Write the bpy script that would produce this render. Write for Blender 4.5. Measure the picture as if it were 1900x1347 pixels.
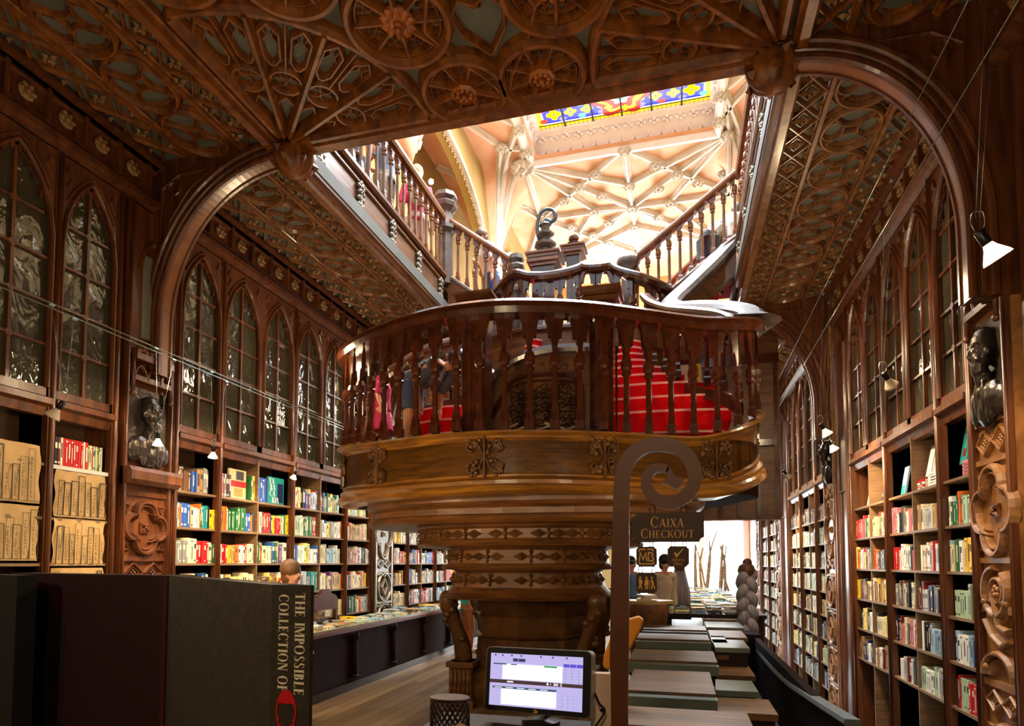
import bpy, math, random
from mathutils import Vector as V, Matrix
for o in list(bpy.data.objects): bpy.data.objects.remove(o)
random.seed(7)
PI=math.pi; R=math.radians
COL=bpy.context.scene.collection
scene=bpy.context.scene
# ---------- camera ----------
F=1170.; PX=950.; PY=983.; YAW=math.atan(310/1170.); PIT=math.atan(62/1170.); H=1.6
cam=bpy.data.cameras.new('camera'); co=bpy.data.objects.new('camera',cam); COL.objects.link(co)
co.location=(0,0,H); co.rotation_euler=(PI/2+PIT,0,YAW)
cam.sensor_width=36; cam.lens=F/1900*36; cam.shift_y=(PY-673.5)/1900; cam.clip_start=.05; cam.clip_end=200
scene.camera=co
# ---------- view ----------
scene.view_settings.view_transform='Standard'; scene.view_settings.look='None'
scene.view_settings.exposure=0.97; scene.view_settings.gamma=1; scene.view_settings.use_curve_mapping=False
# ---------- world ----------
w=bpy.data.worlds.new('world'); scene.world=w; w.use_nodes=True
bg=w.node_tree.nodes['Background']; bg.inputs[0].default_value=(.80,.90,1,1); bg.inputs[1].default_value=1.1
# ---------- big lights ----------
def area(name,loc,rot,sx,sy,e,col):
    l=bpy.data.lights.new(name,'AREA'); l.shape='RECTANGLE'; l.size=sx; l.size_y=sy; l.energy=e; l.color=col
    o=bpy.data.objects.new(name,l); COL.objects.link(o); o.location=loc; o.rotation_euler=rot; return o
def point(name,loc,e,col,r=.05):
    l=bpy.data.lights.new(name,'POINT'); l.energy=e; l.color=col; l.shadow_soft_size=r
    o=bpy.data.objects.new(name,l); COL.objects.link(o); o.location=loc; return o
def spot(name,loc,target,e,col,ang=80,r=.05):
    l=bpy.data.lights.new(name,'SPOT'); l.energy=e; l.color=col; l.shadow_soft_size=r; l.spot_size=R(ang); l.spot_blend=.6
    o=bpy.data.objects.new(name,l); COL.objects.link(o); o.location=loc
    o.rotation_euler=(V(target)-V(loc)).to_track_quat('-Z','Y').to_euler(); return o
area('skylight_daylight',(-1.2,10.2,11.3),(0,0,0),3.6,5.4,1300,(.86,.93,1))            # daylight under the skylight
area('upper_window_daylight',(-1.4,21.2,8.2),(R(90),0,0),5.5,3.0,780,(1,.97,.92))        # first-floor facade window
area('door_daylight',(.8,21.3,1.9),(R(90),0,0),3.6,2.4,200,(.92,.97,1))                  # street door
WARM=(1,.76,.46)
# warm points added to brighten soffits, sign and near room, without fixtures
for i,(x,y,z,e) in enumerate([(-4.0,6.4,3.9,16),(-4.0,8.6,3.9,14),(1.45,6.3,4.0,16),(1.45,8.6,4.0,16),(1.45,12.5,4.0,20),(-.1,-.9,2.9,34),(-2.2,-.6,2.6,25),(-3.3,1.6,2.5,20),(.9,2.2,2.8,22),(-1.3,3.0,2.6,30),(-3.3,4.4,2.1,16)]):
    point('warm_fill_point.%d'%i,(x,y,z),e,WARM,.12)
for i,(x,y,z,tx,tz,e) in enumerate([(-4.0,4.4,3.3,-5,1.8,30),(-4.0,5.8,3.3,-5,1.6,55),(-4.0,7.3,3.3,-5,1.5,60),(-4.0,8.8,3.3,-5,1.6,50),(-4.0,11.3,3.3,-5,1.5,60),(-4.0,13,3.3,-5,1.5,50),
    (1.3,5.6,3.6,2.2,1.6,55),(1.3,7.0,3.6,2.2,1.5,65),(1.3,8.6,3.6,2.2,1.4,55),(1.3,11.3,3.6,2.2,1.2,60),(1.3,13.2,3.6,2.2,1.2,50),(1.3,16.5,3.6,2.2,1.4,40)]):
    spot('shelf_fill_spot.%d'%i,(x,y,z),(tx,y,tz),e,WARM,115,.08)  # extra spots added to brighten the shelves, besides the modelled lamps
for i,(x,y,z,tx,ty,tz,e) in enumerate([(-3.6,3.6,1.6,-3.0,6.2,2.6,60),(-1.6,3.4,1.6,-1.4,5.9,2.6,35),(.6,4.2,1.8,.2,6.5,2.6,40)]):
    spot('drum_spot.%d'%i,(x,y,z),(tx,ty,tz),e,WARM,70,.08)  # spots aimed at the drum; no fixture is modelled
# ---------- camera geometry helpers (pixel of the photograph -> point on a real plane) ----------
cy,sy_=math.cos(YAW),math.sin(YAW); cp,sp=math.cos(PIT),math.sin(PIT)
FW=V((-sy_*cp,cy*cp,sp)); RT=V((cy,sy_,0)); UP=RT.cross(FW); CO=V((0,0,H))
def ray(x,y): return FW+RT*((x-PX)/F)-UP*((y-PY)/F)
def aX(x,y,X): r=ray(x,y); return CO+r*(X/r.x)
def aY(x,y,Y): r=ray(x,y); return CO+r*(Y/r.y)
def aZ(x,y,Z): r=ray(x,y); return CO+r*((Z-H)/r.z)
# ---------- materials ----------
def lin(h):
    h=h.lstrip('#'); c=[int(h[i:i+2],16)/255 for i in (0,2,4)]
    return tuple((x/12.92 if x<=.04045 else ((x+.055)/1.055)**2.4) for x in c)+(1,)
MATS={}
def mat(name,hexc,rough=.5,metal=0,emit=0,spec=.5,coat=0):
    if name in MATS: return MATS[name]
    m=bpy.data.materials.new(name); m.use_nodes=True; MATS[name]=m
    b=m.node_tree.nodes['Principled BSDF']; c=lin(hexc) if isinstance(hexc,str) else hexc
    b.inputs['Base Color'].default_value=c; b.inputs['Roughness'].default_value=rough; b.inputs['Metallic'].default_value=metal
    b.inputs['Specular IOR Level'].default_value=spec
    if coat: b.inputs['Coat Weight'].default_value=coat; b.inputs['Coat Roughness'].default_value=.15
    if emit: b.inputs['Emission Color'].default_value=c; b.inputs['Emission Strength'].default_value=emit
    m.diffuse_color=c
    return m
def noisy(name,c1,c2,scale=(6,6,6),rough=.45,bump=.15,detail=5,dist=.6,coat=0,nscale=1.0,lo=.3,hi=.7,spec=.5,metal=0):
    """two-tone procedural material: stretched noise plus bump"""
    m=mat(name,c1,rough,metal=metal,coat=coat,spec=spec); nt=m.node_tree; N=nt.nodes; L=nt.links; b=N['Principled BSDF']
    tc=N.new('ShaderNodeTexCoord'); mp=N.new('ShaderNodeMapping'); mp.inputs['Scale'].default_value=scale
    n=N.new('ShaderNodeTexNoise'); n.inputs['Scale'].default_value=nscale; n.inputs['Detail'].default_value=detail; n.inputs['Distortion'].default_value=dist
    r=N.new('ShaderNodeValToRGB'); r.color_ramp.elements[0].position=lo; r.color_ramp.elements[1].position=hi
    r.color_ramp.elements[0].color=lin(c1); r.color_ramp.elements[1].color=lin(c2)
    L.new(tc.outputs['Object'],mp.inputs[0]); L.new(mp.outputs[0],n.inputs[0]); L.new(n.outputs['Fac'],r.inputs[0]); L.new(r.outputs[0],b.inputs['Base Color'])
    if bump:
        bp=N.new('ShaderNodeBump'); bp.inputs['Strength'].default_value=bump; bp.inputs['Distance'].default_value=.02
        L.new(n.outputs['Fac'],bp.inputs['Height']); L.new(bp.outputs[0],b.inputs['Normal'])
    return m
wood_ceil=noisy('ceiling carved wood','#50290c','#8e5219',(3,3,3),.42,.2,nscale=3)
wood_case=noisy('bookcase wood','#40200f','#723f1e',(9,9,1.2),.38,.2,nscale=1.5,coat=.2)
wood_shelf=noisy('shelf wood','#6e5238','#8a6a48',(2,2,20),.5,.1,nscale=1.5)
wood_gal=noisy('gallery wood','#4a2a18','#7c5232',(4,1,6),.4,.15,nscale=2,coat=.2)
wood_rail=noisy('polished dark wood','#331509','#54260f',(4,4,4),.22,.08,nscale=2,coat=.5)
wood_drum=noisy('golden brown polished wood','#5e3810','#9a641c',(1.1,1.1,9),.3,.12,nscale=1.6,dist=1.5,coat=.35)
wood_drum2=noisy('brown drum wood','#4a2a10','#7c4d1e',(1.2,1.2,9),.45,.2,nscale=2,coat=.08)
wood_table=noisy('dark table wood','#160a07','#26110b',(1,6,6),.55,.1,nscale=1.5,spec=.25)
plaster_soffit=noisy('grey green soffit panel','#4c4c42','#62625a',(2,2,2),.7,.05)
mat_grey=noisy('grey painted panel','#6d6a60','#85827a',(1,1,1),.35,.05)
vault_m=noisy('peach vault plaster','#e4a67a','#f4c6a2',(1,1,1),.75,.1,nscale=1.3,lo=.35,hi=.7)
rib_m=noisy('stone grey rib plaster','#c4b9a8','#e2d9cb',(2,2,2),.6,.05)
white_pl=noisy('white pink plaster','#f2e6e4','#faf2f0',(2,2,2),.6,.05)
ochre_w=noisy('ochre upper wall','#a88a4c','#c0a468',(.6,.6,.6),.7,.05)
red_carpet=noisy('red stair carpet','#b00008','#d40812',(60,60,60),.85,.3,spec=.15)
floor_m=None
# ---------- mesh builder ----------
THINGS={}
class MB:
    def __init__(s): s.v=[]; s.f=[]; s.m=[]; s.sm=[]
    def add(s,vs,fs,mi=0,smooth=False):
        o=len(s.v); s.v+= [tuple(p) for p in vs]
        for f in fs: s.f.append([i+o for i in f]); s.m.append(mi); s.sm.append(smooth)
        return s
    def box(s,a,b,mi=0):
        x0,y0,z0=(min(a[i],b[i]) for i in range(3)); x1,y1,z1=(max(a[i],b[i]) for i in range(3))
        return s.add([(x0,y0,z0),(x1,y0,z0),(x1,y1,z0),(x0,y1,z0),(x0,y0,z1),(x1,y0,z1),(x1,y1,z1),(x0,y1,z1)],
            [(0,3,2,1),(4,5,6,7),(0,1,5,4),(1,2,6,5),(2,3,7,6),(3,0,4,7)],mi)
    def poly(s,pts,O,U,W,N,t,mi=0):
        """extrude a 2D outline (u,w) lying in frame O,U,W by t along N"""
        O=V(O);U=V(U);W=V(W);N=V(N); n=len(pts)
        a=[O+U*p[0]+W*p[1] for p in pts]; b=[q+N*t for q in a]
        return s.add(a+b,[list(range(n))[::-1],list(range(n,2*n))]+[(i,(i+1)%n,(i+1)%n+n,i+n) for i in range(n)],mi)
    def ring(s,outer,inner,O,U,W,N,t,mi=0):
        """plate with a hole: outer and inner outlines with the same number of points"""
        O=V(O);U=V(U);W=V(W);N=V(N); n=len(outer)
        P=[O+U*p[0]+W*p[1] for p in outer]+[O+U*p[0]+W*p[1] for p in inner]; P=P+[q+N*t for q in P]
        fs=[]
        for i in range(n):
            j=(i+1)%n
            fs+=[(i,j,j+n,i+n),(i+2*n,i+3*n,j+3*n,j+2*n),(i,i+2*n,j+2*n,j),(i+n,j+n,j+3*n,i+3*n)]
        return s.add(P,fs,mi)
    def sweep(s,path,prof,N,closed=False,mi=0,smooth=False,cap=True):
        """profile (across, along N) swept on a 3D path with mitred corners; N one vector or one per point"""
        P=[V(p) for p in path]; n=len(P); k=len(prof); vs=[]
        for i in range(n):
            a=P[i]-P[i-1] if (i>0 or closed) else P[1]-P[0]
            b=P[(i+1)%n]-P[i] if (i<n-1 or closed) else P[-1]-P[-2]
            if a.length<1e-9:a=b
            if b.length<1e-9:b=a
            a=a.normalized(); b=b.normalized(); t=(a+b)
            t=a if t.length<1e-6 else t.normalized()
            Nn=V(N[i]) if isinstance(N,list) else V(N)
            ac=t.cross(Nn)
            if ac.length<1e-6: ac=V((1,0,0))
            ac.normalize(); c=max(.45,t.dot(a)); 
            for (x,y) in prof: vs.append(P[i]+ac*(x/c)+Nn*y)
        fs=[]
        for i in range(n if closed else n-1):
            i2=(i+1)%n
            for j in range(k):
                j2=(j+1)%k; fs.append((i*k+j,i2*k+j,i2*k+j2,i*k+j2))
        if not closed and cap: fs+= [list(range(k)),list(range((n-1)*k,n*k))[::-1]]
        return s.add(vs,fs,mi,smooth)
    def tube(s,path,r,n=8,mi=0,smooth=True,closed=False):
        P=[V(p) for p in path]; m=len(P); vs=[]; u=None
        for i in range(m):
            t=(P[min(i+1,m-1)]-P[max(i-1,0)]) if not closed else P[(i+1)%m]-P[i-1]
            t.normalize()
            if u is None:
                u=t.cross(V((0,0,1))); u=u if u.length>1e-3 else V((1,0,0))
            u=(u-t*u.dot(t)).normalized(); wv=t.cross(u)
            rr=r[i] if isinstance(r,(list,tuple)) else r
            for j in range(n):
                a=2*PI*j/n; vs.append(P[i]+u*(rr*math.cos(a))+wv*(rr*math.sin(a)))
        fs=[]
        for i in range(m if closed else m-1):
            for j in range(n): 
                a=i*n; b=((i+1)%m)*n; fs.append((a+j,a+(j+1)%n,b+(j+1)%n,b+j))
        if not closed: fs+=[list(range(n))[::-1],list(range((m-1)*n,m*n))]
        return s.add(vs,fs,mi,smooth)
    def lathe(s,prof,c=(0,0,0),n=12,mi=0,smooth=False,ax=V((0,0,1)),sx=1,sy=1,rot=0):
        """profile (radius, height) about axis ax through c"""
        ax=V(ax).normalized(); u=V((1,0,0)) if abs(ax.x)<.9 else V((0,1,0)); u=(u-ax*u.dot(ax)).normalized(); wv=ax.cross(u); c=V(c); vs=[]
        for (r,z) in prof:
            for j in range(n):
                a=2*PI*j/n+rot; vs.append(c+u*(r*sx*math.cos(a))+wv*(r*sy*math.sin(a))+ax*z)
        k=len(prof); fs=[(i*n+j,i*n+(j+1)%n,(i+1)*n+(j+1)%n,(i+1)*n+j) for i in range(k-1) for j in range(n)]
        fs+=[list(range(n))[::-1],list(range((k-1)*n,k*n))]
        return s.add(vs,fs,mi,smooth)
    def ball(s,c,r,n=10,mi=0,sz=1,sx=1,sy=1):
        k=max(4,n//2); prof=[(max(1e-4,math.sin(PI*i/k))*r,-math.cos(PI*i/k)*r*sz) for i in range(k+1)]
        return s.lathe(prof,c,n,mi,True,sx=sx,sy=sy)
    def build(s,name,mats,parent=None,world=True):
        me=bpy.data.meshes.new(name); vs=s.v
        o=bpy.data.objects.new(name,me)
        if parent is not None:
            if world:
                inv=WM(parent).inverted(); vs=[inv@V(p) for p in s.v]
            o.parent=parent
        me.from_pydata([tuple(p) for p in vs],[],s.f)
        for m in (mats if isinstance(mats,(list,tuple)) else [mats]): me.materials.append(m)
        me.polygons.foreach_set('material_index',s.m); me.polygons.foreach_set('use_smooth',s.sm)
        me.update(); COL.objects.link(o); return o
def WM(o):
    m=Matrix.LocRotScale(o.location,o.rotation_euler,o.scale)
    return WM(o.parent)@m if o.parent else m
def tag(o,label=None,cat=None,group=None,kind=None):
    if label:o['label']=label
    if cat:o['category']=cat
    if group:o['group']=group
    if kind:o['kind']=kind
    return o
def thing(name,label,cat,loc=(0,0,0),rotz=0,group=None):
    o=bpy.data.objects.new(name,None); o.empty_display_size=.1; COL.objects.link(o); o.location=loc; o.rotation_euler=(0,0,rotz)
    return tag(o,label,cat,group)
def struct(name,mb,m,label=None):
    o=mb.build(name,m); o['kind']='structure'
    if label:o['label']=label
    return o
def arc(c,r,a0,a1,n=16,ry=None):
    ry=r if ry is None else ry
    return [(c[0]+r*math.cos(R(a0+(a1-a0)*i/n)),c[1]+ry*math.sin(R(a0+(a1-a0)*i/n))) for i in range(n+1)]
def circ(c,r,n=24): return arc(c,r,0,360,n)[:-1]
def smooth(pts,n=6):
    P=[V(p) for p in pts]; out=[]
    for i in range(len(P)-1):
        p0=P[max(i-1,0)];p1=P[i];p2=P[i+1];p3=P[min(i+2,len(P)-1)]
        for k in range(n):
            t=k/n; out.append(.5*((2*p1)+(p2-p0)*t+(2*p0-5*p1+4*p2-p3)*t*t+(3*p1-p0-3*p2+p3)*t**3))
    out.append(P[-1]); return out
def resample(P,step):
    """points at equal arc length along a polyline"""
    P=[V(p) for p in P]; d=[0]
    for i in range(1,len(P)): d.append(d[-1]+(P[i]-P[i-1]).length)
    n=max(1,round(d[-1]/step)); out=[]; j=0
    for k in range(n+1):
        s=d[-1]*k/n
        while j<len(P)-2 and d[j+1]<s: j+=1
        t=(s-d[j])/max(1e-9,d[j+1]-d[j]); out.append(P[j].lerp(P[j+1],min(1,max(0,t))))
    return out
class Frame:
    """2D drawing plane: carved ribs are swept on it"""
    def __init__(s,O,U,W,N): s.O=V(O);s.U=V(U);s.W=V(W);s.N=V(N)
    def p(s,q): return s.O+s.U*q[0]+s.W*q[1]
def rprof(w,h): return [(-w,0),(-w*.75,h*.55),(-w*.3,h),(w*.3,h),(w*.75,h*.55),(w,0)]
def rib(mb,fr,pts,w=.02,h=.04,closed=False,mi=0): mb.sweep([fr.p(q) for q in pts],rprof(w,h),fr.N,closed,mi)
# =====================================================================  SHELL
XL,XR=-5.0,2.23; GL,GR=-3.55,.85; ZC=5.6
AY=[5.1,10.25,15.4]                      # planes of the transverse arches
def floor_mat():
    m=mat('oak plank floor','#8a6a48',.42); nt=m.node_tree;N=nt.nodes;L=nt.links;b=N['Principled BSDF']
    tc=N.new('ShaderNodeTexCoord'); mp=N.new('ShaderNodeMapping'); mp.inputs['Rotation'].default_value=(0,0,R(90)); 
    br=N.new('ShaderNodeTexBrick'); br.inputs['Scale'].default_value=1; br.inputs['Brick Width'].default_value=1.6; br.inputs['Row Height'].default_value=.13; br.inputs['Mortar Size'].default_value=.004
    br.inputs['Color1'].default_value=lin('#6f5136'); br.inputs['Color2'].default_value=lin('#a08560'); br.inputs['Mortar'].default_value=lin('#2c1c10')
    n=N.new('ShaderNodeTexNoise'); n.inputs['Scale'].default_value=2; mx=N.new('ShaderNodeMixRGB'); mx.blend_type='MULTIPLY'; mx.inputs[0].default_value=.5
    mp2=N.new('ShaderNodeMapping'); mp2.inputs['Scale'].default_value=(12,1,1)
    L.new(tc.outputs['Object'],mp.inputs[0]); L.new(mp.outputs[0],br.inputs[0]); L.new(tc.outputs['Object'],mp2.inputs[0]); L.new(mp2.outputs[0],n.inputs[0])
    L.new(br.outputs[0],mx.inputs[1]); L.new(n.outputs['Color'],mx.inputs[2]); L.new(mx.outputs[0],b.inputs['Base Color']); return m
floor_m=floor_mat()
struct('floor',MB().box((-5.4,-1.6,-.15),(.97,22,0)).box((.97,-1.6,-.15),(2.6,4.0,0)).box((.97,9.4,-.15),(1.5,22,0)),floor_m)
struct('floor_right_aisle',MB().box((.97,4.0,-1.25),(2.6,22,-1.1)),wood_table)
wall_m=noisy('wall brown','#2a160c','#3a2012',(2,2,2),.6,.05)
struct('wall_left',MB().box((-5.5,-1.6,-.1),(-5.36,22,6.1)),wall_m)
struct('wall_right',MB().box((2.56,-1.6,-1.2),(2.7,22,6.1)),wall_m)
struct('wall_back',MB().box((-5.5,-1.7,0),(2.7,-1.6,6.1)),wall_m)
# upper walls
struct('wall_left_upper',MB().box((-5.9,4,6.1),(-5.75,22,12.6)),ochre_w)
struct('wall_right_upper',MB().box((2.75,4,6.1),(2.9,22,12.6)),ochre_w)
# far facade: openings for the street door (z 0..3) and the first floor window
fm=MB()
fm.box((-5.4,21.9,0),(-2.0,22.1,6.1)); fm.box((-2.0,21.9,3.05),(2.7,22.1,6.4)); fm.box((2.15,21.9,-1.1),(2.7,22.1,3.05)); fm.box((.62,21.9,0),(.72,22.1,3.05))
fm.box((-5.9,21.9,6.1),(-4.2,22.1,12.6)); fm.box((1.4,21.9,6.1),(2.9,22.1,12.6)); fm.box((-4.2,21.9,9.8),(1.4,22.1,12.6)); fm.box((-4.2,21.9,6.1),(1.4,22.1,6.7))
struct('wall_far',fm,ochre_w)
glow=mat('bright daylight glass','#eef6ff',.3,emit=5.0)
street=noisy('overexposed street','#dff0f2','#ffffff',(1,1,1),.6,0); b_=street.node_tree.nodes['Principled BSDF']; b_.inputs['Emission Color'].default_value=(.9,1,1,1); b_.inputs['Emission Strength'].default_value=2.2
wn=struct('window_1',MB().box((-4.2,21.95,6.7),(1.4,21.98,9.8)),glow)
wf=MB()
for i in range(5): x=-4.2+i*1.4; wf.box((x-.05,21.85,6.7),(x+.05,21.95,9.8))
for z in (6.7,8.2,9.8): wf.box((-4.2,21.86,z-.05),(1.4,21.94,z+.05))
wf.build('window_frame',wood_gal,wn)
struct('window_2',MB().box((-2.0,22.0,.0),(.62,22.03,3.05)),street)
dn=struct('door_1',MB().box((.72,22.0,0),(2.15,22.03,3.05)),street)
df=MB(); df.box((.66,21.8,0),(.78,21.95,3.1)).box((2.03,21.8,0),(2.2,21.95,3.1)).box((.66,21.8,2.98),(2.2,21.95,3.1))
df.build('door_frame',mat('reddish door wood','#7c3a22',.4),dn)
# skylight light well and vault -------------------------------------------------
ZV=11.5; SX0,SX1,SY0,SY1=-3.1,.85,8.3,14.15
def vz(x,y):
    z=ZV
    for py in (5.2,10.4,15.6,20.8):
        for px in (-4.75,2.05):
            d=math.hypot((x-px),(y-py)); 
            if d<1.15: z=min(z,ZV-3.0*(1-d/1.15)**1.8)
    e=min(x+5.75,2.75-x)
    return z
vm=MB(); nx,ny=64,96; xs=[-5.75+8.5*i/nx for i in range(nx+1)]; ys=[4+18*j/ny for j in range(ny+1)]
vm.add([(x,y,vz(x,y)) for y in ys for x in xs],[(j*(nx+1)+i,j*(nx+1)+i+1,(j+1)*(nx+1)+i+1,(j+1)*(nx+1)+i) for j in range(ny) for i in range(nx)
   if not (SX0-.15<(xs[i]+xs[i+1])/2<SX1+.15 and SY0<(ys[j]+ys[j+1])/2<SY1+.35)],0,True)
vault=struct('ceiling_vault',vm,vault_m)
rp=[(-.085,0),(-.085,.03),(-.05,.05),(-.03,.12),(.03,.12),(.05,.05),(.085,.03),(.085,0)]
def vrib(a,b,par=vault,n=8,sc=1,name='rib'):
    pts=[]
    for i in range(n+1):
        x=a[0]+(b[0]-a[0])*i/n; y=a[1]+(b[1]-a[1])*i/n; pts.append((x,y,vz(x,y)+.01))
    MB().sweep(pts,[(p[0]*sc,p[1]*sc) for p in rp],(0,0,-1)).build(name,rib_m,par)
C0=(-1.13,17.25)
oct8=[(-1.87,16.45),(-1.13,16.18),(-.40,16.48),(-.10,17.25),(-.43,17.9),(-1.13,18.25),(-1.85,17.85),(-2.17,17.13)]
segs=[((-3.6,14.7),(1.35,19.9)),((1.25,14.75),(-3.65,19.9)),((-1.13,14.7),(1.4,17.25)),((1.4,17.25),(-1.13,19.9)),((-1.13,19.9),(-3.7,17.2)),((-3.7,17.2),(-1.13,14.7)),((-1.13,14.7),(-1.13,21.7)),
 ((-3.6,14.7),oct8[1]),((1.25,14.75),oct8[1]),((-3.6,14.7),oct8[7]),((1.25,14.75),oct8[3]),((-3.65,19.9),oct8[5]),((1.35,19.9),oct8[5]),((-3.65,19.9),oct8[7]),((1.35,19.9),oct8[3]),
 ((-3.7,17.2),C0),((1.4,17.25),C0),((-3.7,17.2),(-3.6,14.7)),((1.4,17.25),(1.25,14.75)),
 ((-4.55,15.62),(-3.4,13.3)),((-4.55,15.62),(-3.95,13.9)),((-4.55,15.62),(-3.6,14.7)),((-4.55,15.62),(-3.7,17.2)),((-4.55,15.62),(-5.7,14.2)),((-4.55,15.62),(-5.7,17)),((-3.95,13.9),(-3.35,14.16)),((-3.95,13.9),(-4.55,12.8)),((-3.6,14.7),(-3.35,13.3)),
 ((1.75,15.62),(1.05,13.4)),((1.75,15.62),(1.25,14.75)),((1.75,15.62),(1.4,17.25)),((1.75,15.62),(2.7,14.2)),((1.75,15.62),(2.7,17)),((1.25,14.75),(.99,13.2)),((1.0,14.2),(1.75,13.0)),((1.0,13.4),(2.2,12.2)),
 ((-4.55,10.4),(-3.4,12.3)),((-4.55,10.4),(-3.95,12.6)),((-4.55,10.4),(-5.7,12)),((-3.95,12.6),(-3.4,13.3)),((-4.55,12.8),(-5.7,12.9)),((-3.7,17.2),(-4.55,19.3)),((1.4,17.25),(2.2,18.6)),((-4.55,20.8),(-3.65,19.9)),((1.75,20.8),(1.35,19.9)),((-4.55,20.8),(-3.7,17.2))]
for a,b in segs: vrib(a,b)
for k in range(8): vrib(oct8[k],C0,n=3,sc=.9)
def flower(mb,c,r,N=(0,0,-1),n=8,mi=0):
    """carved rosette boss with n petals"""
    N=V(N); c=V(c); u=V((1,0,0)) if abs(N.x)<.9 else V((0,1,0)); wv=N.cross(u)
    mb.lathe([(r*.95,0),(r*.9,r*.2),(r*.5,r*.35),(.001,r*.4)],c,12,mi,True,N)
    for k in range(n):
        a=2*PI*k/n; d=u*math.cos(a)+wv*math.sin(a); q=c+d*(r*.68)+N*(r*.3); t=N.cross(d)
        pts=[q+d*(r*.36*math.cos(b))+t*(r*.24*math.sin(b)) for b in [2*PI*i/6 for i in range(6)]]
        o=len(mb.v); mb.add(pts+[q+N*(r*.32)],[(i,(i+1)%6,6) for i in range(6)],mi,True)
    mb.lathe([(r*.3,r*.3),(r*.26,r*.55),(.001,r*.65)],c,8,mi,True,N)
nodes=[(-3.38,13.36),(-3.94,13.87),(-3.37,14.16),(-4.5,15.62),(-1.13,14.7),(-.44,15.46),(.08,15.99),(.6,16.5),(.98,13.44),(.99,14.25),(1.2,14.76),(1.2,16.1),(-1.89,15.43),(-2.39,15.9),(-2.89,16.41),(.56,17.88),(.12,18.43),(-3.61,17.03),(-2.89,17.76),(-.4,18.9),(-2.35,18.4),(-1.93,18.95),(-1.13,19.9),(-2.98,19.0)]+oct8
for q in nodes:
    m=MB(); flower(m,(q[0],q[1],vz(*q)-.08),.165); m.build('ceiling_boss',rib_m,vault)
m=MB(); flower(m,(-3.62,14.68,vz(-3.62,14.68)-.08),.3,n=10); m.build('large_ceiling_boss',rib_m,vault)
m=MB(); flower(m,(C0[0],C0[1],ZV-.08),.17); m.build('ceiling_boss',rib_m,vault)
# skylight: frame, frieze, glass
sk=thing('skylight','stained glass skylight with blue, yellow and red panes in a pale plaster frame','skylight',(-1.12,11.2,ZV))
fo=[(SX0-.3,SY0-.3),(SX1+.15,SY0-.3),(SX1+.15,SY1+.6),(SX0-.3,SY1+.6)]
loop=[(x,y,ZV) for x,y in fo]
MB().sweep(loop,[(-.1,-.1),(-.1,.06),(-.04,.12),(.04,.12),(.1,.02),(.1,-.1)],(0,0,-1),True).build('lower_moulding',white_pl,sk)
fr=MB(); zb,zt=ZV,11.82
inn=[(SX0,SY0),(SX1,SY0),(SX1,SY1),(SX0,SY1)]
fr.add([(x,y,zb) for x,y in fo]+[(x,y,zt) for x,y in inn],[(0,1,5,4),(1,2,6,5),(2,3,7,6),(3,0,4,7)])
fr.build('light_well',white_pl,sk)
MB().sweep([(x,y,zt) for x,y in inn],[(-.08,-.06),(-.08,.08),(.06,.05),(.06,-.06)],(0,0,-1),True).build('upper_moulding',white_pl,sk)
orn=MB()   # scalloped frieze on the well's far and side slopes
def slope_orn(p0,p1,q0,q1,n):
    for k in range(n):
        a=V(p0).lerp(V(p1),(k+.5)/n); b=V(q0).lerp(V(q1),(k+.5)/n); c=a.lerp(b,.45); up=(b-a).normalized(); al=(V(p1)-V(p0)).normalized(); nn=al.cross(up); nn=nn if nn.z<0 else -nn
        L=(V(p1)-V(p0)).length/n/2
        orn.sweep([c+al*(L*math.cos(R(t)))-up*(.17*math.sin(R(t)))+up*.0 for t in range(0,181,20)],[(-.015,0),(0,.03),(.015,0)],nn)
        f=c+up*.16
        for d in (V((0,0,0)),al*.07+up*.05,-al*.07+up*.05,up*.11): orn.ball(f+d+nn*.02,.05,6)
slope_orn((*fo[3],zb),(*fo[2],zb),(*inn[3],zt),(*inn[2],zt),14)
slope_orn((*fo[0],zb),(*fo[3],zb),(*inn[0],zt),(*inn[3],zt),18)
slope_orn((*fo[1],zb),(*fo[2],zb),(*inn[1],zt),(*inn[2],zt),18)
orn.build('scalloped_frieze',white_pl,sk)
def glassmat(n,h,e=1.0): return mat(n,h,.3,emit=e*.6)
g_white=glassmat('pale sky glass','#e4f4ff',1.5); g_yel=glassmat('yellow glass','#e8c800',1.1); g_blue=glassmat('cobalt glass','#2430c8',1.3); g_red=glassmat('red glass','#d42010',1.2); g_lil=glassmat('lilac glass','#8088e0',1.0); g_cy=glassmat('turquoise glass','#60d8d0',1.0); lead=mat('lead came','#1c1c1c',.6)
gl=MB(); z=zt+.04; GM=[g_white,g_yel,g_blue,g_red,g_lil,g_cy,lead]
def gq(x0,y0,x1,y1,mi,dz=0): gl.box((x0,y0,z-dz),(x1,y1,z-dz+.02),mi)
gq(SX0,SY0,SX1,SY1,0)
def gring(i0,i1,mi,dz):
    gq(SX0+i0,SY0+i0,SX1-i0,SY0+i1,mi,dz); gq(SX0+i0,SY1-i1,SX1-i0,SY1-i0,mi,dz); gq(SX0+i0,SY0+i1,SX0+i1,SY1-i1,mi,dz); gq(SX1-i1,SY0+i1,SX1-i0,SY1-i1,mi,dz)
gring(.0,.16,1,.004); gring(.2,.72,2,.006)
def gflower(x,y,r,mi,dz=.012):
    for k in range(4):
        a=PI/2*k; gl.poly([(x+r*.55*math.cos(a)+r*.42*math.cos(t),y+r*.55*math.sin(a)+r*.42*math.sin(t)) for t in [2*PI*i/8 for i in range(8)]],(0,0,z-dz),(1,0,0),(0,1,0),(0,0,1),.01,mi)
for k in range(9): gflower(SX0+.46+k*(SX1-SX0-.92)/8,SY1-.46,.15,1)
for k in range(13):
    for xx in (SX0+.46,SX1-.46): gflower(xx,SY1-.46-k*.41,.19,1)
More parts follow.
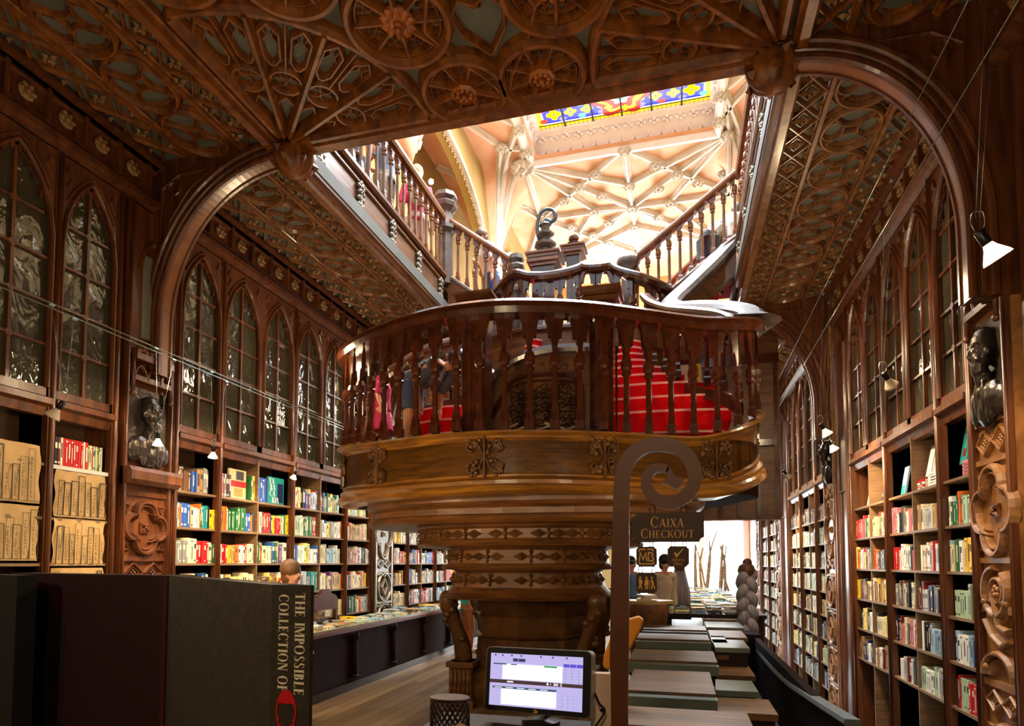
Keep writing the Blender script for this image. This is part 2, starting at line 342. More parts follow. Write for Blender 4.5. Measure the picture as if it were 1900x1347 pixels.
for k in range(9):
    x=SX0+.2+k*(SX1-SX0-.4)/8
    for yy in (SY1-.28,SY1-.64):
        gl.poly([(x+.1*math.cos(t),yy+.07*math.sin(t)) for t in [2*PI*i/6 for i in range(6)]],(0,0,z-.009),(1,0,0),(0,1,0),(0,0,1),.01,4 if k%2 else 3 if k%3==0 else 5)
MC=(-1.12,SY1-.55)
for r,mi,dz in ((.6,3,.016),(.46,1,.02),(.36,3,.024),(.2,0,.028),(.1,5,.032)):
    gl.poly([(MC[0]+(r+ r*.16*math.cos(6*t))*math.cos(t),MC[1]-.1+(r+r*.16*math.cos(6*t))*.9*math.sin(t)) for t in [2*PI*i/36 for i in range(36)]],(0,0,z-dz),(1,0,0),(0,1,0),(0,0,1),.01,mi)
for k in range(6):
    a=PI/3*k+.3; gflower(MC[0]+.38*math.cos(a),MC[1]-.1+.36*math.sin(a),.1,1,.03)
for k in range(1,6): x=SX0+k*(SX1-SX0)/6; gl.box((x-.018,SY0,z-.045),(x+.018,SY1,z-.03),6)
for k in range(1,40): x=SX0+k*(SX1-SX0)/40; gl.box((x-.004,SY1-.2,z-.04),(x+.004,SY1,z-.03),6)
for yy in (SY1-.18,SY1-.74): gl.box((SX0,yy-.008,z-.04),(SX1,yy+.008,z-.03),6)
gl.build('stained_glass',GM,sk)
# piers and wall arches of the upper hall
for sx_,nm in ((-1,'left'),(1,'right')):
    xw=-4.75 if sx_<0 else 1.95
    for py in ((15.6,20.8) if sx_<0 else (10.4,15.6,20.8)):
        m=MB(); 
        for dx,dy,r in ((0,0,.2),(.2*-sx_,0,.1),(.1*-sx_,.17,.09),(.1*-sx_,-.17,.09),(0,.24,.07),(0,-.24,.07)):
            m.lathe([(r*1.3,6.1),(r*1.3,6.3),(r,6.4),(r,9.0),(r*1.6,10.2),(r*2.6,11.2)],(xw+dx,py+dy,0),8,0,True)
        m.box((xw-.3,py-.3,6.1),(xw+.3,py+.3,6.3))
        o=m.build('pier',rib_m); tag(o,'pale clustered plaster pier against the %s upper wall'%nm+(', nearest of its row' if py<(12 if sx_>0 else 17) else ', middle one of its row' if py<17 else ', at the far end of its row'),'pier','clustered piers of the upper hall')
    # arched wall plate between piers with pendant cusps
    for py in ((10.4,15.6) if sx_<0 else (5.2,10.4,15.6)):
        m=MB(); y0,y1=(7.6 if (sx_<0 and py==10.4) else py+.25),py+4.95; n=24; a=[];b=[]
        
        for i in range(n+1):
            t=i/n; yy=y0+(y1-y0)*t; zz=8.2+2.5*(1-abs(2*t-1)**2.6)**.5; a.append((yy,zz)); b.append((yy,12.2))
        for i in range(n):
            q=[a[i],a[i+1],b[i+1],b[i]]; m.poly(q,(xw-.12,0,0),(0,1,0),(0,0,1),(1,0,0),.24)
        pl=struct('wall_%s_arch'%nm,m,ochre_w)
        m2=MB(); m2.sweep([(xw-sx_*.13,p[0],p[1]-.02) for p in a],[(-.05,-.05),(-.05,.07),(.05,.07),(.05,-.05)],(-sx_,0,0)); m2.build('arch_moulding',rib_m,pl)
        m3=MB()
        for i in range(1,n*2):
            t=i/(n*2); yy=y0+(y1-y0)*t; zz=8.2+2.5*(1-abs(2*t-1)**2.6)**.5
            m3.ball((xw-sx_*.1,yy,zz-.09),.045,6); m3.ball((xw-sx_*.1,yy,zz-.16),.03,6)
        m3.build('pendant_fringe',mat('old gold fringe','#8a6a3a',.5),pl)
# =====================================================================  GROUND-FLOOR CEILING
ceil=struct('ceiling',MB().box((XL-.4,-1.6,ZC),(XR+.4,5.2,ZC+.15)),plaster_soffit)
struct('ceiling_gallery_left',MB().box((XL-.9,5.2,ZC),(GL+.03,22,ZC+.15)),plaster_soffit)
struct('ceiling_gallery_right',MB().box((GR-.03,5.2,ZC),(XR+.7,22,ZC+.15)),plaster_soffit)
struct('floor_gallery',MB().box((XL-.9,4,6.0),(GL-.05,22,6.12)).box((GR+.05,4,6.0),(XR+.7,22,6.12)).box((GL-.05,3.5,6.0),(GR+.05,4.95,6.12)),wood_gal)
DN=(0,0,-1)
fc=Frame((0,0,ZC),(1,0,0),(0,1,0),DN)
def beam(name,a,b,par,w=.1,h=.12,m_=wood_ceil):
    MB().sweep([a,b],[(-w,-.01),(-w,h*.5),(-w*.7,h*.6),(-w*.5,h),(w*.5,h),(w*.7,h*.6),(w,h*.5),(w,-.01)],DN).build(name,m_,par)
def lattice(mb,x0,x1,y0,y1,fl):
    """crossed diagonal ribs; a small four-petal flower inside a lozenge in each diamond"""
    wd=x1-x0; n=max(1,round((y1-y0)/(wd*1.25))); p=(y1-y0)/n; cx=(x0+x1)/2
    for k in range(n):
        ya=y0+k*p; yb=ya+p
        rib(mb,fc,[(x0,ya),(x1,yb)],.016,.05); rib(mb,fc,[(x1,ya),(x0,yb)],.014,.045)
        for (c,hw) in ((( cx,yb),1),((x0+.015,ya+p/2),.5),((x1-.015,ya+p/2),.5)):
            if hw==1 and k<n-1: rib(mb,fc,[(cx-wd*.27,yb),(cx,yb+p*.27),(cx+wd*.27,yb),(cx,yb-p*.27)],.009,.03,True)
            if hw==1 and k==n-1: continue
            for q in range(4):
                if hw==.5 and ((c[0]<cx and q==2) or (c[0]>cx and q==0)): continue
                a=PI/2*q; d=V((math.cos(a),math.sin(a),0)); t=V((-d.y,d.x,0)); e=V((c[0],c[1],ZC-.03)); L=.085 if q%2==0 else .06
                fl.add([e,e+d*L*.5+t*.02,e+d*L,e+d*L*.5-t*.02,e+d*L*.5+V((0,0,-.035))],[(0,1,4),(1,2,4),(2,3,4),(3,0,4)])
            fl.ball((c[0],c[1],ZC-.05),.013,6)
def ovals(mb,x0,x1,y0,y1):
    wd=(x1-x0); n=max(1,round((y1-y0)/.64)); p=(y1-y0)/n; cx=(x0+x1)/2
    for k in range(n):
        c=(cx,y0+(k+.5)*p); rx=wd/2-.02; ry=p/2-.01
        rib(mb,fc,arc(c,rx,0,360,32,ry)[:-1],.028,.07,True)
        for s in (-1,1):
            rib(mb,fc,arc((c[0]+s*rx*.6,c[1]),rx*.36,0,360,16,ry*.42)[:-1],.016,.05,True)
            rib(mb,fc,[(c[0]+rx*.72*t,c[1]+s*ry*(.16+.5*t*t)) for t in [i/6-1 for i in range(13)]],.017,.05)
            rib(mb,fc,[(c[0]+rx*.4*t,c[1]+s*ry*(.72+.1*(1-t*t))) for t in [i/3-1 for i in range(7)]],.009,.03)
            for t2 in (-1,1): rib(mb,fc,[(cx+s*(rx+.01),c[1]+t2*ry*.6),(cx+s*(rx-.05),c[1]+t2*(ry-.04)),(cx+s*rx*.5,c[1]+t2*(ry+.0))],.009,.03)
def band(par,side,y0,y1,m_):
    s=1 if side=='r' else -1; c=-1.35
    e=[c+s*q for q in (2.3,2.63,3.2,3.6)]; e=sorted(e)
    la=MB();fl=MB();ov=MB()
    lo,hi=(e[0],e[1]),(e[2],e[3])
    lattice(la,e[0]+.03,e[1]-.02,y0,y1,fl); lattice(la,e[2]+.02,e[3]-.03,y0,y1,fl); ovals(ov,e[1]+.02,e[2]-.02,y0,y1)
    la.build('diamond_lattice',m_,par); fl.build('lattice_flowers',wood_gold,par); ov.build('oval_tracery',m_,par)
    for x in (e[1],e[2]): beam('dividing_rib',(x,y0,ZC),(x,y1,ZC),par,.035,.07,m_)
    beam('inner_beam',((e[0] if s>0 else e[3]),y0,ZC),((e[0] if s>0 else e[3]),y1,ZC),par,.07,.13,m_)
    beam('wall_beam',((e[3] if s>0 else e[0]),y0,ZC),((e[3] if s>0 else e[0]),y1,ZC),par,.05,.1,m_)
wood_gold=noisy('gilded carved wood','#6e4e2c','#9c764a',(8,8,8),.3,.1)
wood_soff=noisy('soffit carved wood','#5e3a24','#96683f',(3,3,3),.28,.15,nscale=3,coat=.5)
for pr in (bpy.data.objects['ceiling_gallery_left'],):
    for a,b in ((5.25,10.1),(10.4,15.3)): band(pr,'l',a,b,wood_soff)
for a,b in ((5.25,10.1),(10.4,15.3),(15.55,21.5)): band(bpy.data.objects['ceiling_gallery_right'],'r',a,b,wood_soff)
band(ceil,'l',1.9,5.0,wood_ceil); band(ceil,'r',3.4,5.0,wood_ceil)
# central panel of the near ceiling: fans at the two corners, wheel rosettes, shield
FL_=(-3.5,4.98); FR_=(.8,4.98)
beam('opening_beam',(GL-.1,5.08,ZC),(GR+.1,5.08,ZC),ceil,.1,.12,wood_ceil)
MB().box((GL-.1,5.12,ZC-.06),(GR+.1,5.2,6.1)).build('opening_fascia',wood_ceil,ceil)
def fan(c,s,nm):
    mb=MB(); P=lambda r,a:(c[0]+s*r*math.cos(R(a)),c[1]-r*math.sin(R(a)))
    sec=[0,22.5,45,67.5,90]; RO=1.42
    for a in sec: 
        w_=.05 if a in(0,90) else .04
        rib(mb,fc,[P(.12,a),P(RO,a)],w_*1.15,.11)
    rib(mb,fc,[P(RO,a) for a in range(0,91,5)],.05,.09)
    for k in range(4):
        a0,a1=sec[k],sec[k+1]; am=(a0+a1)/2
        # pointed cell near the hub
        rib(mb,fc,[P(.3,a0+3),P(.5,a0+4),P(.58,am),P(.5,a1-4),P(.3,a1-3)],.016,.05)
        # lobed circle
        cc=P(.76,am); rr=.125
        rib(mb,fc,circ(cc,rr,18),.026,.06,True)
        for q in range(3):
            aa=120*q+am*(-s); rib(mb,fc,arc((cc[0]+.06*math.cos(R(aa)),cc[1]+.06*math.sin(R(aa))),.05,0,360,8)[:-1],.008,.03,True)
        # two hexagonal openings side by side
        for h0,h1 in ((a0,am),(am,a1)):
            hm=(h0+h1)/2; d=(h1-h0)/2-2.2
            rib(mb,fc,[P(.93,hm-d*.3),P(1.0,hm-d),P(1.24,hm-d),P(1.33,hm),P(1.24,hm+d),P(1.0,hm+d),P(.93,hm+d*.3)],.021,.055,True)
            for sg in (-1,1): rib(mb,fc,[P(1.28,hm+sg*d*.6),P(1.2,hm+sg*d*.25),P(1.15,hm+sg*d*.7)],.008,.035)
        rib(mb,fc,[P(.89,am),P(RO,am)],.018,.06)
    mb.build('fan_tracery',wood_ceil,ceil)
fan(FL_,1,'left'); fan(FR_,-1,'right')
def wheel(c,r,a0=0,oct_=True):
    mb=MB(); n=8
    rib(mb,fc,circ(c,r,36),.05,.11,True); rib(mb,fc,circ(c,r*.84,32),.014,.06,True)
    for k in range(n):
        a=R(a0+360/n*(k+.5)); d=(math.cos(a),math.sin(a)); rib(mb,fc,[(c[0]+d[0]*r*.3,c[1]+d[1]*r*.3),(c[0]+d[0]*r*.9,c[1]+d[1]*r*.9)],.028,.075)
        a=R(a0+360/n*k)
        q=(c[0]+math.cos(a)*r*.64,c[1]+math.sin(a)*r*.64)
        for j in range(3):
            b=a+2*PI/3*j; rib(mb,fc,circ((q[0]+.045*math.cos(b)*r/.34,q[1]+.045*math.sin(b)*r/.34),.036*r/.34,8),.008,.035,True)
    o=mb.build('wheel_rosette',wood_ceil,ceil)
    h=MB(); 
    if oct_:
        h.lathe([(r*.34,0),(r*.34,.1),(r*.27,.12),(r*.25,.09),(.001,.09)],(*c,ZC),8,0,False,V(DN)); 
        for k in range(8):
            a=2*PI*k/8; h.ball((c[0]+math.cos(a)*r*.17,c[1]+math.sin(a)*r*.17,ZC-.1),r*.07,6)
    else:
        flower(h,(c[0],c[1],ZC-.03),r*.36,n=10)
    h.ball((c[0],c[1],ZC-.12),r*.075,8); h.build('rosette_hub',wood_hub,o)
wood_hub=noisy('warm carved hub wood','#7a3a10','#b0621c',(6,6,6),.4,.15)
for s,c in ((1,FL_),(-1,FR_)):
    for a,r,oc in ((6,.335,True),(31,.37,False),(56,.34,True),(80,.34,False)):
        rad=1.83; wheel((c[0]+s*rad*math.cos(R(a)),c[1]-rad*math.sin(R(a))),r,a,oc)
cb=MB(); X0=-1.35
for s in (-1,1):
    rib(cb,fc,[(X0,4.98),(X0+s*.1,4.72),(X0+s*.3,4.42),(X0+s*.42,4.15)],.03,.08)
    rib(cb,fc,[(X0,4.5),(X0+s*.16,4.28),(X0+s*.2,4.1),(X0+s*.1,3.98),(X0,4.05)],.022,.07)
    rib(cb,fc,[(X0+s*.07,4.02),(X0+s*.03,4.1),(X0,4.09)],.01,.04)
    rib(cb,fc,[(X0+s*.42,4.15),(X0+s*.3,3.9),(X0,3.75)],.03,.08)
    for cc,rr in (((X0+s*.12,4.86),.06),((X0+s*.05,3.86),.05)): rib(cb,fc,circ(cc,rr,10),.01,.04,True)
for cc,rr in (((X0-.0,3.5),.3),): rib(cb,fc,circ(cc,rr,24),.03,.08,True)
# small cusped cells along the opening beam
for k in range(7):
    x=FL_[0]+.3+k*.62; 
    if k in(0,6): continue
    rib(cb,fc,[(x-.1,4.95),(x-.05,4.87),(x,4.9),(x+.05,4.87),(x+.1,4.95)],.01,.04)
cb.build('central_tracery',wood_ceil,ceil)
# transverse arches
def leafball(mb,c,r):
    """carved pendant boss: ribbed leafy ball under a moulded collar"""
    c=V(c); n=32; prof=[(.5,1.15),(.72,.95),(.62,.82),(.95,.6),(1.05,.3),(1.05,0),(.95,-.35),(.7,-.7),(.35,-.92),(.02,-1.0)]; vs=[]
    for i,(q,z) in enumerate(prof):
        for j in range(n):
            a=2*PI*j/n; f=1+(.34*abs(math.cos(4*a+(.9*z)))**.7-.22 if 2<i<9 else 0); vs.append(c+V((q*r*f*math.cos(a),q*r*f*math.sin(a),z*r)))
    mb.add(vs,[(i*n+j,i*n+(j+1)%n,(i+1)*n+(j+1)%n,(i+1)*n+j) for i in range(len(prof)-1) for j in range(n)],0,True)
    for k in range(6):
        a=2*PI*k/6
        for zz,rr,q in ((.42,.98,.0),(-.25,1.0,.5)):
            aa=a+q; d=V((math.cos(aa),math.sin(aa),0)); t=V((-d.y,d.x,0)); p=c+d*(rr*r)+V((0,0,zz*r)); mb.add([p+V((0,0,.3*r)),p+t*.24*r,p-V((0,0,.34*r)),p-t*.24*r,p+d*.3*r],[(0,1,4),(1,2,4),(2,3,4),(3,0,4)])
def tarch(y,side):
    s=1 if side=='r' else -1; xi=GR-.08 if s>0 else GL+.05; xo=2.0 if s>0 else -4.9; xw=XR+.1 if s>0 else XL-.1
    n=36; z0,z1=3.95,5.42; pts=[]
    for i in range(n+1):
        a=R(90*i/n); pts.append((xi+(xo-xi)*math.sin(a)**.9 if i else xi, z0+(z1-z0)*math.cos(a)))
    m=MB(); th=.13; y0=y-.12
    for i in range(n):
        (xa,za),(xb,zb_)=pts[i],pts[i+1]
        m.poly([(xa,za),(xb,zb_),(xb,ZC),(xa,ZC)],(0,y0,0),(1,0,0),(0,0,1),(0,1,0),th)
    m.poly([(xo,3.45),(xw,3.45),(xw,ZC),(xo,ZC)],(0,y0,0),(1,0,0),(0,0,1),(0,1,0),th)
    nm='right' if s>0 else 'left'
    o=struct('wall_%s_transverse_arch'%nm,m,wood_case)
    path=[(xa,za) for xa,za in pts]+[(xo,3.45)]
    e=MB()
    for yy,ns in ((y0-.0,-1),(y0+th,1)):
        for off,w_,h_ in ((.0,.03,.035),(.07,.022,.02),(.14,.03,.03)):
            pp=[]
            for i,p in enumerate(path):
                a=V(path[max(i-1,0)]); b_=V(path[min(i+1,len(path)-1)]); t_=(b_-a).normalized(); nn=V((-t_.y,t_.x)); nn=nn if nn.x*s>0 or (abs(nn.x)<1e-6 and nn.y>0) else -nn
                pp.append((p[0]+nn.x*off,yy,p[1]+nn.y*off))
            e.sweep(pp,[(-w_,-.01),(-w_,h_*.5),(-w_*.5,h_),(w_*.5,h_),(w_,h_*.5),(w_,-.01)],(0,ns,0))
    e.build('arch_moulding',wood_case,o)
    e=MB(); e.sweep([(p[0],y0+th/2,p[1]) for p in path],[(-th/2-.02,-.01),(-th/2-.02,.02),(th/2+.02,.02),(th/2+.02,-.01)],[V((-s,0,-.6)).normalized()]*len(path)); e.build('arch_soffit_strip',wood_arch,o)
    t=MB(); cx=xo-s*.38; q=Frame((0,y0,0),(1,0,0),(0,0,1),(0,-1,0))
    rib(t,q,[(xo+0*s,4.6),(xo-s*.1,4.95),(xo-s*.32,5.25),(xo-s*.6,5.42),(xo-s*.2,5.42),(xo,5.3)],.015,.02,True)
    rib(t,q,circ((xo-s*.14,5.28),.07,10),.01,.02,True)
    t.build('spandrel_tracery',wood_case,o)
    b=MB(); leafball(b,(xi-s*.02,y-.02,5.42),.17); b.build('pendant_boss',wood_ceil if y<6 else wood_case,o)
wood_arch=noisy('lit arch edge wood','#6a3d20','#99663c',(3,3,3),.3,.1,coat=.4)  # lighter copy of the wood, painting light onto the arch undersides
for y in AY: tarch(y,'r')
for y in AY[:2]: tarch(y,'l')

# corbel where the nearest left pier would stand
m=MB(); c=aX(752,262,-5.5)
m.lathe([(.06,-.25),(.2,0),(.14,.08),(.26,.25),(.2,.35),(.34,.6),(.3,1.6)],(-5.4,c.y,c.z),8)
for k in range(10):
    a=2*PI*k/10; m.ball((-5.4+.24*math.cos(a),c.y+.24*math.sin(a),c.z+.2),.06,6)
tag(m.build('corbel',rib_m),'white carved corbel high on the ochre wall above the left gallery','corbel')
# =====================================================================  BOOKCASES
def glassy():
    m=bpy.data.materials.new('wavy old cabinet glass'); m.use_nodes=True; nt=m.node_tree;N=nt.nodes;L=nt.links; b=N['Principled BSDF']
    b.inputs['Base Color'].default_value=lin('#4a4636'); b.inputs['Roughness'].default_value=.06; b.inputs['IOR'].default_value=1.9; b.inputs['Alpha'].default_value=.72
    tc=N.new('ShaderNodeTexCoord'); mp=N.new('ShaderNodeMapping'); mp.inputs['Scale'].default_value=(3.4,3.4,2.4); n=N.new('ShaderNodeTexNoise'); n.inputs['Scale'].default_value=1.2; n.inputs['Detail'].default_value=2.5; n.inputs['Distortion'].default_value=1.2
    bp=N.new('ShaderNodeBump'); bp.inputs['Strength'].default_value=.5; bp.inputs['Distance'].default_value=.06
    L.new(tc.outputs['Object'],mp.inputs[0]); L.new(mp.outputs[0],n.inputs[0]); L.new(n.outputs['Fac'],bp.inputs['Height']); L.new(bp.outputs[0],b.inputs['Normal'])
    return m
glass_m=glassy()
case_back=noisy('bookcase back board','#3a2616','#54381f',(2,2,2),.6,.05)
ZS=2.92
def gothic(yc,hw,zs,za,n=9):
    out=[]
    for i in range(-n,n+1):
        t=i/n; y=abs(t)*hw; z=math.sqrt(max(0,(2*hw)**2-(y+hw)**2)); out.append((yc+t*hw,zs+(za-zs)*z/(1.732*hw)))
    return out
def lancet(par,xf,s,ya,yb,zb=ZS+.05,zt=5.08,plain=False):
    """one glazed pointed-arch door of the upper cabinet"""
    nx=(-s,0,0); yc=(ya+yb)/2; hw=(yb-ya)/2-.045; zs=4.3; za=4.95
    g=gothic(yc,hw,zs,za)
    m=MB()
    full=[(ya,zs)]+[(ya+.001,zs)]
    top=[]
    for i in range(len(g)-1):
        (a,b),(c,d)=g[i],g[i+1]; m.poly([(a,b),(c,d),(c,zt),(a,zt)],(xf,0,0),(0,1,0),(0,0,1),(s,0,0),.05)
    for (a,b) in ((ya,yc-hw),(yc+hw,yb)): m.poly([(a,zb),(b,zb),(b,zt),(a,zt)],(xf,0,0),(0,1,0),(0,0,1),(s,0,0),.05)
    m.poly([(ya,zb),(yb,zb),(yb,zb+.07),(ya,zb+.07)],(xf,0,0),(0,1,0),(0,0,1),(s,0,0),.05)
    fr=Frame((xf,0,0),(0,1,0),(0,0,1),nx)
    rib(m,fr,[(g[0][0],zb+.07)]+g+[(g[-1][0],zb+.07)],.018,.03)
    rib(m,fr,[(yc+(p[0]-yc)*1.13,p[1]+.05) for p in g[2:-2]],.011,.022)
    # cusps
    for k in (2,4,6,8,10,12,14,16):
        p=g[k]; d=V((yc-p[0],zs-.1-p[1])).normalized() if False else V((yc-p[0],(zs+.05)-p[1])); d.normalize(); t=V((-d.y,d.x))
        q=V(p); r=.07
        m.poly([tuple(q+t*.06),tuple(q+d*r*.4+t*.02),tuple(q+d*r),tuple(q+d*r*.4-t*.02),tuple(q-t*.06)],(xf+s*.012,0,0),(0,1,0),(0,0,1),(s,0,0),.02)
    # spandrel leaf
    for sg in (-1,1):
        c=(yc+sg*hw*.92,za-.03); rib(m,fr,[(c[0],c[1]-.12),(c[0]-sg*.05,c[1]-.02),(c[0]-sg*.02,c[1]+.06),(c[0]+sg*.01,c[1])],.01,.018)
    d_=m.build('glazed_door',wood_case,par)
    b=MB(); 
    b.box((xf+s*.012,yc-.013,zb+.07),(xf+s*.04,yc+.013,za-.02))
    k=0
    for z in [zb+.07+.36*(i+1) for i in range(5)]:
        if z>za-.25: continue
        h=hw if z<zs else hw*.8
        b.box((xf+s*.014,yc-h,z-.011),(xf+s*.038,yc+h,z+.011))
        b.poly([(yc-.04,z),(yc,z-.04),(yc+.04,z),(yc,z+.04)],(xf+s*.008,0,0),(0,1,0),(0,0,1),(s,0,0),.03)
    b.build('glazing_bars',wood_case,d_)
    MB().poly([(g[0][0],zb+.05)]+g+[(g[-1][0],zb+.05)],(xf+s*.042,0,0),(0,1,0),(0,0,1),(s,0,0),.006).build('glass_pane',glass_m,d_)
BOOKS=[]   # (importance, spec)
ORD=['','first','second','third','fourth','fifth','sixth','seventh','eighth','ninth']
def ordn(n): 
    return '%d%s'%(n,'th' if 10<=n%100<=20 else {1:'st',2:'nd',3:'rd'}.get(n%10,'th'))
PAL={ # spine colours
 'cream':'#e8ddb8','white':'#eef0ec','pale yellow':'#f0dc86','yellow':'#f2c21c','orange':'#e2701c','red':'#c01c20','dark red':'#6e1218','pink':'#d88890','beige':'#c8ac80','brown':'#6a4424','tan':'#a87e4c','black':'#16161c','charcoal':'#34343c','navy':'#1c2450','blue':'#2858a8','light blue':'#9cc0dc','teal':'#1c8c8c','green':'#2c6a3c','pale green':'#b4ccae','grey':'#8c8c8a','light grey':'#c0c4c6','purple':'#6c2c80'}
PK=list(PAL)
def bookmat(k): return mat(k+' book cover',PAL[k],.42)
pages=mat('book pages','#e6dcc4',.8)
band_l=mat('pale title lettering','#e8dcc0',.5); band_d=mat('dark title lettering','#241c1c',.5)
def bay(side,y0,y1,nl,shelves,zbot,label,bn,mixes,posts=(True,True),fill=True,cut=None,empty=()):
    s=-1 if side=='l' else 1; xf=XL if s<0 else XR; xb=xf+s*.34
    t=thing('bookcase',label,'bookcase',(xf+s*.17,(y0+y1)/2,max(0,zbot) if side=='l' else zbot),0,'built-in bookcases along the two walls')
    MB().box((xb,y0,zbot),(xb-s*.02,y1,5.6)).build('back_panel',case_back,t)
    for k,yy in enumerate((y0,y1)):
        MB().box((xf+s*.02,yy-.012,zbot),(xb,yy+.012,5.1)).build('side_panel',wood_case,t)
        if posts[k]:
            m=MB(); m.box((xf-s*.012,yy-.032,zbot),(xf+s*.05,yy+.032,5.08)); m.tube([(xf-s*.018,yy,zbot),(xf-s*.018,yy,5.05)],.022,8); m.build('post',wood_case,t)
    if nl==2:   # inner divider set back
        MB().box((xf+s*.006,(y0+y1)/2-.009,zbot),(xb,(y0+y1)/2+.009,ZS)).build('divider',wood_shelf,t)
    for z in shelves: MB().box((xf+s*.004,y0+.012,z-.024),(xb-s*.02,y1-.012,z)).build('shelf',wood_shelf,t)
    MB().sweep([(xf+s*.04,y0+.02,ZS),(xf+s*.04,y1-.02,ZS)],[(-.06,-.11),(.02,-.11),(.04,-.04),(.09,-.02),(.09,.03),(-.06,.03)] if s<0 else [(.06,-.11),(-.02,-.11),(-.04,-.04),(-.09,-.02),(-.09,.03),(.06,.03)],(0,0,1)).build('sill',wood_case,t)
    w=(y1-y0)/nl
    for k in range(nl): lancet(t,xf,s,y0+k*w,y0+(k+1)*w)
    for z in (3.3,3.68,4.05,4.43): MB().box((xf+s*.12,y0+.012,z-.02),(xb-s*.02,y1-.012,z)).build('upper_shelf',wood_shelf,t)
    MB().box((xf+s*.02,y0+.01,zbot),(xf+s*.08,y1-.01,zbot+.12)).build('kick_board',wood_case,t)
    # books
    if not fill: return t
    ztops=[ZS-.1]+list(shelves[:-1])
    for si,z in enumerate(shelves):
        if si in empty: continue
        hmax=ztops[si]-z-.05; seq=[]
        for (a,b) in ([(y0+.03,y1-.03)] if nl==1 else [(y0+.03,(y0+y1)/2-.02),((y0+y1)/2+.02,y1-.03)]):
            y=a+random.uniform(0,.02); mix=mixes[si%len(mixes)]; run=0; endgap=random.uniform(0,.12) if random.random()<.45 else 0
            key=None
            while y<b-endgap-.02:
                if run<=0: key=random.choice(mix); run=random.choice([1,1,1,2,3,5]); th=random.uniform(.016,.042); hh=min(hmax,random.uniform(.2,.285)); dd=random.uniform(.14,.2)
                run-=1; t2=th*random.uniform(.85,1.15); 
                if y+t2>b-endgap: break
                seq.append((y,t2,hh*random.uniform(.97,1),dd,key)); y+=t2+.0015
        # the order in which the photo shows them, left to right: nearest first on the left wall, farthest first on the right wall
        if s>0: seq=seq[::-1]
        for i,(y,t2,hh,dd,key) in enumerate(seq):
            lab='%s%s book %s from left, %s shelf, %s'%('thin ' if t2<.022 else 'thick ' if t2>.034 else '',key,ordn(i+1),ORD[si+1],bn)
            dist=math.hypot(xf,y+.0); imp=t2*hh/(dist*dist)*abs(xf)/dist
            x=xf+s*(.012+dd/2+random.uniform(0,.02))
            BOOKS.append((imp,dict(c=(x,y+t2/2,z),size=(dd,t2,hh),rz=0 if s>0 else PI,key=key,label=lab,group='books on the %s shelf down of the %s'%(ORD[si+1],bn),flat=False)))
    return t
WARMX=['cream','white','pale yellow','yellow','orange','red','beige','tan','black','cream','white','brown','teal','blue']
YEL=['yellow','pale yellow','cream','white','charcoal','red','green','orange','blue']
MIX=['red','white','cream','blue','black','orange','green','purple','teal','yellow','light grey','beige','grey']
GREY=['light grey','grey','white','light blue','cream','charcoal','white']
DARK=['navy','black','charcoal','light blue','white','grey','pale green','dark red','cream','pink']
PALE=['cream','white','beige','light grey','pale yellow','pale green','light blue','grey']
sh=[2.36,1.98,1.6,1.21,.82,.43]
sh_r=[2.31,1.92,1.53,1.15,.77,.39]
L1=[['charcoal','grey','brown','black','tan','blue','beige'],WARMX,MIX,YEL,MIX,WARMX]
bay('l',5.33,5.98,1,sh,0,'narrow bookcase bay just right of the left bust pilaster, bright paperbacks under a glazed lancet','left bookcase beside bust',L1)
bay('l',5.98,7.38,2,sh,0,'wide left bookcase bay with a cover reading TABACARIA on its top shelf','wide left bookcase',[MIX,YEL,MIX,WARMX,WARMX,MIX],posts=(False,True),empty=(0,))
bay('l',7.38,8.78,2,sh,0,'wide left bookcase bay partly behind the left end of the staircase drum','left bookcase beside drum',[PALE+MIX,PALE+YEL,PALE+['blue','white'],MIX,WARMX,MIX],posts=(False,True))
bay('l',8.78,9.62,1,sh,0,'narrow left bookcase bay before the far carved pilaster','left bookcase before silvery pilaster',[PALE,['white','cream','red','beige'],['pink','charcoal','purple','tan','white'],WARMX,MIX],posts=(False,True))
bay('l',10.42,11.1,1,sh,0,'narrow bookcase bay just beyond the far left carved pilaster, seen under the drum','bookcase beyond silvery pilaster',[['white'],['yellow','pale yellow','white'],['red','pale yellow','cream','white'],['yellow','tan'],['cream','tan']])
bay('l',11.1,12.5,2,sh,0,'far left bookcase bay seen under the staircase drum','far left bookcase under the drum',[GREY,GREY,['red','navy','dark red','white','black','blue'],GREY+['blue','beige'],['navy','light blue','red','white'],GREY],posts=(False,True))
bay('l',12.5,13.9,2,sh,0,'farthest left bookcase bay, just left of the stair column','farthest left bookcase',[GREY,['pale yellow','beige','white','grey'],GREY+['orange','navy'],['red','yellow','white','pink','teal'],GREY],posts=(False,True))
bay('l',13.9,14.8,1,sh,0,'left bookcase bay hidden behind the stair column','hidden left bookcase',[GREY],fill=False,posts=(False,True))
# nearest left bays with the paper-covered shelves
shB=[2.42]
bay('l',4.0,4.6,1,[2.42,1.98,1.6,1.21,.82],0,'near left bookcase bay with red books above brown paper sheets','near left bookcase above the brown paper',[['red','dark red','red','white','black']],fill=False)
bay('l',2.6,4.0,2,[2.42,1.98,1.6,1.21,.82],0,'leftmost bookcase bay at the picture edge with kraft paper over its shelves','leftmost bookcase',[GREY],fill=False,posts=(True,False))
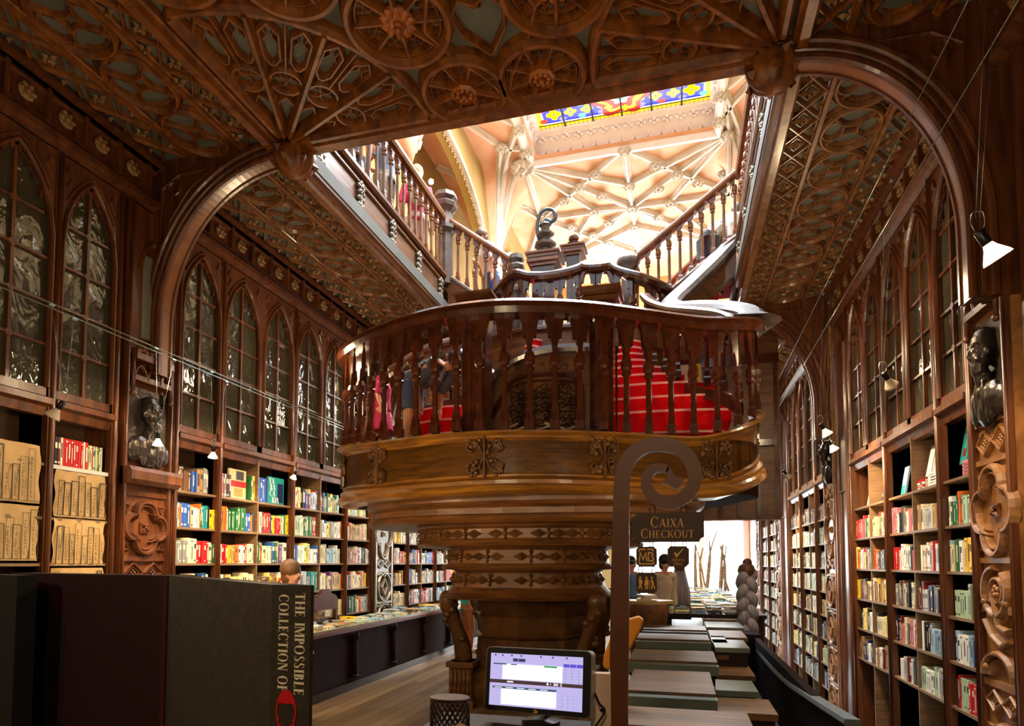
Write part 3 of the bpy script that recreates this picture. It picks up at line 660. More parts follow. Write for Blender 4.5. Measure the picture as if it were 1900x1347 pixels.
# right wall
RN='near right bookcase'
bay('r',5.64,6.28,1,sh_r,-1.1,'near right bookcase bay beside the carved bust pilaster, pink and green spines','right bookcase beside bust',[['white'],['teal','red','pale green','charcoal','orange','white','green'],['cream','light blue','charcoal','yellow','beige','white','green'],['light blue','charcoal','navy','pale green','navy'],['navy','light blue','pink','charcoal','white'],['pale green','navy','red','charcoal','cream','light blue']],empty=(0,))
bay('r',6.28,7.76,2,sh_r,-1.1,'wide near right bookcase bay with stacks of white and red paperbacks on its top shelf','wide near right bookcase',[['white'],['light grey','cream','pink','white','beige','tan','charcoal'],['charcoal','light grey','orange','white','red','black','cream'],['navy','dark red','brown','black','cream','grey','light grey'],DARK,['white','charcoal','light grey','dark red','pale green','white']],posts=(False,True),empty=(0,))
bay('r',7.76,9.19,2,sh_r,-1.1,'third right bookcase bay with a pale cover leaning on its top shelf','third right bookcase',[['white'],['cream','beige','pale yellow','red','green','white'],['cream','pale yellow','white','red','charcoal','orange'],['cream','yellow','brown','pale yellow','tan','charcoal'],['cream','white','black','pale yellow'],['charcoal','white','navy','dark red','tan']],posts=(False,True),empty=(0,))
sh8=[2.31,1.92,1.53,1.15,.77,.39,0,-.38]
RM=[['charcoal','tan','black','brown'],PALE,PALE+['charcoal'],['white','pale green','beige','cream','grey'],['cream','pale yellow','brown','white'],['pale yellow','cream','light blue','charcoal'],['pale green','cream','charcoal','pale yellow'],['grey','charcoal','pale green','light blue']]
bay('r',10.74,11.45,1,sh8,-1.1,'right bookcase bay just past the tall ornate strip','right bookcase past ornate strip',RM)
bay('r',11.45,12.85,2,sh8,-1.1,'middle right bookcase bay, eight shelves of pale spines','middle far right bookcase',RM,posts=(False,True))
bay('r',12.85,14.1,2,sh8,-1.1,'right bookcase bay whose top shelf holds dark covers, before the second ornate strip','right bookcase before second strip',RM,posts=(False,True))
bay('r',15.9,17.3,2,sh8,-1.1,'distant right bookcase bay near the street door','distant right bookcase',[PALE,PALE+['red'],PALE],posts=(True,True))
bay('r',17.3,18.7,2,sh8,-1.1,'most distant right bookcase bay beside the braided pillar','most distant right bookcase',[PALE,['beige','pink','white']],posts=(False,True))
# ------------------------------------------------ trims above the lancets
def cornice(side,y0,y1,n):
    s=-1 if side=='l' else 1; xf=XL if s<0 else XR
    m=MB(); pr=[(-.06,0),(-.06,.03),(-.02,.06),(.02,.08),(.06,.08),(.06,0)]
    nn=(-s,0,0)
    m.box((xf-s*.0,y0,5.06),(xf+s*.1,y1,5.62))
    m.sweep([(xf,y0,5.14),(xf,y1,5.14)],[(-.07,0),(-.05,.05),(-.01,.09),(.04,.09),(.07,0)],nn)
    m.sweep([(xf,y0,5.24),(xf,y1,5.24)],[(-.02,0),(0,.03),(.02,0)],nn)
    m.sweep([(xf,y0,5.56),(xf,y1,5.56)],[(-.06,0),(-.05,.1),(.03,.14),(.06,.14),(.06,0)],nn)
    m.sweep([(xf,y0,5.46),(xf,y1,5.46)],[(-.02,0),(0,.05),(.02,0)],nn)
    o=struct('trim_%d'%n,m,wood_case)
    p=MB(); q=MB(); k=int((y1-y0)/.36)
    for i in range(k+1):
        y=y0+.1+i*(y1-y0-.2)/k
        p.box((xf,y-.02,5.24),(xf-s*.05,y+.02,5.5)); 
        if i<k:
            yc=y+(y1-y0-.2)/k/2; flower(q,(xf-s*.01,yc,5.36),.075,(-s,0,0),6)
    p.build('frieze_uprights',wood_case,o); q.build('frieze_flowers',wood_gold,o)
k=1
for sd,a,b in (('l',2.4,4.97),('l',5.25,10.1),('l',10.4,14.9),('r',3.5,4.97),('r',5.25,10.1),('r',10.4,15.25),('r',15.55,21.5)): cornice(sd,a,b,k); k+=1
struct('trim_8',MB().box((XR-.01,18.7,-1.1),(XR+.3,21.9,5.1)),wood_case)
struct('trim_9',MB().box((XL,14.8,0),(XL-.3,21.9,5.1)),wood_case)
struct('trim_10',MB().box((XL-.02,1.0,0),(XL-.3,2.6,5.1)),wood_case)
struct('trim_11',MB().box((XR+.02,2.5,0),(XR+.3,4.9,5.1)),wood_case)
# ------------------------------------------------ pilasters
silver=noisy('silvered carved wood','#5e5648','#a49a86',(5,5,5),.3,.1,metal=.3)
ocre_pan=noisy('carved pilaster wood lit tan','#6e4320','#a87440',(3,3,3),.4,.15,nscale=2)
def quatre(m,fr,c,r,sc=1,w=.022,h=.04,el=1):
    """quatrefoil moulding with square rosette"""
    pts=[]
    for k in range(4):
        a0=90*k; cx,cy_=c[0]+math.cos(R(a0))*r*.55,c[1]+math.sin(R(a0))*r*.55*el
        pts+=[(cx+r*.5*math.cos(R(a0+t)),cy_+r*.5*el*math.sin(R(a0+t))) for t in range(-100,101,20)]
    rib(m,fr,pts,w,h,True); rib(m,fr,[(c[0]+(p[0]-c[0])*.86,c[1]+(p[1]-c[1])*.86) for p in pts],w*.5,h*.7,True)
def rosette_sq(m,fr,c,r):
    O=fr.p(c); 
    m.poly([(-r,-r),(r,-r),(r,r),(-r,r)],O,fr.U,fr.W,fr.N,.02)
    for k in range(4):
        a=PI/4+PI/2*k; d=fr.U*math.cos(a)+fr.W*math.sin(a); t=fr.N.cross(d); q=O+fr.N*.02
        m.add([q,q+d*r*.6+t*r*.3,q+d*r*1.15,q+d*r*.6-t*r*.3,q+d*r*.6+fr.N*.03],[(0,1,4),(1,2,4),(2,3,4),(3,0,4)])
    m.ball(O+fr.N*.03,r*.25,6)
def lat_panel(m,fr,u0,u1,v0,v1,n=2):
    p=(u1-u0)/n
    for k in range(n):
        c=(u0+(k+.5)*p,(v0+v1)/2); rib(m,fr,[(c[0]-p/2+.01,c[1]),(c[0],v1-.02),(c[0]+p/2-.01,c[1]),(c[0],v0+.02)],.013,.03,True); rib(m,fr,[(c[0]-p*.3,c[1]),(c[0],c[1]+(v1-v0)*.25),(c[0]+p*.3,c[1]),(c[0],c[1]-(v1-v0)*.25)],.008,.02,True)
        for j in range(4):
            a=PI/2*j; m.ball(fr.p((c[0]+.02*math.cos(a),c[1]+.02*math.sin(a)))+fr.N*.01,.014,6)
def bust(t,xf,s,yc,z0,z1,facing=1):
    """bronze-dark head and shoulders relief"""
    m=MB(); h=z1-z0; N_=-s; k=h/.72
    def B(y,z,r,d=.06,sx=1,sy=1,sz=1): m.ball((xf+N_*d*.6,yc+y*k*.86,z0+z*k),r*k,12,0,sz,sx*.7,sy*.9)
    B(0,.5,.12,.07,1,.95,1.2); B(0,.43,.1,.1,1,.9,1.1); B(0,.36,.085,.12,.9,.8,1.2); B(0,.28,.05,.13,.8,.8,1.5)
    B(0,.45,.024,.22,1.2,.8,1.8)
    for sg in (-1,1): B(sg*.045,.48,.02,.19); B(sg*.115,.45,.028,.09,1,.6,1.5); B(sg*.045,.515,.022,.2,1,1.7,.5); B(sg*.05,.405,.03,.17,.7,1.3,.6)
    B(0,.595,.1,.05,1,1,.6); B(0,.25,.075,.06,1,1,1.3)
    for sg in (-1,1):
        B(sg*.12,.1,.13,.04,.7,1,1.1); B(sg*.22,.07,.1,.03,.6,.9,1.2); B(sg*.06,.13,.05,.12,.6,.5,2.6); B(sg*.12,.04,.07,.09,.6,.7,1.8)
    B(0,.04,.14,.03,.7,1,1); B(0,.17,.035,.13,.8,.6,1.4)
    o=m.build('bust_relief',bronze,t); r=o.modifiers.new('r','REMESH'); r.mode='VOXEL'; r.voxel_size=.011*k; r.use_smooth_shade=True
bronze=noisy('dark bronze patina','#2c2420','#4a4038',(8,8,8),.3,.3,metal=.55)
def canopy(t,xf,s,y0,y1,z):
    m=MB(); fr=Frame((xf-s*.06,0,0),(0,1,0),(0,0,1),(-s,0,0)); n=3; w=(y1-y0)/n
    m.box((xf,y0,z),(xf-s*.1,y1,z+.05)); m.box((xf,y0,z+.2),(xf-s*.12,y1,z+.26))
    for k in range(n):
        rib(m,fr,gothic(y0+(k+.5)*w,w/2,z+.02,z+.15,4),.012,.04)
        m.ball((xf-s*.1,y0+(k+.5)*w,z+.3),.03,6); m.lathe([(.02,0),(.03,.03),(.001,.1)],(xf-s*.1,y0+k*w+.03,z+.26),6)
        m.lathe([(.02,0),(.03,.03),(.001,.1)],(xf-s*.1,y0+(k+1)*w-.03,z+.26),6)
    for yy in (y0,y1): m.tube([(xf-s*.08,yy,z-.12),(xf-s*.08,yy,z+.3)],.018,6); m.ball((xf-s*.08,yy,z-.13),.03,6)
    m.build('canopy',wood_case,t)
def bust_pilaster(side,y0,y1,zb,label,m_,order):
    s=-1 if side=='l' else 1; xf=(XL-.02 if s<0 else XR+.02)-s*.0; yc=(y0+y1)/2
    t=thing('pilaster',label,'pilaster',(xf,yc,0 if s<0 else zb)); fr=Frame((xf-s*.02,0,0),(0,1,0),(0,0,1),(-s,0,0))
    MB().box((xf-s*.02,y0,zb),(xf+s*.3,y1,5.1)).build('pier_body',m_,t)
    m=MB()
    for yy in (y0+.02,y1-.02): m.box((xf-s*.02,yy-.02,zb),(xf-s*.055,yy+.02,5.1)); m.tube([(xf-s*.06,yy,zb),(xf-s*.06,yy,5.05)],.016,6)
    m.build('edge_moulding',wood_case,t)
    q=MB(); ros=MB()
    bz0,bz1=order['bust']; 
    for (kind,a,b) in order['panels']:
        if kind=='ledge': 
            q.box((xf-s*.02,y0-.0,a),(xf-s*.1,y1+.0,b)); q.sweep([(xf-s*.1,y0-.02,(a+b)/2),(xf-s*.1,y1+.02,(a+b)/2)],[(-(b-a)/2,-.02),(-(b-a)/2,.05),(-(b-a)/4,.08),((b-a)/4,.08),((b-a)/2,.03),((b-a)/2,-.02)],(-s,0,0))
        elif kind=='strip': q.box((xf-s*.02,y0+.04,a),(xf-s*.045,y1-.04,b))
        elif kind=='quatre': 
            quatre(q,fr,(yc,(a+b)/2),min((y1-y0)*.5,(b-a)*.46)*.98,el=(b-a)*.46/((y1-y0)*.5) if (b-a)*.46>(y1-y0)*.5 else 1,w=.03,h=.06); (rosette_sq(ros,fr,(yc,(a+b)/2),.05) if a>1 else None)
            for sy1 in (-1,1):
                for sz1 in (-1,1):
                    c=(yc+sy1*(y1-y0)*.36,(a+b)/2+sz1*(b-a)*.4); rib(q,fr,[(c[0],c[1]-sz1*.07),(c[0]-sy1*.03,c[1]),(c[0]+sy1*.04,c[1]+sz1*.01)],.01,.02,True)
        elif kind=='lat': lat_panel(q,fr,y0+.05,y1-.05,a,b)
        elif kind=='arc':
            rib(q,fr,arc((yc,a),(y1-y0)*.38,0,180,14,(b-a)*.85),.028,.06); rib(q,fr,arc((yc,a),(y1-y0)*.28,0,180,12,(b-a)*.62),.012,.04); q.ball(fr.p((yc+(y1-y0)*.28,a+(b-a)*.3))+fr.N*.04,.03,8)
        elif kind=='scroll':   # S scrolls winding up the panel with leaves
            hh=b-a; r=(y1-y0)*.3
            rib(q,fr,[(yc+(r*(1-.0*t))*math.cos(R(90-t)),b-r-.03+r*math.sin(R(90-t))) for t in range(0,330,20)],.03,.06)
            rib(q,fr,arc((yc,b-r-.03),r*.55,0,360,14)[:-1],.018,.045,True)
            rib(q,fr,[(yc-r,a+hh*.1),(yc-r*.3,a+hh*.02),(yc+r*.5,a+hh*.12),(yc+r*1.1,a+hh*.3)],.024,.05)
            rib(q,fr,[(yc-r*.9,a+hh*.2),(yc-r*.2,a+hh*.25),(yc,a+hh*.45),(yc+r*.1,a+hh*.55)],.026,.06)
            for sg in (-1,1):
                rib(q,fr,[(yc,a+hh*.5),(yc+sg*r*.6,a+hh*.55),(yc+sg*r*1.05,a+hh*.48),(yc+sg*r*1.1,a+hh*.4)],.018,.045)
                rib(q,fr,[(yc+sg*r*.3,a+hh*.5),(yc+sg*r*.7,a+hh*.36),(yc+sg*r*.4,a+hh*.28)],.014,.035)
                q.ball(fr.p((yc+sg*r*.9,a+hh*.52))+fr.N*.04,.032,8)
            for j in range(5): q.ball(fr.p((yc+.03*math.cos(j*1.3),b-r-.03+.03*math.sin(j*1.3)))+fr.N*.03,.022,6)
    q.build('carved_tracery',m_,t)
    if ros.v: ros.build('square_rosette',wood_case,t)
    MB().box((xf-s*.02,y0+.04,bz0),(xf-s*.03,y1-.04,bz1)).build('relief_ground',bronze,t)
    bust(t,xf-s*.03,s,yc,bz0+.02,bz1)
    canopy(t,xf,s,y0+.06,y1-.06,bz1+.05)
    m=MB(); m.box((xf-s*.02,yc-.1,bz1+.5),(xf-s*.03,yc+.1,4.6)); m.build('plain_panel',mat_grey,t)
    m=MB(); rib(m,fr,gothic(yc,.14,4.45,4.75,5),.02,.04); 
    for i in range(6): m.ball((xf-s*.07,yc+.02*math.sin(i*2),bz1+.42+i*.0),.03,6)
    m.build('niche_arch',wood_case,t)
    return t
bust_pilaster('l',4.68,5.25,0,'carved wooden pilaster with a dark bearded bust relief over a quatrefoil panel, left wall',wood_case,
  dict(bust=(2.58,3.28),panels=[('ledge',2.34,2.5),('strip',2.24,2.28),('quatre',1.68,2.2),('strip',1.62,1.66),('lat',1.4,1.62),('strip',1.36,1.4),('scroll',.7,1.34),('arc',.3,.6)]))
bust_pilaster('r',5.0,5.58,-1.1,'carved pilaster with a dark bust relief above a tan quatrefoil panel, right picture edge',ocre_pan,
  dict(bust=(2.66,3.4),panels=[('strip',2.62,2.66),('lat',2.38,2.6),('strip',2.33,2.37),('quatre',1.64,2.32),('strip',1.6,1.64),('scroll',1.0,1.6),('arc',.78,.98),('strip',.7,.75),('lat',.5,.69),('quatre',0,.45)]))
def strip_pilaster(side,y0,y1,zb,label,m_,zt=3.0,dark=None):
    s=-1 if side=='l' else 1; xf=(XL if s<0 else XR); yc=(y0+y1)/2
    t=thing('pilaster',label,'pilaster',(xf,yc,0 if s<0 else zb)); fr=Frame((xf-s*.02,0,0),(0,1,0),(0,0,1),(-s,0,0))
    MB().box((xf-s*.02,y0,zb),(xf+s*.3,y1,5.1)).build('pier_body',wood_case,t)
    q=MB(); z=2.62; k=0
    quatre(q,fr,(yc,2.1),.3,el=1.35); rosette_sq(q,fr,(yc,2.1),.05); lat_panel(q,fr,y0+.05,y1-.05,1.5,1.68)
    lat_panel(q,fr,y0+.05,y1-.05,2.55,2.75)
    z=1.45
    while z>zb+.45:
        r=.24; rib(q,fr,[(yc+r*math.cos(t_)*(1-.0),z-.26+.24*math.sin(t_)) for t_ in [2*PI*i/16 for i in range(16)]],.026,.05,True)
        rib(q,fr,[(yc-.1,z-.26),(yc,z-.12),(yc+.1,z-.26),(yc,z-.4)],.018,.05,True)
        for sg in (-1,1): rib(q,fr,[(yc+sg*.26,z-.05),(yc+sg*.12,z-.02),(yc,z-.08)],.018,.04)
        q.box((xf-s*.02,y0+.03,z-.54),(xf-s*.05,y1-.03,z-.51)); z-=.54
    for yy in (y0+.02,y1-.02): q.box((xf-s*.02,yy-.02,zb),(xf-s*.05,yy+.02,5.1))
    q.build('carved_tracery',m_,t)
    b=MB(); n_=.03
    b.box((xf-s*.02,y0+.05,2.85),(xf-s*.03,y1-.05,3.5)); b.build('relief_ground',bronze,t)
    if s>0: bust(t,xf-s*.03,s,yc,2.87,3.5)
    canopy(t,xf,s,y0+.06,y1-.06,3.55)
    return t
strip_pilaster('l',9.72,10.36,0,'silvery carved pilaster with quatrefoil and vase shapes beside the lower drum',silver)
strip_pilaster('r',10.02,10.68,-1.1,'tall ornate pale-carved pilaster strip between the near and middle right bookcases',ocre_pan)
strip_pilaster('r',15.15,15.85,-1.1,'second ornate pilaster strip, further along the right wall',ocre_pan)
strip_pilaster('r',19.0,19.7,-1.1,'farthest ornate pilaster strip by the braided pillar',ocre_pan)
for (a,b,lb) in ((9.22,9.98,'plain tall panelled wooden pier right of the first ornate strip'),(14.15,15.1,'plain tall panelled wooden pier right of the second ornate strip')):
    t=thing('wall_panel',lb,'panel',(XR,(a+b)/2,-1.1)); 
    MB().box((XR,a,-1.1),(XR+.3,b,5.1)).build('board',wood_case,t)
    m=MB(); fr=Frame((XR,0,0),(0,1,0),(0,0,1),(-1,0,0)); rib(m,fr,[(a+.08,-1),(a+.08,4.6),((a+b)/2,4.9),(b-.08,4.6),(b-.08,-1)],.03,.05,True); rib(m,fr,[(a+.2,-.9),(a+.2,2.6),(b-.2,2.6),(b-.2,-.9)],.015,.03,True); m.build('panel_moulding',wood_case,t)
# brown kraft paper sheets with drawn book spines on the near left shelves
kraft=noisy('kraft paper','#a8844c','#c49c60',(2,2,2),.7,.25); ink=mat('black marker ink','#241c14',.6)
def kraft_sheet(y0,y1,z0,z1,seed,label):
    random.seed(seed); m=MB(); x=XL-.0
    nn=8; vs=[(x+.012*math.sin(i*2.1+j*1.3+seed),y0+(y1-y0)*i/nn,z0+(z1-z0)*j/nn) for j in range(nn+1) for i in range(nn+1)]
    vs2=[(a-.003,b,c) for a,b,c in vs]; n2=len(vs); f=[(j*(nn+1)+i,j*(nn+1)+i+1,(j+1)*(nn+1)+i+1,(j+1)*(nn+1)+i) for j in range(nn) for i in range(nn)]
    m.add(vs+vs2,f+[tuple(q+n2 for q in g[::-1]) for g in f],0,True)
    o=thing('paper_sheet',label,'paper',(x,(y0+y1)/2,z0)); m.build('sheet',kraft,o)
    d=MB(); y=y0+.02; X=x+.014
    def ln(p,q,w): d.sweep([(X,*p),(X,*q)],[(-w,0),(-w,.002),(w,.002),(w,0)],(1,0,0))
    while y<y1-.05:
        wd=random.uniform(.04,.075); h=(z1-z0)*random.uniform(.6,.93); w=random.choice([.0012,.0025,.004]); tl=random.uniform(-.01,.01)
        ln((y,z0+.015),(y+tl,z0+h),w); ln((y+tl,z0+h),(y+wd*.92+tl,z0+h),w); ln((y+wd*.92+tl,z0+h),(y+wd*.92,z0+.015),w)
        zz=z0+.05; 
        while zz<z0+h-.06: 
            ln((y+wd*.3,zz),(y+wd*.3+random.uniform(.008,.022),zz+random.uniform(-.006,.006)),.0014); ln((y+wd*.35,zz),(y+wd*.35,zz+.012),.0012); zz+=random.uniform(.014,.03)
        y+=wd
    ln((y0+.01,z0+.014),(y1-.01,z0+.014),.002)
    d.build('marker_drawing',ink,o)
kraft_sheet(4.06,4.54,1.99,2.38,3,'brown paper sheet drawn with book spines, directly under the row of red books')
kraft_sheet(4.06,4.54,1.58,1.97,5,'brown paper sheet drawn with book spines, below the uppermost sheet of its bay')
kraft_sheet(4.06,4.54,1.2,1.56,8,'brown paper sheet just behind the top edge of the dark red box')
kraft_sheet(3.3,3.93,2.08,2.55,9,'brown paper sheet at the left picture edge, upper one with a thick drawn outline')
kraft_sheet(3.3,3.93,1.62,2.06,11,'brown paper sheet at the left picture edge, lower one')
random.seed(11)
MB().box((XL+.0,4.04,2.385),(XL-.3,4.56,2.418)).build('shelf_plank',mat('white painted shelf','#c9c4b4',.4)).update_tag()
tag(bpy.data.objects['shelf_plank'],'white painted shelf plank carrying the row of red books','shelf')
# red books row
y=4.07; z=2.42; i=1
seqn=[('black',.03)]+[('dark red',.022),('cream',.02),('red',.02),('red',.026),('red',.022),('red',.024),('red',.02),('red',.022),('red',.026),('red',.02),('cream',.018),('red',.028)]+[('pale green',.012),('cream',.012),('pale yellow',.012),('red',.01),('cream',.012),('teal',.012),('pale yellow',.012),('green',.012),('brown',.012),('cream',.012),('pale green',.012)]
for key,t2 in seqn:
    BOOKS.append((9,dict(c=(XL-.13,y+t2/2,z),size=(.2,t2,.24 if i<14 else .22),rz=PI,key=key,label='%s book, %s from left in the red row on the white plank'%(key,ordn(i)),group='row of red books on the white plank',flat=False))); y+=t2+.001; i+=1
# =====================================================================  BALUSTRADES
rp_ = [(-.07,-.05),(-.09,-.01),(-.085,.03),(-.05,.06),(.05,.06),(.085,.03),(.09,-.01),(.07,-.05)]
def baluster_at(mb,x,y,z0,z1,sc=1,ang=0,mi=0):
    """slim turned shaft on a stepped square base, collar and capital"""
    h=z1-z0; r=.03*sc
    mb.lathe([(r*1.9,0),(r*1.9,.08*sc),(r*1.5,.1*sc),(r*1.35,.16*sc),(r*.9,.2*sc)],(x,y,z0),4,mi,False,rot=PI/4+ang)
    mb.lathe([(r*.9,.19*sc),(r*.95,h*.5),(r*.85,h-.09*sc),(r*1.5,h-.075*sc),(r*1.5,h-.05*sc),(r*1.1,h-.035*sc),(r*1.7,h-.01*sc),(r*1.75,h+.04*sc),(r*1.3,h+.09*sc)],(x,y,z0),8,mi,False)
def balustrade(par,path,hh,step,m_,arch=.22,sc=1,rail=True,base=True,skip=None,th=.06,rscale=1):
    """path: 3D base line; hh: rail height above it (number or list). Each baluster and arcade bay a part"""
    P=[V(p) for p in path]; n=len(P); hs=hh if isinstance(hh,list) else [hh]*n
    T=[V((p.x,p.y,p.z+h)) for p,h in zip(P,hs)]
    if base: MB().sweep(P,[(-.07*rscale,-.04),(-.07*rscale,.0),(-.05*rscale,.03),(.05*rscale,.03),(.07*rscale,0),(.07*rscale,-.04)],(0,0,1)).build('base_rail',m_,par)
    if rail: MB().sweep(T,[(a*rscale,b*rscale) for a,b in rp_],(0,0,1),smooth=False).build('handrail',m_,par)
    # equal spacing along the plan
    d=[0]
    for i in range(1,n): d.append(d[-1]+(P[i]-P[i-1]).length)
    k=max(1,round(d[-1]/step)); pos=[]
    j=0
    for i in range(k+1):
        s=d[-1]*(i/k)
        while j<n-2 and d[j+1]<s: j+=1
        t=(s-d[j])/max(1e-9,d[j+1]-d[j]); pos.append((P[j].lerp(P[j+1],t),T[j].lerp(T[j+1],t)))
    proto={}
    for i,(a,b) in enumerate(pos):
        if skip and skip(i): continue
        key=round(b.z-a.z,2)
        if key not in proto:
            m=MB(); baluster_at(m,0,0,.03,(b.z-a.z)-arch-.02,sc); o=m.build('baluster',m_,par,world=False); proto[key]=o
        else:
            o=proto[key].copy(); COL.objects.link(o); o.parent=par
        inv=WM(par).inverted(); o.location=inv@V(a)
    ar=MB()
    for i in range(k):
        (a,b),(c,e)=pos[i],pos[i+1]; u=(V((c.x,c.y,0))-V((a.x,a.y,0))); L=u.length; 
        if L<1e-4: continue
        u.normalize(); nn=V((-u.y,u.x,0)); N_=8; w0=.035*sc
        CP=[(0,-.02),(.13,0),(.16,.1),(.2,.25),(.28,.38),(.38,.45),(.46,.43),(.52,.4),(.55,.52),(.62,.68),(.76,.82),(1,.94)]
        pts=[(u/2,z) for u,z in CP]+[(1-u/2,z) for u,z in CP[-2::-1]]
        for q in range(len(pts)-1):
            (t0,e0),(t1,e1)=pts[q],pts[q+1]
            A=b.lerp(e,t0); B=b.lerp(e,t1); l0=A.z-arch+e0*arch; l1=B.z-arch+e1*arch
            vs=[]
            for sg in (-1,1):
                off=nn*(th/2*sg); vs+=[V((A.x,A.y,l0))+off,V((B.x,B.y,l1))+off,V((B.x,B.y,B.z-.03))+off,V((A.x,A.y,A.z-.03))+off]
            ar.add(vs,[(0,1,2,3),(7,6,5,4),(0,4,5,1),(3,2,6,7)])
    ar.build('arcade',m_,par)
    return pos
# ------------------------------------------------ gallery balustrades
def gallery(side,y0,y1,label):
    s=1 if side=='l' else -1; x=GL-.02 if s>0 else GR+.02     # s: direction to the opening
    t=thing('balustrade',label,'balustrade',(x,(y0+y1)/2,ZC),0,'gallery fronts around the opening')
    MB().box((x-s*.15,y0,ZC-.02),(x-s*.02,y1,6.22)).build('fascia_panel',wood_gal,t)
    m=MB()
    for z,a,b in ((ZC-.02,.06,.1),(ZC+.12,.03,.05),(6.08,.03,.05),(6.2,.06,.1)): m.sweep([(x-s*.02,y0,z),(x-s*.02,y1,z)],[(-b/2,0),(-b/2,a*.6),(-b*.2,a),(b*.2,a),(b/2,a*.6),(b/2,0)],(s,0,0))
    m.build('fascia_moulding',wood_gal,t)
    MB().box((x-s*.015,y0,ZC+.03),(x+s*.045,y1,ZC+.075)).build('edge_highlight_strip',edge_highlight,t)  # pale strip stands in for light caught along the fascia edge
    k=0; y=y0+.45
    pr=MB()
    c=(x-s*.01,0,5.88)
    for zz in (.14,.07,-.0,-.08,-.15):
        for dy in (-.05,.0,.05): pr.ball((x,dy+.01*math.sin(zz*40),5.88+zz),.03,6)
    pr.box((x-s*.02,-.02,5.66),(x+s*.02,.02,6.1))
    for q in (-.13,.13): flower(pr,(x,0,5.88+q),.07,(s,0,0),6)
    first=None
    while y<y1-.1:
        if first is None: first=pr.build('carved_drop',silver,t,world=True); base=first.location.copy(); first.location=base+V((0,y,0))
        else: o=first.copy(); COL.objects.link(o); o.parent=t; o.location=base+V((0,y,0))
        y+=.86
    balustrade(t,[(x-s*.06,y0+ (y1-y0)*i/10,6.24) for i in range(11)],.93,.2,wood_gal2,arch=.2,sc=.8)
    return t
edge_highlight=mat('pale edge highlight','#b8bcc0',.35)
wood_gal2=noisy('gallery baluster wood','#5a3018','#8c5a34',(4,4,3),.3,.1,coat=.3)
gallery('l',5.2,9.25,'left upper gallery front with pale carved drops and slim balusters')
gallery('r',5.2,9.35,'right upper gallery front seen edge-on beside the lattice soffit')
def turned(name,label,x,y,z0,z1,r,m_,kind='newel',n=8,oct_=True):
    t=thing('newel_post',label,'newel post',(x,y,z0),0)
    MB().lathe([(r*.8,0),(r*.8,(z1-z0)*.55)],(x,y,z0),n,rot=PI/8).build('shaft',m_,t)
    h=(z1-z0); b=z0+h*.55
    MB().lathe([(r*.8,0),(r*1.15,h*.04),(r*1.15,h*.08),(r*.8,h*.1),(r*.75,h*.24),(r*1.2,h*.28),(r*1.3,h*.32),(r*.9,h*.36),(r*1.25,h*.39),(r*1.1,h*.44),(.01,h*.45)],(x,y,b),n,rot=PI/8).build('finial',m_,t)
    return t
grey_wood=noisy('greyish dark wood','#3e322c','#6a5c52',(5,5,5),.5,.1)  # dark wood with a grey tone
turned('newel','octagonal newel at the corner of the left upper gallery',GL-.06,9.38,6.1,7.62,.16,grey_wood)
turned('newel','low newel top beyond the left gallery corner, by the pale pier',-3.35,10.9,6.1,7.5,.15,wood_gal2)
# flights from the galleries down to the central landing
LZ=4.95
def flight(side,label):
    s=1 if side=='l' else -1
    t=thing('gallery_stair',label,'staircase',(-1.35-s*1.6,9.8,LZ))
    if s>0: a=(GL,9.4,6.24); b=(-2.3,9.4,5.3); 
    else: a=(GR,9.4,6.3); b=(-.55,9.4,5.25)
    path=[V(a).lerp(V(b),i/8) for i in range(9)]
    balustrade(t,path,.92,.2,wood_gal2,arch=.2,sc=.8)
    m=MB(); m.poly([(a[0],a[2]),(b[0],b[2]),(b[0],b[2]-.55),(a[0],a[2]-.62)],(0,9.36,0),(1,0,0),(0,0,1),(0,1,0),.08); m.build('string_board',wood_gal2,t)
    m=MB(); m.sweep([(a[0],9.34,a[2]-.02),(b[0],9.34,b[2]-.02)],[(-.03,-.03),(-.03,.012),(.0,.02),(.0,-.03)],(0,-1,0)); m.sweep([(a[0],9.34,a[2]-.58),(b[0],9.34,b[2]-.5)],[(-.02,-.03),(-.02,.02),(.01,.03),(.01,-.03)],(0,-1,0)); m.build('string_moulding',grey_wood,t)
    n=7
    for i in range(n):
        x0=b[0]+(a[0]-b[0])*i/n; x1=b[0]+(a[0]-b[0])*(i+1)/n; z=LZ+ (6.1-LZ)*(i+1)/n
        MB().box((x0,9.45,z-.2),(x1,10.6,z)).build('step',red_carpet,t)
flight('l','flight of steps rising from the landing to the left gallery'); flight('r','flight of steps rising from the landing to the right gallery')
# far side rail of the flights
for s,lb in ((1,'rear balustrade of the left upper flight'),(-1,'rear balustrade of the right upper flight')):
    t=thing('balustrade',lb,'balustrade',(-1.35-s*1.6,10.7,LZ)); a=(GL,10.7,6.24) if s>0 else (GR,10.7,6.24); b=(-2.3,10.7,5.2) if s>0 else (-.4,10.7,5.2)
    balustrade(t,[V(a).lerp(V(b),i/6) for i in range(7)],.85,.24,wood_gal2,arch=.18,sc=.8)
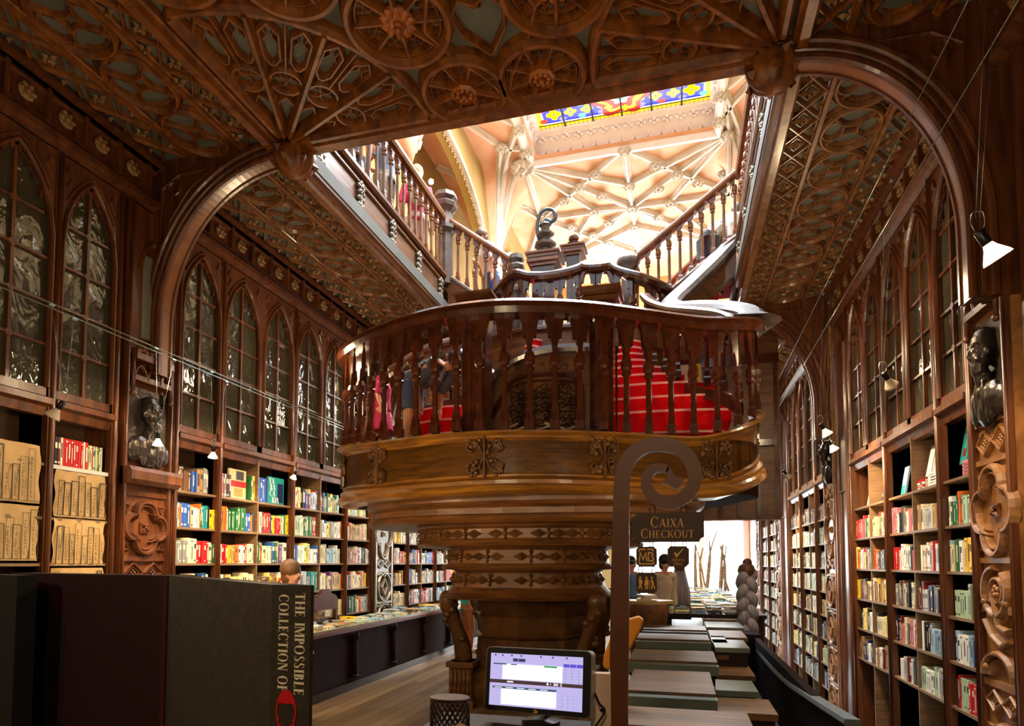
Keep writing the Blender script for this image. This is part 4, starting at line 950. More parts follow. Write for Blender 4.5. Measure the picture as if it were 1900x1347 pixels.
# ------------------------------------------------ central landing with its bowed balustrade
lt=thing('stair_landing','bowed upper landing of the staircase with a gothic arcaded balustrade','staircase',(-1.35,9.2,LZ))
lpx=[(900,600,9.0),(913,562,8.9),(933,532,8.75),(957,510,8.65),(985,515,8.6),(1020,514,8.6),(1055,507,8.62),(1082,498,8.68),(1105,500,8.6),(1132,497,8.68),(1160,509,8.62),(1190,518,8.66),(1215,528,8.8),(1236,541,9.0),(1245,565,9.2)]
lp=smooth([aY(x,y,Y) for x,y,Y in lpx],4); 
base=[V((p.x,p.y,max(LZ-.02 if True else 0,p.z-.85))) for p in lp]
hs=[p.z-b.z for p,b in zip(lp,base)]
balustrade(lt,base,hs,.27,wood_rail,arch=.34,sc=.9,th=.05,rscale=1.1)
fl=[(b.x,b.y) for b in base]; 
m=MB(); m.poly(fl+[(-.4,10.8),(-2.3,10.8)],(0,0,LZ-.35),(1,0,0),(0,1,0),(0,0,1),.33); m.build('landing_floor',wood_drum2,lt)
# posts behind the landing
def box_newel(label,x,y,z0,z1,w_,capz=.16,m_=None,capm=None):
    m_=m_ or wood_rail; t=thing('newel_post',label,'newel post',(x,y,z0))
    a=MB(); a.box((x-w_/2,y-w_/2,z0),(x+w_/2,y+w_/2,z1-capz)); a.build('shaft',m_,t)
    f=MB(); 
    for sx_ in (-1,1): f.box((x+sx_*w_*.22-w_*.13,y-w_/2-.012,z0+.15),(x+sx_*w_*.22+w_*.13,y-w_/2,z1-capz-.12))
    f.build('sunk_panel_frame',m_,t)
    c=MB(); h=capz
    for k,(e,za,zb_) in enumerate(((.03,0,.25),(.07,.25,.5),(.02,.5,.6),(.06,.6,.85),(.09,.85,1))): c.box((x-w_/2-e,y-w_/2-e,z1-h+h*za),(x+w_/2+e,y+w_/2+e,z1-h+h*zb_))
    c.build('stepped_cap',capm or wood_gal2,t); return t
p=aY(1012,495,9.2); t=box_newel('big box newel behind the landing that carries the scrolled finial',p.x,p.y,LZ,aY(1012,478,9.2).z,.34,.2)
x,y=p.x,p.y; z=aY(1012,478,9.2).z; zt_=aY(1012,432,9.2).z; h=zt_-z
f=MB(); f.lathe([(.17,0),(.15,.06),(.09,.09),(.09,.13),(.17,.17),(.17,.21),(.08,.25),(.07,.3),(.14,.34),(.14,.37),(.06,.41),(.07,.48),(.1,.5),(.08,.53)],(x,y,z),8); f.build('turned_finial',grey_wood,t)
f=MB(); q=[aY(a,b,9.2) for a,b in ((1012,432),(1008,420),(1014,408),(1022,412),(1030,405),(1028,392),(1016,388),(1003,396),(998,412),(997,430),(1001,445))]; f.tube(smooth(q,4),[.035]*20+[.028]*21,8); f.build('iron_scroll',mat('blue grey iron','#4a545c',.35,metal=.6),t)
p=aY(1065,500,9.3); zt_=aY(1065,462,9.3).z; t=box_newel('second box newel behind the landing with a small turned ball on top',p.x,p.y,LZ,zt_,.2,.14)
f=MB(); f.lathe([(.06,0),(.1,.04),(.11,.08),(.05,.11),(.08,.14),(.08,.18),(.02,.2)],(p.x,p.y,zt_),8); f.build('finial',wood_rail,t)
p=aY(958,500,9.3); turned('newel','small dark newel where the left upper flight meets the landing',p.x,p.y,LZ,aY(958,473,9.3).z,.1,grey_wood)
p=aY(1165,500,9.4); f=thing('newel_post','rounded dark newel head behind the right end of the landing','newel post',(p.x,p.y,LZ)); zz=aY(1165,482,9.4).z
MB().lathe([(.1,LZ-zz),(.1,-.25),(.07,-.2),(.16,-.1),(.17,-.02),(.12,.05),(.02,.08)],(p.x,p.y,zz),10,0,True).build('rounded_post',grey_wood,f)
# ------------------------------------------------ lower staircase: drum, fascia, rail
DZ=2.865
plan=[(-3.95,7.6,3.05,2.3,4.06),(-3.97,7.15,3.0,2.28,4.07),(-3.86,6.75,2.97,2.27,4.08),(-3.55,6.42,2.93,2.27,4.07),(-3.1,6.12,2.89,2.25,4.07),(-2.4,5.84,2.865,2.25,4.07),(-1.8,5.78,2.865,2.26,4.07),(-1.3,5.88,2.865,2.27,4.07),
 (-.8,6.06,2.865,2.26,4.06),(-.28,6.36,2.865,2.25,4.05),(.18,6.6,2.87,2.25,4.03),(.48,6.68,2.93,2.28,4.02),(.71,6.85,3.05,2.38,4.06),(.82,7.1,3.2,2.5,4.14),(.80,7.35,3.25,2.6,4.18)]
pl5=[]
def sm5(P,n):
    out=[]
    for i in range(len(P)-1):
        p0=P[max(i-1,0)];p1=P[i];p2=P[i+1];p3=P[min(i+2,len(P)-1)]
        for k in range(n):
            t=k/n; out.append([.5*((2*b)+(c-a)*t+(2*a-5*b+4*c-d)*t*t+(3*b-a-3*c+d)*t**3) for a,b,c,d in zip(p0,p1,p2,p3)])
    out.append(list(P[-1])); return out
DP=sm5(plan,5)
st=thing('staircase','great curved wooden staircase on a stepped central column with red carpeted steps','staircase',(-1.6,7.3,0))
# fascia swept with varying heights
def nrm(i):
    a=V(DP[max(i-1,0)][:2]); b=V(DP[min(i+1,len(DP)-1)][:2]); t=(b-a).normalized(); return V((t.y,-t.x))   # outward (towards the camera)
prof=[(-.05,1.0),(.09,1.0),(.1,.965),(.06,.94),(.035,.93),(.035,.9),(.015,.88),(.0,.86),(0,.34),(.02,.31),(.02,.285),(.0,.27),(.03,.24),(.05,.22),(.05,.16),(.075,.12),(.09,.04),(.05,.0),(-.15,-.02),(-.15,.0)]
m=MB(); k=len(prof); mi_=[]
vs=[]
for i,p in enumerate(DP):
    o=nrm(i)
    for (d,t_) in prof: vs.append((p[0]+o.x*d,p[1]+o.y*d,p[3]+(p[2]-p[3])*t_))
fs=[(i*k+j,i*k+(j+1)%k,(i+1)*k+(j+1)%k,(i+1)*k+j) for i in range(len(DP)-1) for j in range(k)]
m.add(vs,fs+[list(range(k)),list(range((len(DP)-1)*k,len(DP)*k))[::-1]]); m.build('drum_fascia',wood_drum,st)
# drum floor and underside
fl=[(p[0],p[1]) for p in DP]
m=MB(); m.poly(fl+[(.3,8.6),(-3.3,8.6)],(0,0,2.3),(1,0,0),(0,1,0),(0,0,1),.55); m.build('drum_floor',mat('matt dark timber','#2c190c',.95,spec=.05),st)
# carved brackets on the fascia
def fascia_orn(xpix,w_,split=False):
    r=ray(xpix,880); best=min(range(len(DP)),key=lambda i:abs((DP[i][0])/(DP[i][1])-r.x/r.y)); p=DP[best]; o=nrm(best); N3=V((o.x,o.y,0)); U3=V((-o.y,o.x,0)); c=V((p[0],p[1],p[3]+(p[2]-p[3])*.6))+N3*.01
    q=MB(); fr=Frame(c,U3,(0,0,1),N3); random.seed(int(xpix))
    for sg in (-1,1):
        for sz in (-1,1):
            rib(q,fr,[(sg*.02,sz*.02),(sg*.05,sz*.1),(sg*.1*w_,sz*.16),(sg*.12*w_,sz*.08),(sg*.08*w_,sz*.05)],.014,.035)
            for j in range(7): q.ball(fr.p((sg*random.uniform(.02,.12)*w_,sz*random.uniform(.03,.19)))+N3*.012,random.uniform(.016,.03),6)
            flower(q,fr.p((sg*.075*w_,sz*.12)),.04,N3,6)
    q.box((0,0,0),(0,0,0)) if False else None
    rib(q,fr,[(0,-.2),(0,.2)],.02,.04); q.build('carved_ornament',wood_carv,st)
wood_carv=noisy('dark carved ornament wood','#3e250e','#6a431c',(6,6,6),.35,.2)
for xp,w_ in ((613,1),(697,1.15),(893,1.5),(1125,1.2),(1325,1.2),(1398,1)): fascia_orn(xp,w_)
# stepped tiers
def tier(cx,cy_,rx,ry,prof,m_,name='tier',n=40,p=2.4):
    mb=MB(); vs=[]
    for (d,z) in prof:
        for j in range(n):
            a=2*PI*j/n; c,s_=math.cos(a),math.sin(a); e=2/p
            vs.append((cx+(rx+d)*abs(c)**e*(1 if c>0 else -1),cy_+(ry+d)*abs(s_)**e*(1 if s_>0 else -1),z))
    k=len(prof); mb.add(vs,[(i*n+j,i*n+(j+1)%n,(i+1)*n+(j+1)%n,(i+1)*n+j) for i in range(k-1) for j in range(n)]+[list(range(n))[::-1],list(range((k-1)*n,k*n))],0,False)
    return mb.build(name,m_,st)
tier(-1.7,7.35,1.95,1.35,[(-.3,2.0),(-.02,2.01),(.02,2.04),(.0,2.08),(-.05,2.1),(-.05,2.16),(.0,2.19),(.03,2.22),(.04,2.3)],wood_drum2)
tier(-1.72,7.35,1.3,1.15,[(-.25,1.77),(.0,1.78),(.03,1.81),(.0,1.84),(-.03,1.86),(-.03,1.96),(.02,1.98),(.05,2.02)],wood_drum2)
tier(-1.72,7.3,.93,.95,[(-.2,1.52),(.05,1.53),(.08,1.55),(.04,1.58),(-.0,1.6),(-.02,1.74),(.03,1.78)],wood_drum2)
tier(-1.72,7.3,.88,.9,[(-.1,1.2),(.1,1.21),(.13,1.24),(.06,1.28),(.0,1.34),(-.04,1.5),(.0,1.53)],wood_drum2)
def tier_flowers(cx,cy_,rx,ry,z,n,p=2.4,tilt=0):
    q=MB()
    for j in range(n):
        a=PI+PI*(j+.5)/n; c,s_=math.cos(a),math.sin(a); e=2/p; f=lambda a:(cx+rx*abs(math.cos(a))**e*(1 if math.cos(a)>0 else -1),cy_+ry*abs(math.sin(a))**e*(1 if math.sin(a)>0 else -1))
        P0=f(a); P1=f(a+.01); u=V((P1[0]-P0[0],P1[1]-P0[1],0)).normalized(); N3=V((u.y,-u.x,0)); c3=V((*P0,z)); 
        for sg in (-1,1):
            d=u*sg; q.add([c3+d*.02,c3+d*.1+V((0,0,.045)),c3+d*.19,c3+d*.1-V((0,0,.045)),c3+d*.1+N3*.04],[(0,1,4),(1,2,4),(2,3,4),(3,0,4)])
            d=V((0,0,sg)); q.add([c3+d*.015,c3+d*.05+u*.025,c3+d*.085,c3+d*.05-u*.025,c3+d*.05+N3*.035],[(0,1,4),(1,2,4),(2,3,4),(3,0,4)])
        q.ball(c3+N3*.02,.025,6)
        q.build('carved_flower',wood_carv,st); q=MB()
tier_flowers(-1.72,7.35,1.28,1.13,1.905,11); tier_flowers(-1.72,7.3,.92,.94,1.67,8); tier_flowers(-1.72,7.3,.87,.89,1.42,8)
# column
cm=MB()
for j in range(8):
    pass
tier(-1.7,7.3,.68,.62,[(.1,0),(.1,.35),(.05,.4),(.0,.45),(-.02,.75),(.02,.78),(-.02,.8),(0,1.0),(.02,1.02),(0,1.04),(.05,1.2),(.05,1.22)],wood_carv,'column_core',8,2)
for (x,y,lab) in ((-2.38,6.85,1),(-1.0,6.75,1),(-2.38,7.9,0),(-1.0,7.9,0)):
    q=MB(); q.box((x-.13,y-.13,0),(x+.13,y+.13,.5)); q.box((x-.16,y-.16,.44),(x+.16,y+.16,.5)); q.box((x-.16,y-.16,0),(x+.16,y+.16,.08))
    for k in range(5): q.tube([(x-.1+k*.05,y-.135,.1),(x-.1+k*.05,y-.135,.42)],.016,6)
    q.build('column_pedestal',wood_drum2,st)
    q=MB(); sx_=-1 if x<-1.7 else 1
    q.tube(smooth([(x,y,.5),(x+sx_*.02,y-.02,.7),(x+sx_*.1,y-.06,.95),(x+sx_*.16,y-.1,1.15),(x+sx_*.12,y-.08,1.25)],4),[.1,.1,.1,.1,.09,.085,.08,.08,.08,.09,.09,.1,.1,.11,.11,.1,.09],8)
    for k in range(9):
        a=k*.9; zz=.75+k*.055; q.ball((x+sx_*(.03+.13*(zz-.6)/.6)+.07*math.cos(a),y-.05+.07*math.sin(a)-.04,zz),.045,7)
    q.build('carved_volute',wood_carv,st)
# main balustrade of the drum
bz=[V((p[0],p[1],p[2])) for p in DP]; hs=[p[4]-p[2] for p in DP]
balustrade(st,bz,hs,.248,wood_rail,arch=.5,sc=1.05,th=.055,rscale=1.35,base=False)
# the rail turns back at the right end and climbs as the cap of the upper string
rpx=[(1395,597,6.95),(1392,583,7.25),(1370,576,7.5),(1335,572,7.7),(1290,571,7.9),(1258,572,8.1),(1246,566,8.35),(1252,556,8.6),(1275,535,8.9),(1300,511,9.1),(1330,482,9.3),(1358,452,9.4)]
rl=smooth([aY(*q) for q in rpx],4)
rl[0]=V((DP[-1][0],DP[-1][1],DP[-1][4]))
MB().sweep(rl,[(a*1.5,b*1.2) for a,b in rp_],V((0,-.62,.78))).build('returning_handrail',grey_wood,st)
m=MB()
for i in range(len(rl)-1):
    a,b=rl[i],rl[i+1]; m.add([a+V((0,0,-.05)),b+V((0,0,-.05)),b+V((0,0,-.42)),a+V((0,0,-.42))],[(0,1,2,3)])
    u=(b-a); u.z=0; nn=V((-u.y,u.x,0)).normalized()*.05
    m.add([a+nn+V((0,0,-.05)),b+nn+V((0,0,-.05)),b+nn+V((0,0,-.42)),a+nn+V((0,0,-.42))],[(3,2,1,0)])
m.build('return_rail_panel',wood_drum2,st)
# two tall box newels standing on the drum
for xa,xb,yt,lb in ((858,903,548,'left tall box newel behind the drum balusters with a stepped cap'),(1094,1140,536,'right tall box newel behind the drum balusters with a stepped cap')):
    a=aY(xa,800,6.4); b=aY(xb,800,6.4); box_newel(lb,(a.x+b.x)/2,6.5,DZ,aY((xa+xb)/2,yt,6.4).z,(b.x-a.x)*.95,.2)
# red carpeted steps, curving up to the landing
def steps(n,px,lab,xo):
    for i,(xl,xr,yn,Y) in enumerate(px):
        a=aY(xl,yn,Y); b=aY(xr,yn,Y); z=(a.z+b.z)/2; Y2=px[i+1][3] if i+1<len(px) else Y+.35
        nb=8; f=[];bk=[]
        for q in range(nb+1):
            t=q/nb; f.append((a.x+(b.x-a.x)*t,Y-.06+.22*(t-.5)**2+ (.1*t if lab=='r' else .1*(1-t)))); bk.append((f[-1][0],Y+.75))
        m=MB(); m.poly(f+bk[::-1],(0,0,z-.32),(1,0,0),(0,1,0),(0,0,1),.3); o=m.build('carpeted_step',red_carpet,st)
        m=MB(); m.sweep([(x,y-.004,z-.03) for x,y in f],[(-.01,-.012),(-.01,.012),(.012,.012),(.012,-.012)],(0,0,1)); m.build('nosing',noz,o)
noz=mat('pale stair nosing','#e8a8a0',.4)
steps(9,[(1146,1345,797,6.75),(1146,1352,757,6.95),(1146,1358,730,7.2),(1146,1330,706,7.45),(1146,1270,690,7.65),(1146,1225,676,7.85),(1146,1208,664,8.0),(1146,1196,652,8.15),(1148,1190,640,8.3),(1150,1188,628,8.5)],'r',0)
steps(3,[(780,860,800,6.8),(775,858,775,7.1),(770,856,752,7.4)],'l',0)
steps(2,[(970,1000,650,8.2),(975,1000,638,8.35),(978,1003,626,8.5),(980,1003,614,8.65)],'r',0)
steps(2,[(1060,1085,648,8.3),(1062,1085,636,8.5)],'r',0)
# right-hand inner string: black curved rail with posts
q=smooth([aY(*p) for p in ((1180,655,8.4),(1196,672,8.2),(1215,692,8.0),(1250,709,7.7),(1300,722,7.35),(1345,735,7.1),(1372,752,6.95))],5)
MB().sweep(q,[(-.06,-.1),(-.06,.03),(.06,.03),(.06,-.1)],(0,0,1)).build('inner_string',wood_rail,st)
b2=[p+V((0,0,.03)) for p in q]; sub=thing('balustrade','inner curved balustrade beside the red steps, behind the drum balusters on the right','balustrade',tuple(b2[10]))
balustrade(sub,b2[6:],.85,.26,wood_rail,arch=.25,sc=1,base=False)
# left inner string
q=smooth([aY(*p) for p in ((640,835,7.6),(690,820,7.7),(740,790,7.8),(780,764,7.9),(830,748,8.0),(860,740,8.1))],5)
MB().sweep(q,[(-.05,-.1),(-.05,.03),(.05,.03),(.05,-.1)],(0,0,1)).build('left_string',wood_rail,st)
sub=thing('balustrade','balustrade of the left lower flight seen between the drum balusters','balustrade',tuple(q[10]))
balustrade(sub,[p+V((0,0,.03)) for p in q[4:]],.8,.25,wood_gal2,arch=.2,sc=.9,base=False)
# central core with the S-curved cap
cc=thing('stair_core','curved central bulwark with an S-shaped polished cap and a carved foliage recess','stair core',(-1.4,7.0,DZ)); Yc=7.0
top=[(852,792),(868,778),(888,760),(902,738),(912,716),(924,698),(942,682),(965,668),(995,658),(1030,652),(1066,650),(1100,650)]
T=smooth([aY(x,y,Yc) for x,y in top],4)
m=MB(); pts=[(p.x,p.z) for p in T]+[(T[-1].x,DZ),(T[0].x,DZ)]; m.poly(pts,(0,Yc,0),(1,0,0),(0,0,1),(0,1,0),.3); m.build('bulwark',wood_drum2,cc)
MB().sweep(T,[(-.0,-.05),(-.05,.0),(-.05,.05),(0,.08),(.3,.08),(.33,.03),(.3,-.05)],(0,0,1)).build('polished_cap',wood_rail,cc) if False else MB().sweep([p+V((0,.1,0)) for p in T],[(-.2,-.04),(-.22,.0),(-.2,.05),(.2,.05),(.22,0),(.2,-.04)],(0,0,1)).build('polished_cap',wood_rail,cc)
ofs=[(860,800),(886,786),(912,765),(928,742),(940,720),(955,705),(985,697),(1030,695),(1062,698),(1076,712),(1080,735),(1080,800)]
O=smooth([aY(x,y,Yc) for x,y in ofs],4); m=MB(); m.sweep(O,rprof(.03,.05),(0,-1,0)); m.sweep([p+V((0,0,-.07)) for p in O[8:]],rprof(.015,.03),(0,-1,0)); m.build('recess_moulding',wood_rail,cc)
m=MB(); random.seed(3)
for xx in range(955,1075,11):
    for yy in range(722,795,12):
        c=aY(xx+random.uniform(-3,3),yy+random.uniform(-3,3),Yc); rr=.045
        m.sweep([c+V((rr*math.cos(t),-.01,rr*math.sin(t))) for t in [i*.7+xx for i in range(7)]],[(-.01,0),(0,.03),(.01,0)],(0,-1,0)); m.ball(c+V((0,-.02,0)),.018,6)
m.build('foliage_carving',wood_carv,cc)
m=MB()
for xx in range(960,1090,22): flower(m,aY(xx,680,Yc)+V((0,-.005,0)),.04,(0,-1,0),5)
m.build('trefoil_row',wood_carv,cc)
m=MB()
for a,b in (((930,800),(960,786)),((948,802),(985,788)),((990,800),(1040,784)),((1010,785),(1060,800)),((1040,800),(1085,786))):
    m.sweep([aY(*a,6.5),aY(*b,6.6)],[(-.015,-.01),(-.015,.01),(.015,.01),(.015,-.01)],(0,0,1))
m.build('brass_rods',mat('pale brass','#c8b48c',.3,metal=.4),cc)

# timber enclosure behind the steps, closing the stair towards the street side
en=thing('stair_enclosure','dark vertical-panelled timber screen behind the red steps','panel',(-.9,11.0,2.3))
MB().box((-3.2,10.86,2.3),(1.6,10.95,5.45)).build('boards',wood_drum2,en)
m=MB()
for k in range(17): x=-3.1+k*.29; m.box((x-.03,10.8,2.35),(x+.03,10.86,4.95))
m.box((-3.2,10.79,4.85),(1.6,10.86,5.0)); m.box((-3.2,10.79,3.5),(1.6,10.86,3.6)); m.build('battens',wood_rail,en)
for x,k,lb in ((.32,'#d8a820','tall yellow poster panel behind the right baluster row'),(.12,'#c8b49c','pale beige poster panel left of the yellow one')):
    tag(MB().box((x-.07,10.74,3.6),(x+.07,10.78,4.9)).build('poster',mat('poster '+k,k,.5)),lb,'poster')
# =====================================================================  LETTERING (drawn roman capitals)
def glyph(ch,T=.15,t=.05,sf=.07):
    """returns (polygons, advance) in a unit-high box"""
    P=[]; 
    def q(a,b,c,d): P.append([a,b,c,d])
    def bar(x0,y0,x1,y1): q((x0,y0),(x1,y0),(x1,y1),(x0,y1))
    def stem(x,w=T,s=True,y0=0,y1=1,st=True,sb=True):
        bar(x,y0,x+w,y1)
        if s and sf:
            if sb: bar(x-sf,y0,x+w+sf,y0+.035)
            if st: bar(x-sf,y1-.035,x+w+sf,y1)
    def diag(x0,y0,x1,y1,w): q((x0,y0),(x0+w,y0),(x1+w,y1),(x1,y1))
    def bowl(cx,cy,rx,ry,a0,a1,Tm=T,tm=t,n=14,side=None):
        o=[];i_=[]
        for k in range(n+1):
            a=R(a0+(a1-a0)*k/n); c,s=math.cos(a),math.sin(a); w=tm+(Tm-tm)*abs(c)**1.5
            o.append((cx+rx*c,cy+ry*s)); i_.append((cx+(rx-w)*c,cy+(ry-tm if abs(s)>.0 else ry)*s))
        for k in range(n): P.append([o[k],o[k+1],i_[k+1],i_[k]])
    A=.7
    if ch=='A': diag(.0,0,.3,1,t); diag(.52,0,.28,1,T); bar(.12,.33,.5,.33+t); A=.72; bar(-.05,0,.12,.035); bar(.46,0,.74,.035)
    elif ch=='B': stem(.06,st=False,sb=False); bar(0,0,.3,.045); bar(0,.955,.3,1); bar(.2,.5,.3,.55); bowl(.28,.76,.24,.24,-90,90); bowl(.28,.27,.29,.27,-90,90); A=.64
    elif ch=='C': bowl(.42,.5,.4,.52,50,310); bar(.64,.72,.68,.96) ; bar(.64,.1,.68,.25); A=.78
    elif ch=='E': stem(.06); bar(.1,.955,.52,1); bar(.1,0,.54,.045); bar(.15,.5,.42,.545); bar(.49,.84,.525,1); bar(.51,0,.545,.18); bar(.4,.42,.43,.62); A=.62
    elif ch=='F': stem(.06); bar(.1,.955,.52,1); bar(.15,.5,.42,.545); bar(.49,.82,.525,1); bar(.4,.42,.43,.62); A=.58
    elif ch=='H': stem(.06); stem(.56); bar(.15,.49,.6,.54); A=.82
    elif ch=='I': stem(.08); A=.34
    elif ch=='K': stem(.06); diag(.2,.42,.56,1,t); diag(.58,0,.28,.55,T); bar(.5,.965,.72,1); bar(.54,0,.8,.035); A=.76
    elif ch=='L': stem(.06); bar(.1,0,.54,.045); bar(.51,0,.55,.22); A=.6
    elif ch=='M': stem(.03,t); diag(.38,0,.06,1,T*.95); diag(.4,0,.72,1,t); stem(.72); A=.96
    elif ch=='N': stem(.06,t); stem(.62,t); diag(.52,0,.05,1,T); A=.78
    elif ch=='O': bowl(.43,.5,.42,.52,0,360,n=28); A=.9
    elif ch=='P': stem(.06,st=False); bar(0,.955,.3,1); bar(.2,.44,.3,.485); bowl(.28,.72,.27,.28,-90,90); A=.6
    elif ch=='R': stem(.06,st=False); bar(0,.955,.3,1); bar(.2,.46,.3,.505); bowl(.28,.73,.26,.27,-90,90); diag(.5,0,.26,.48,T); bar(.5,0,.72,.035); A=.7
    elif ch=='S': 
        bowl(.28,.75,.22,.26,60,250,T*.8); bowl(.27,.27,.24,.28,-120,80,T*.9); diag(.34,.4,.1,.62,.17); bar(.44,.76,.47,.96); bar(.04,.05,.07,.25); A=.56
    elif ch=='T': stem(.24,st=False); bar(0,.955,.63,1); bar(0,.8,.035,1); bar(.595,.8,.63,1); A=.68
    elif ch=='U': bar(.08,.25,.08+T,1); bar(.0,.965,.3,1); bar(.58,.3,.58+t,1); bar(.5,.965,.74,1); bowl(.355,.3,.275,.32,180,360); A=.8
    elif ch=='X': diag(.5,0,.04,1,T); diag(.0,0,.54,1,t); bar(-.05,.965,.26,1); bar(.44,.965,.68,1); bar(-.06,0,.16,.035); bar(.42,0,.74,.035); A=.72
    else: A=.35
    return P,A
def text(mb,s,fr,x,y,h,mi=0,th=.0006,center=False,track=.06,small=None,**kw):
    """lay a line of capitals on a frame; characters in `small` size when lower case"""
    sizes=[(c.upper(),h if (c.isupper() or not c.isalpha()) else h*(small or 1)) for c in s]
    tot=sum((glyph(c,**kw)[1]+track)*z for c,z in sizes)
    if center: x-=tot/2
    for c,z in sizes:
        ps,a=glyph(c,**kw)
        for p in ps: mb.poly([(x+u*z,y+v*z) for u,v in p],fr.O,fr.U,fr.W,fr.N,th,mi)
        x+=(a+track)*z
# =====================================================================  CHECKOUT SIGN
sign_w=noisy('sign brown painted wood','#5a2e12','#6c3a18',(2,2,6),.45,.05)
plate_w=noisy('dark brown sign board','#3a1f10','#482814',(2,2,6),.5,.05)
gold_l=mat('golden lettering','#f4bc58',.4)
YS=2.2
def S(x,y): return aY(x,y,YS)
sg=thing('checkout_sign','tall brown crozier-shaped signpost with a spiral head and hanging CAIXA CHECKOUT boards','sign',(-.2,YS,0))
# spiral path in pixels, centre line with half widths
path=[(1147,1347,17),(1150,1100,17),(1152,960,15),(1153,900,14.5),(1158,868,14),(1174,842,13.5),(1200,826,13),(1232,824,13),(1260,832,13),(1281,852,13),(1290,880,13),(1284,906,12.5),(1266,925,12),(1243,932,12),(1218,926,11.5),(1202,908,11),(1200,888,10),(1210,871,9),(1228,867,7.5),(1240,872,6)]
pp=sm5([list(q) for q in path],5)
L_=[];R_=[]
for i,p in enumerate(pp):
    a=pp[max(i-1,0)]; b=pp[min(i+1,len(pp)-1)]; dx,dy=b[0]-a[0],b[1]-a[1]; l=math.hypot(dx,dy); nx_,ny_=-dy/l,dx/l
    L_.append((p[0]+nx_*p[2],p[1]+ny_*p[2])); R_.append((p[0]-nx_*p[2],p[1]-ny_*p[2]))
m=MB(); n=len(pp)
l3=[S(*q) for q in L_]; r3=[S(*q) for q in R_]; l3[0].z=r3[0].z=0; 
l3[0].x=l3[1].x; r3[0].x=r3[1].x
D=V((0,.03,0)); vs=l3+r3+[q+D for q in l3]+[q+D for q in r3]; fs=[]
for i in range(n-1): fs+=[(i,i+1,n+i+1,n+i),(2*n+i,3*n+i,3*n+i+1,2*n+i+1),(i,2*n+i,2*n+i+1,i+1),(n+i,n+i+1,3*n+i+1,3*n+i)]
fs+=[(0,n,3*n,2*n),(n-1,3*n-1,4*n-1,2*n-1)]
m.add(vs,fs)
leaf=[(1238,866),(1246,872),(1252,882),(1262,886),(1270,887),(1266,896),(1258,908),(1250,904),(1240,898),(1228,896),(1234,888),(1240,882),(1236,876)]
lp_=[S(*q) for q in leaf]; m.poly([(q.x,q.z) for q in lp_],(0,YS,0),(1,0,0),(0,0,1),(0,1,0),.03)
m.build('crozier_post',sign_w,sg)
def plate(name,x0,y0,x1,y1,notch,parent,label=None):
    a=S(x0,y0);b=S(x1,y1); X0,X1=min(a.x,b.x),max(a.x,b.x); Z1,Z0=a.z,b.z; c=notch; pts=[]
    for (cx,cz,a0) in ((X0,Z0,90),(X1,Z0,180),(X1,Z1,270),(X0,Z1,0)): pts+=[(cx+c*math.cos(R(t)),cz+c*math.sin(R(t))) for t in ([a0,a0-30,a0-60,a0-90])]
    m=MB(); m.poly(pts,(0,YS+.003,0),(1,0,0),(0,0,1),(0,1,0),.022); o=m.build(name,plate_w,parent)
    return o,X0,X1,Z0,Z1
fS=Frame((0,YS+.003,0),(1,0,0),(0,0,1),(0,-1,0))
o,x0,x1,z0,z1=plate('caixa_board',1172,952,1307,1005,.016,sg); m=MB()
text(m,'Caixa',fS,(x0+x1)/2,z0+(z1-z0)*.5,(z1-z0)*.36,center=True,small=.8,T=.12,track=.08); text(m,'Checkout',fS,(x0+x1)/2,z0+(z1-z0)*.14,(z1-z0)*.32,center=True,small=.8,T=.12,track=.07); m.build('lettering',gold_l,o)
o,x0,x1,z0,z1=plate('bank_board',1180,1014,1219,1052,.008,sg); m=MB(); W_=x1-x0;Hh=z1-z0; w=.0022
def stroke(m,pts,w,h=.0012): m.sweep([fS.p(q) for q in pts],[(-w,0),(-w,h),(w,h),(w,0)],(0,-1,0))
def U(a,b): return (x0+W_*a,z0+Hh*b)
stroke(m,[U(.15,.28),U(.2,.7),U(.34,.36),U(.47,.7),U(.52,.28)],w); stroke(m,[U(.6,.3),U(.6,.7),U(.76,.7),U(.8,.62),U(.76,.52),U(.6,.51)],w); stroke(m,[U(.62,.51),U(.8,.49),U(.84,.4),U(.8,.3),U(.6,.3)],w)
stroke(m,[U(.14,.76),U(.18,.86),U(.46,.86)],w); stroke(m,[U(.54,.86),U(.8,.86),U(.84,.76)],w); stroke(m,[U(.14,.24),U(.18,.15),U(.82,.15),U(.86,.24)],w); m.build('lettering',gold_l,o)
o,x0,x1,z0,z1=plate('open_board',1238,1013,1279,1052,.008,sg); m=MB(); W_=x1-x0;Hh=z1-z0
m.poly([U(.3,.68),U(.36,.72),U(.44,.6),U(.74,.9),U(.76,.88),U(.45,.46),U(.4,.46)],fS.O,fS.U,fS.W,fS.N,.001)
text(m,'Aberta',fS,(x0+x1)/2,z0+Hh*.27,Hh*.15,center=True,small=.85,T=.12); text(m,'Open',fS,(x0+x1)/2,z0+Hh*.08,Hh*.15,center=True,small=.85,T=.12); m.build('lettering',gold_l,o)
o,x0,x1,z0,z1=plate('priority_board',1180,1062,1219,1101,.008,sg); m=MB(); W_=x1-x0;Hh=z1-z0
def dot(a,b,r): c=U(a,b); m.poly([(c[0]+r*math.cos(t),c[1]+r*math.sin(t)) for t in [2*PI*i/10 for i in range(10)]],fS.O,fS.U,fS.W,fS.N,.001)
for a in (.2,.5,.76): dot(a,.75,.0035)
m.poly([U(.14,.68),U(.26,.68),U(.32,.52),U(.26,.42),U(.14,.45)],fS.O,fS.U,fS.W,fS.N,.001); stroke(m,[U(.2,.45),U(.15,.3),U(.12,.2)],.0018); stroke(m,[U(.22,.45),U(.24,.3),U(.28,.2)],.0018)
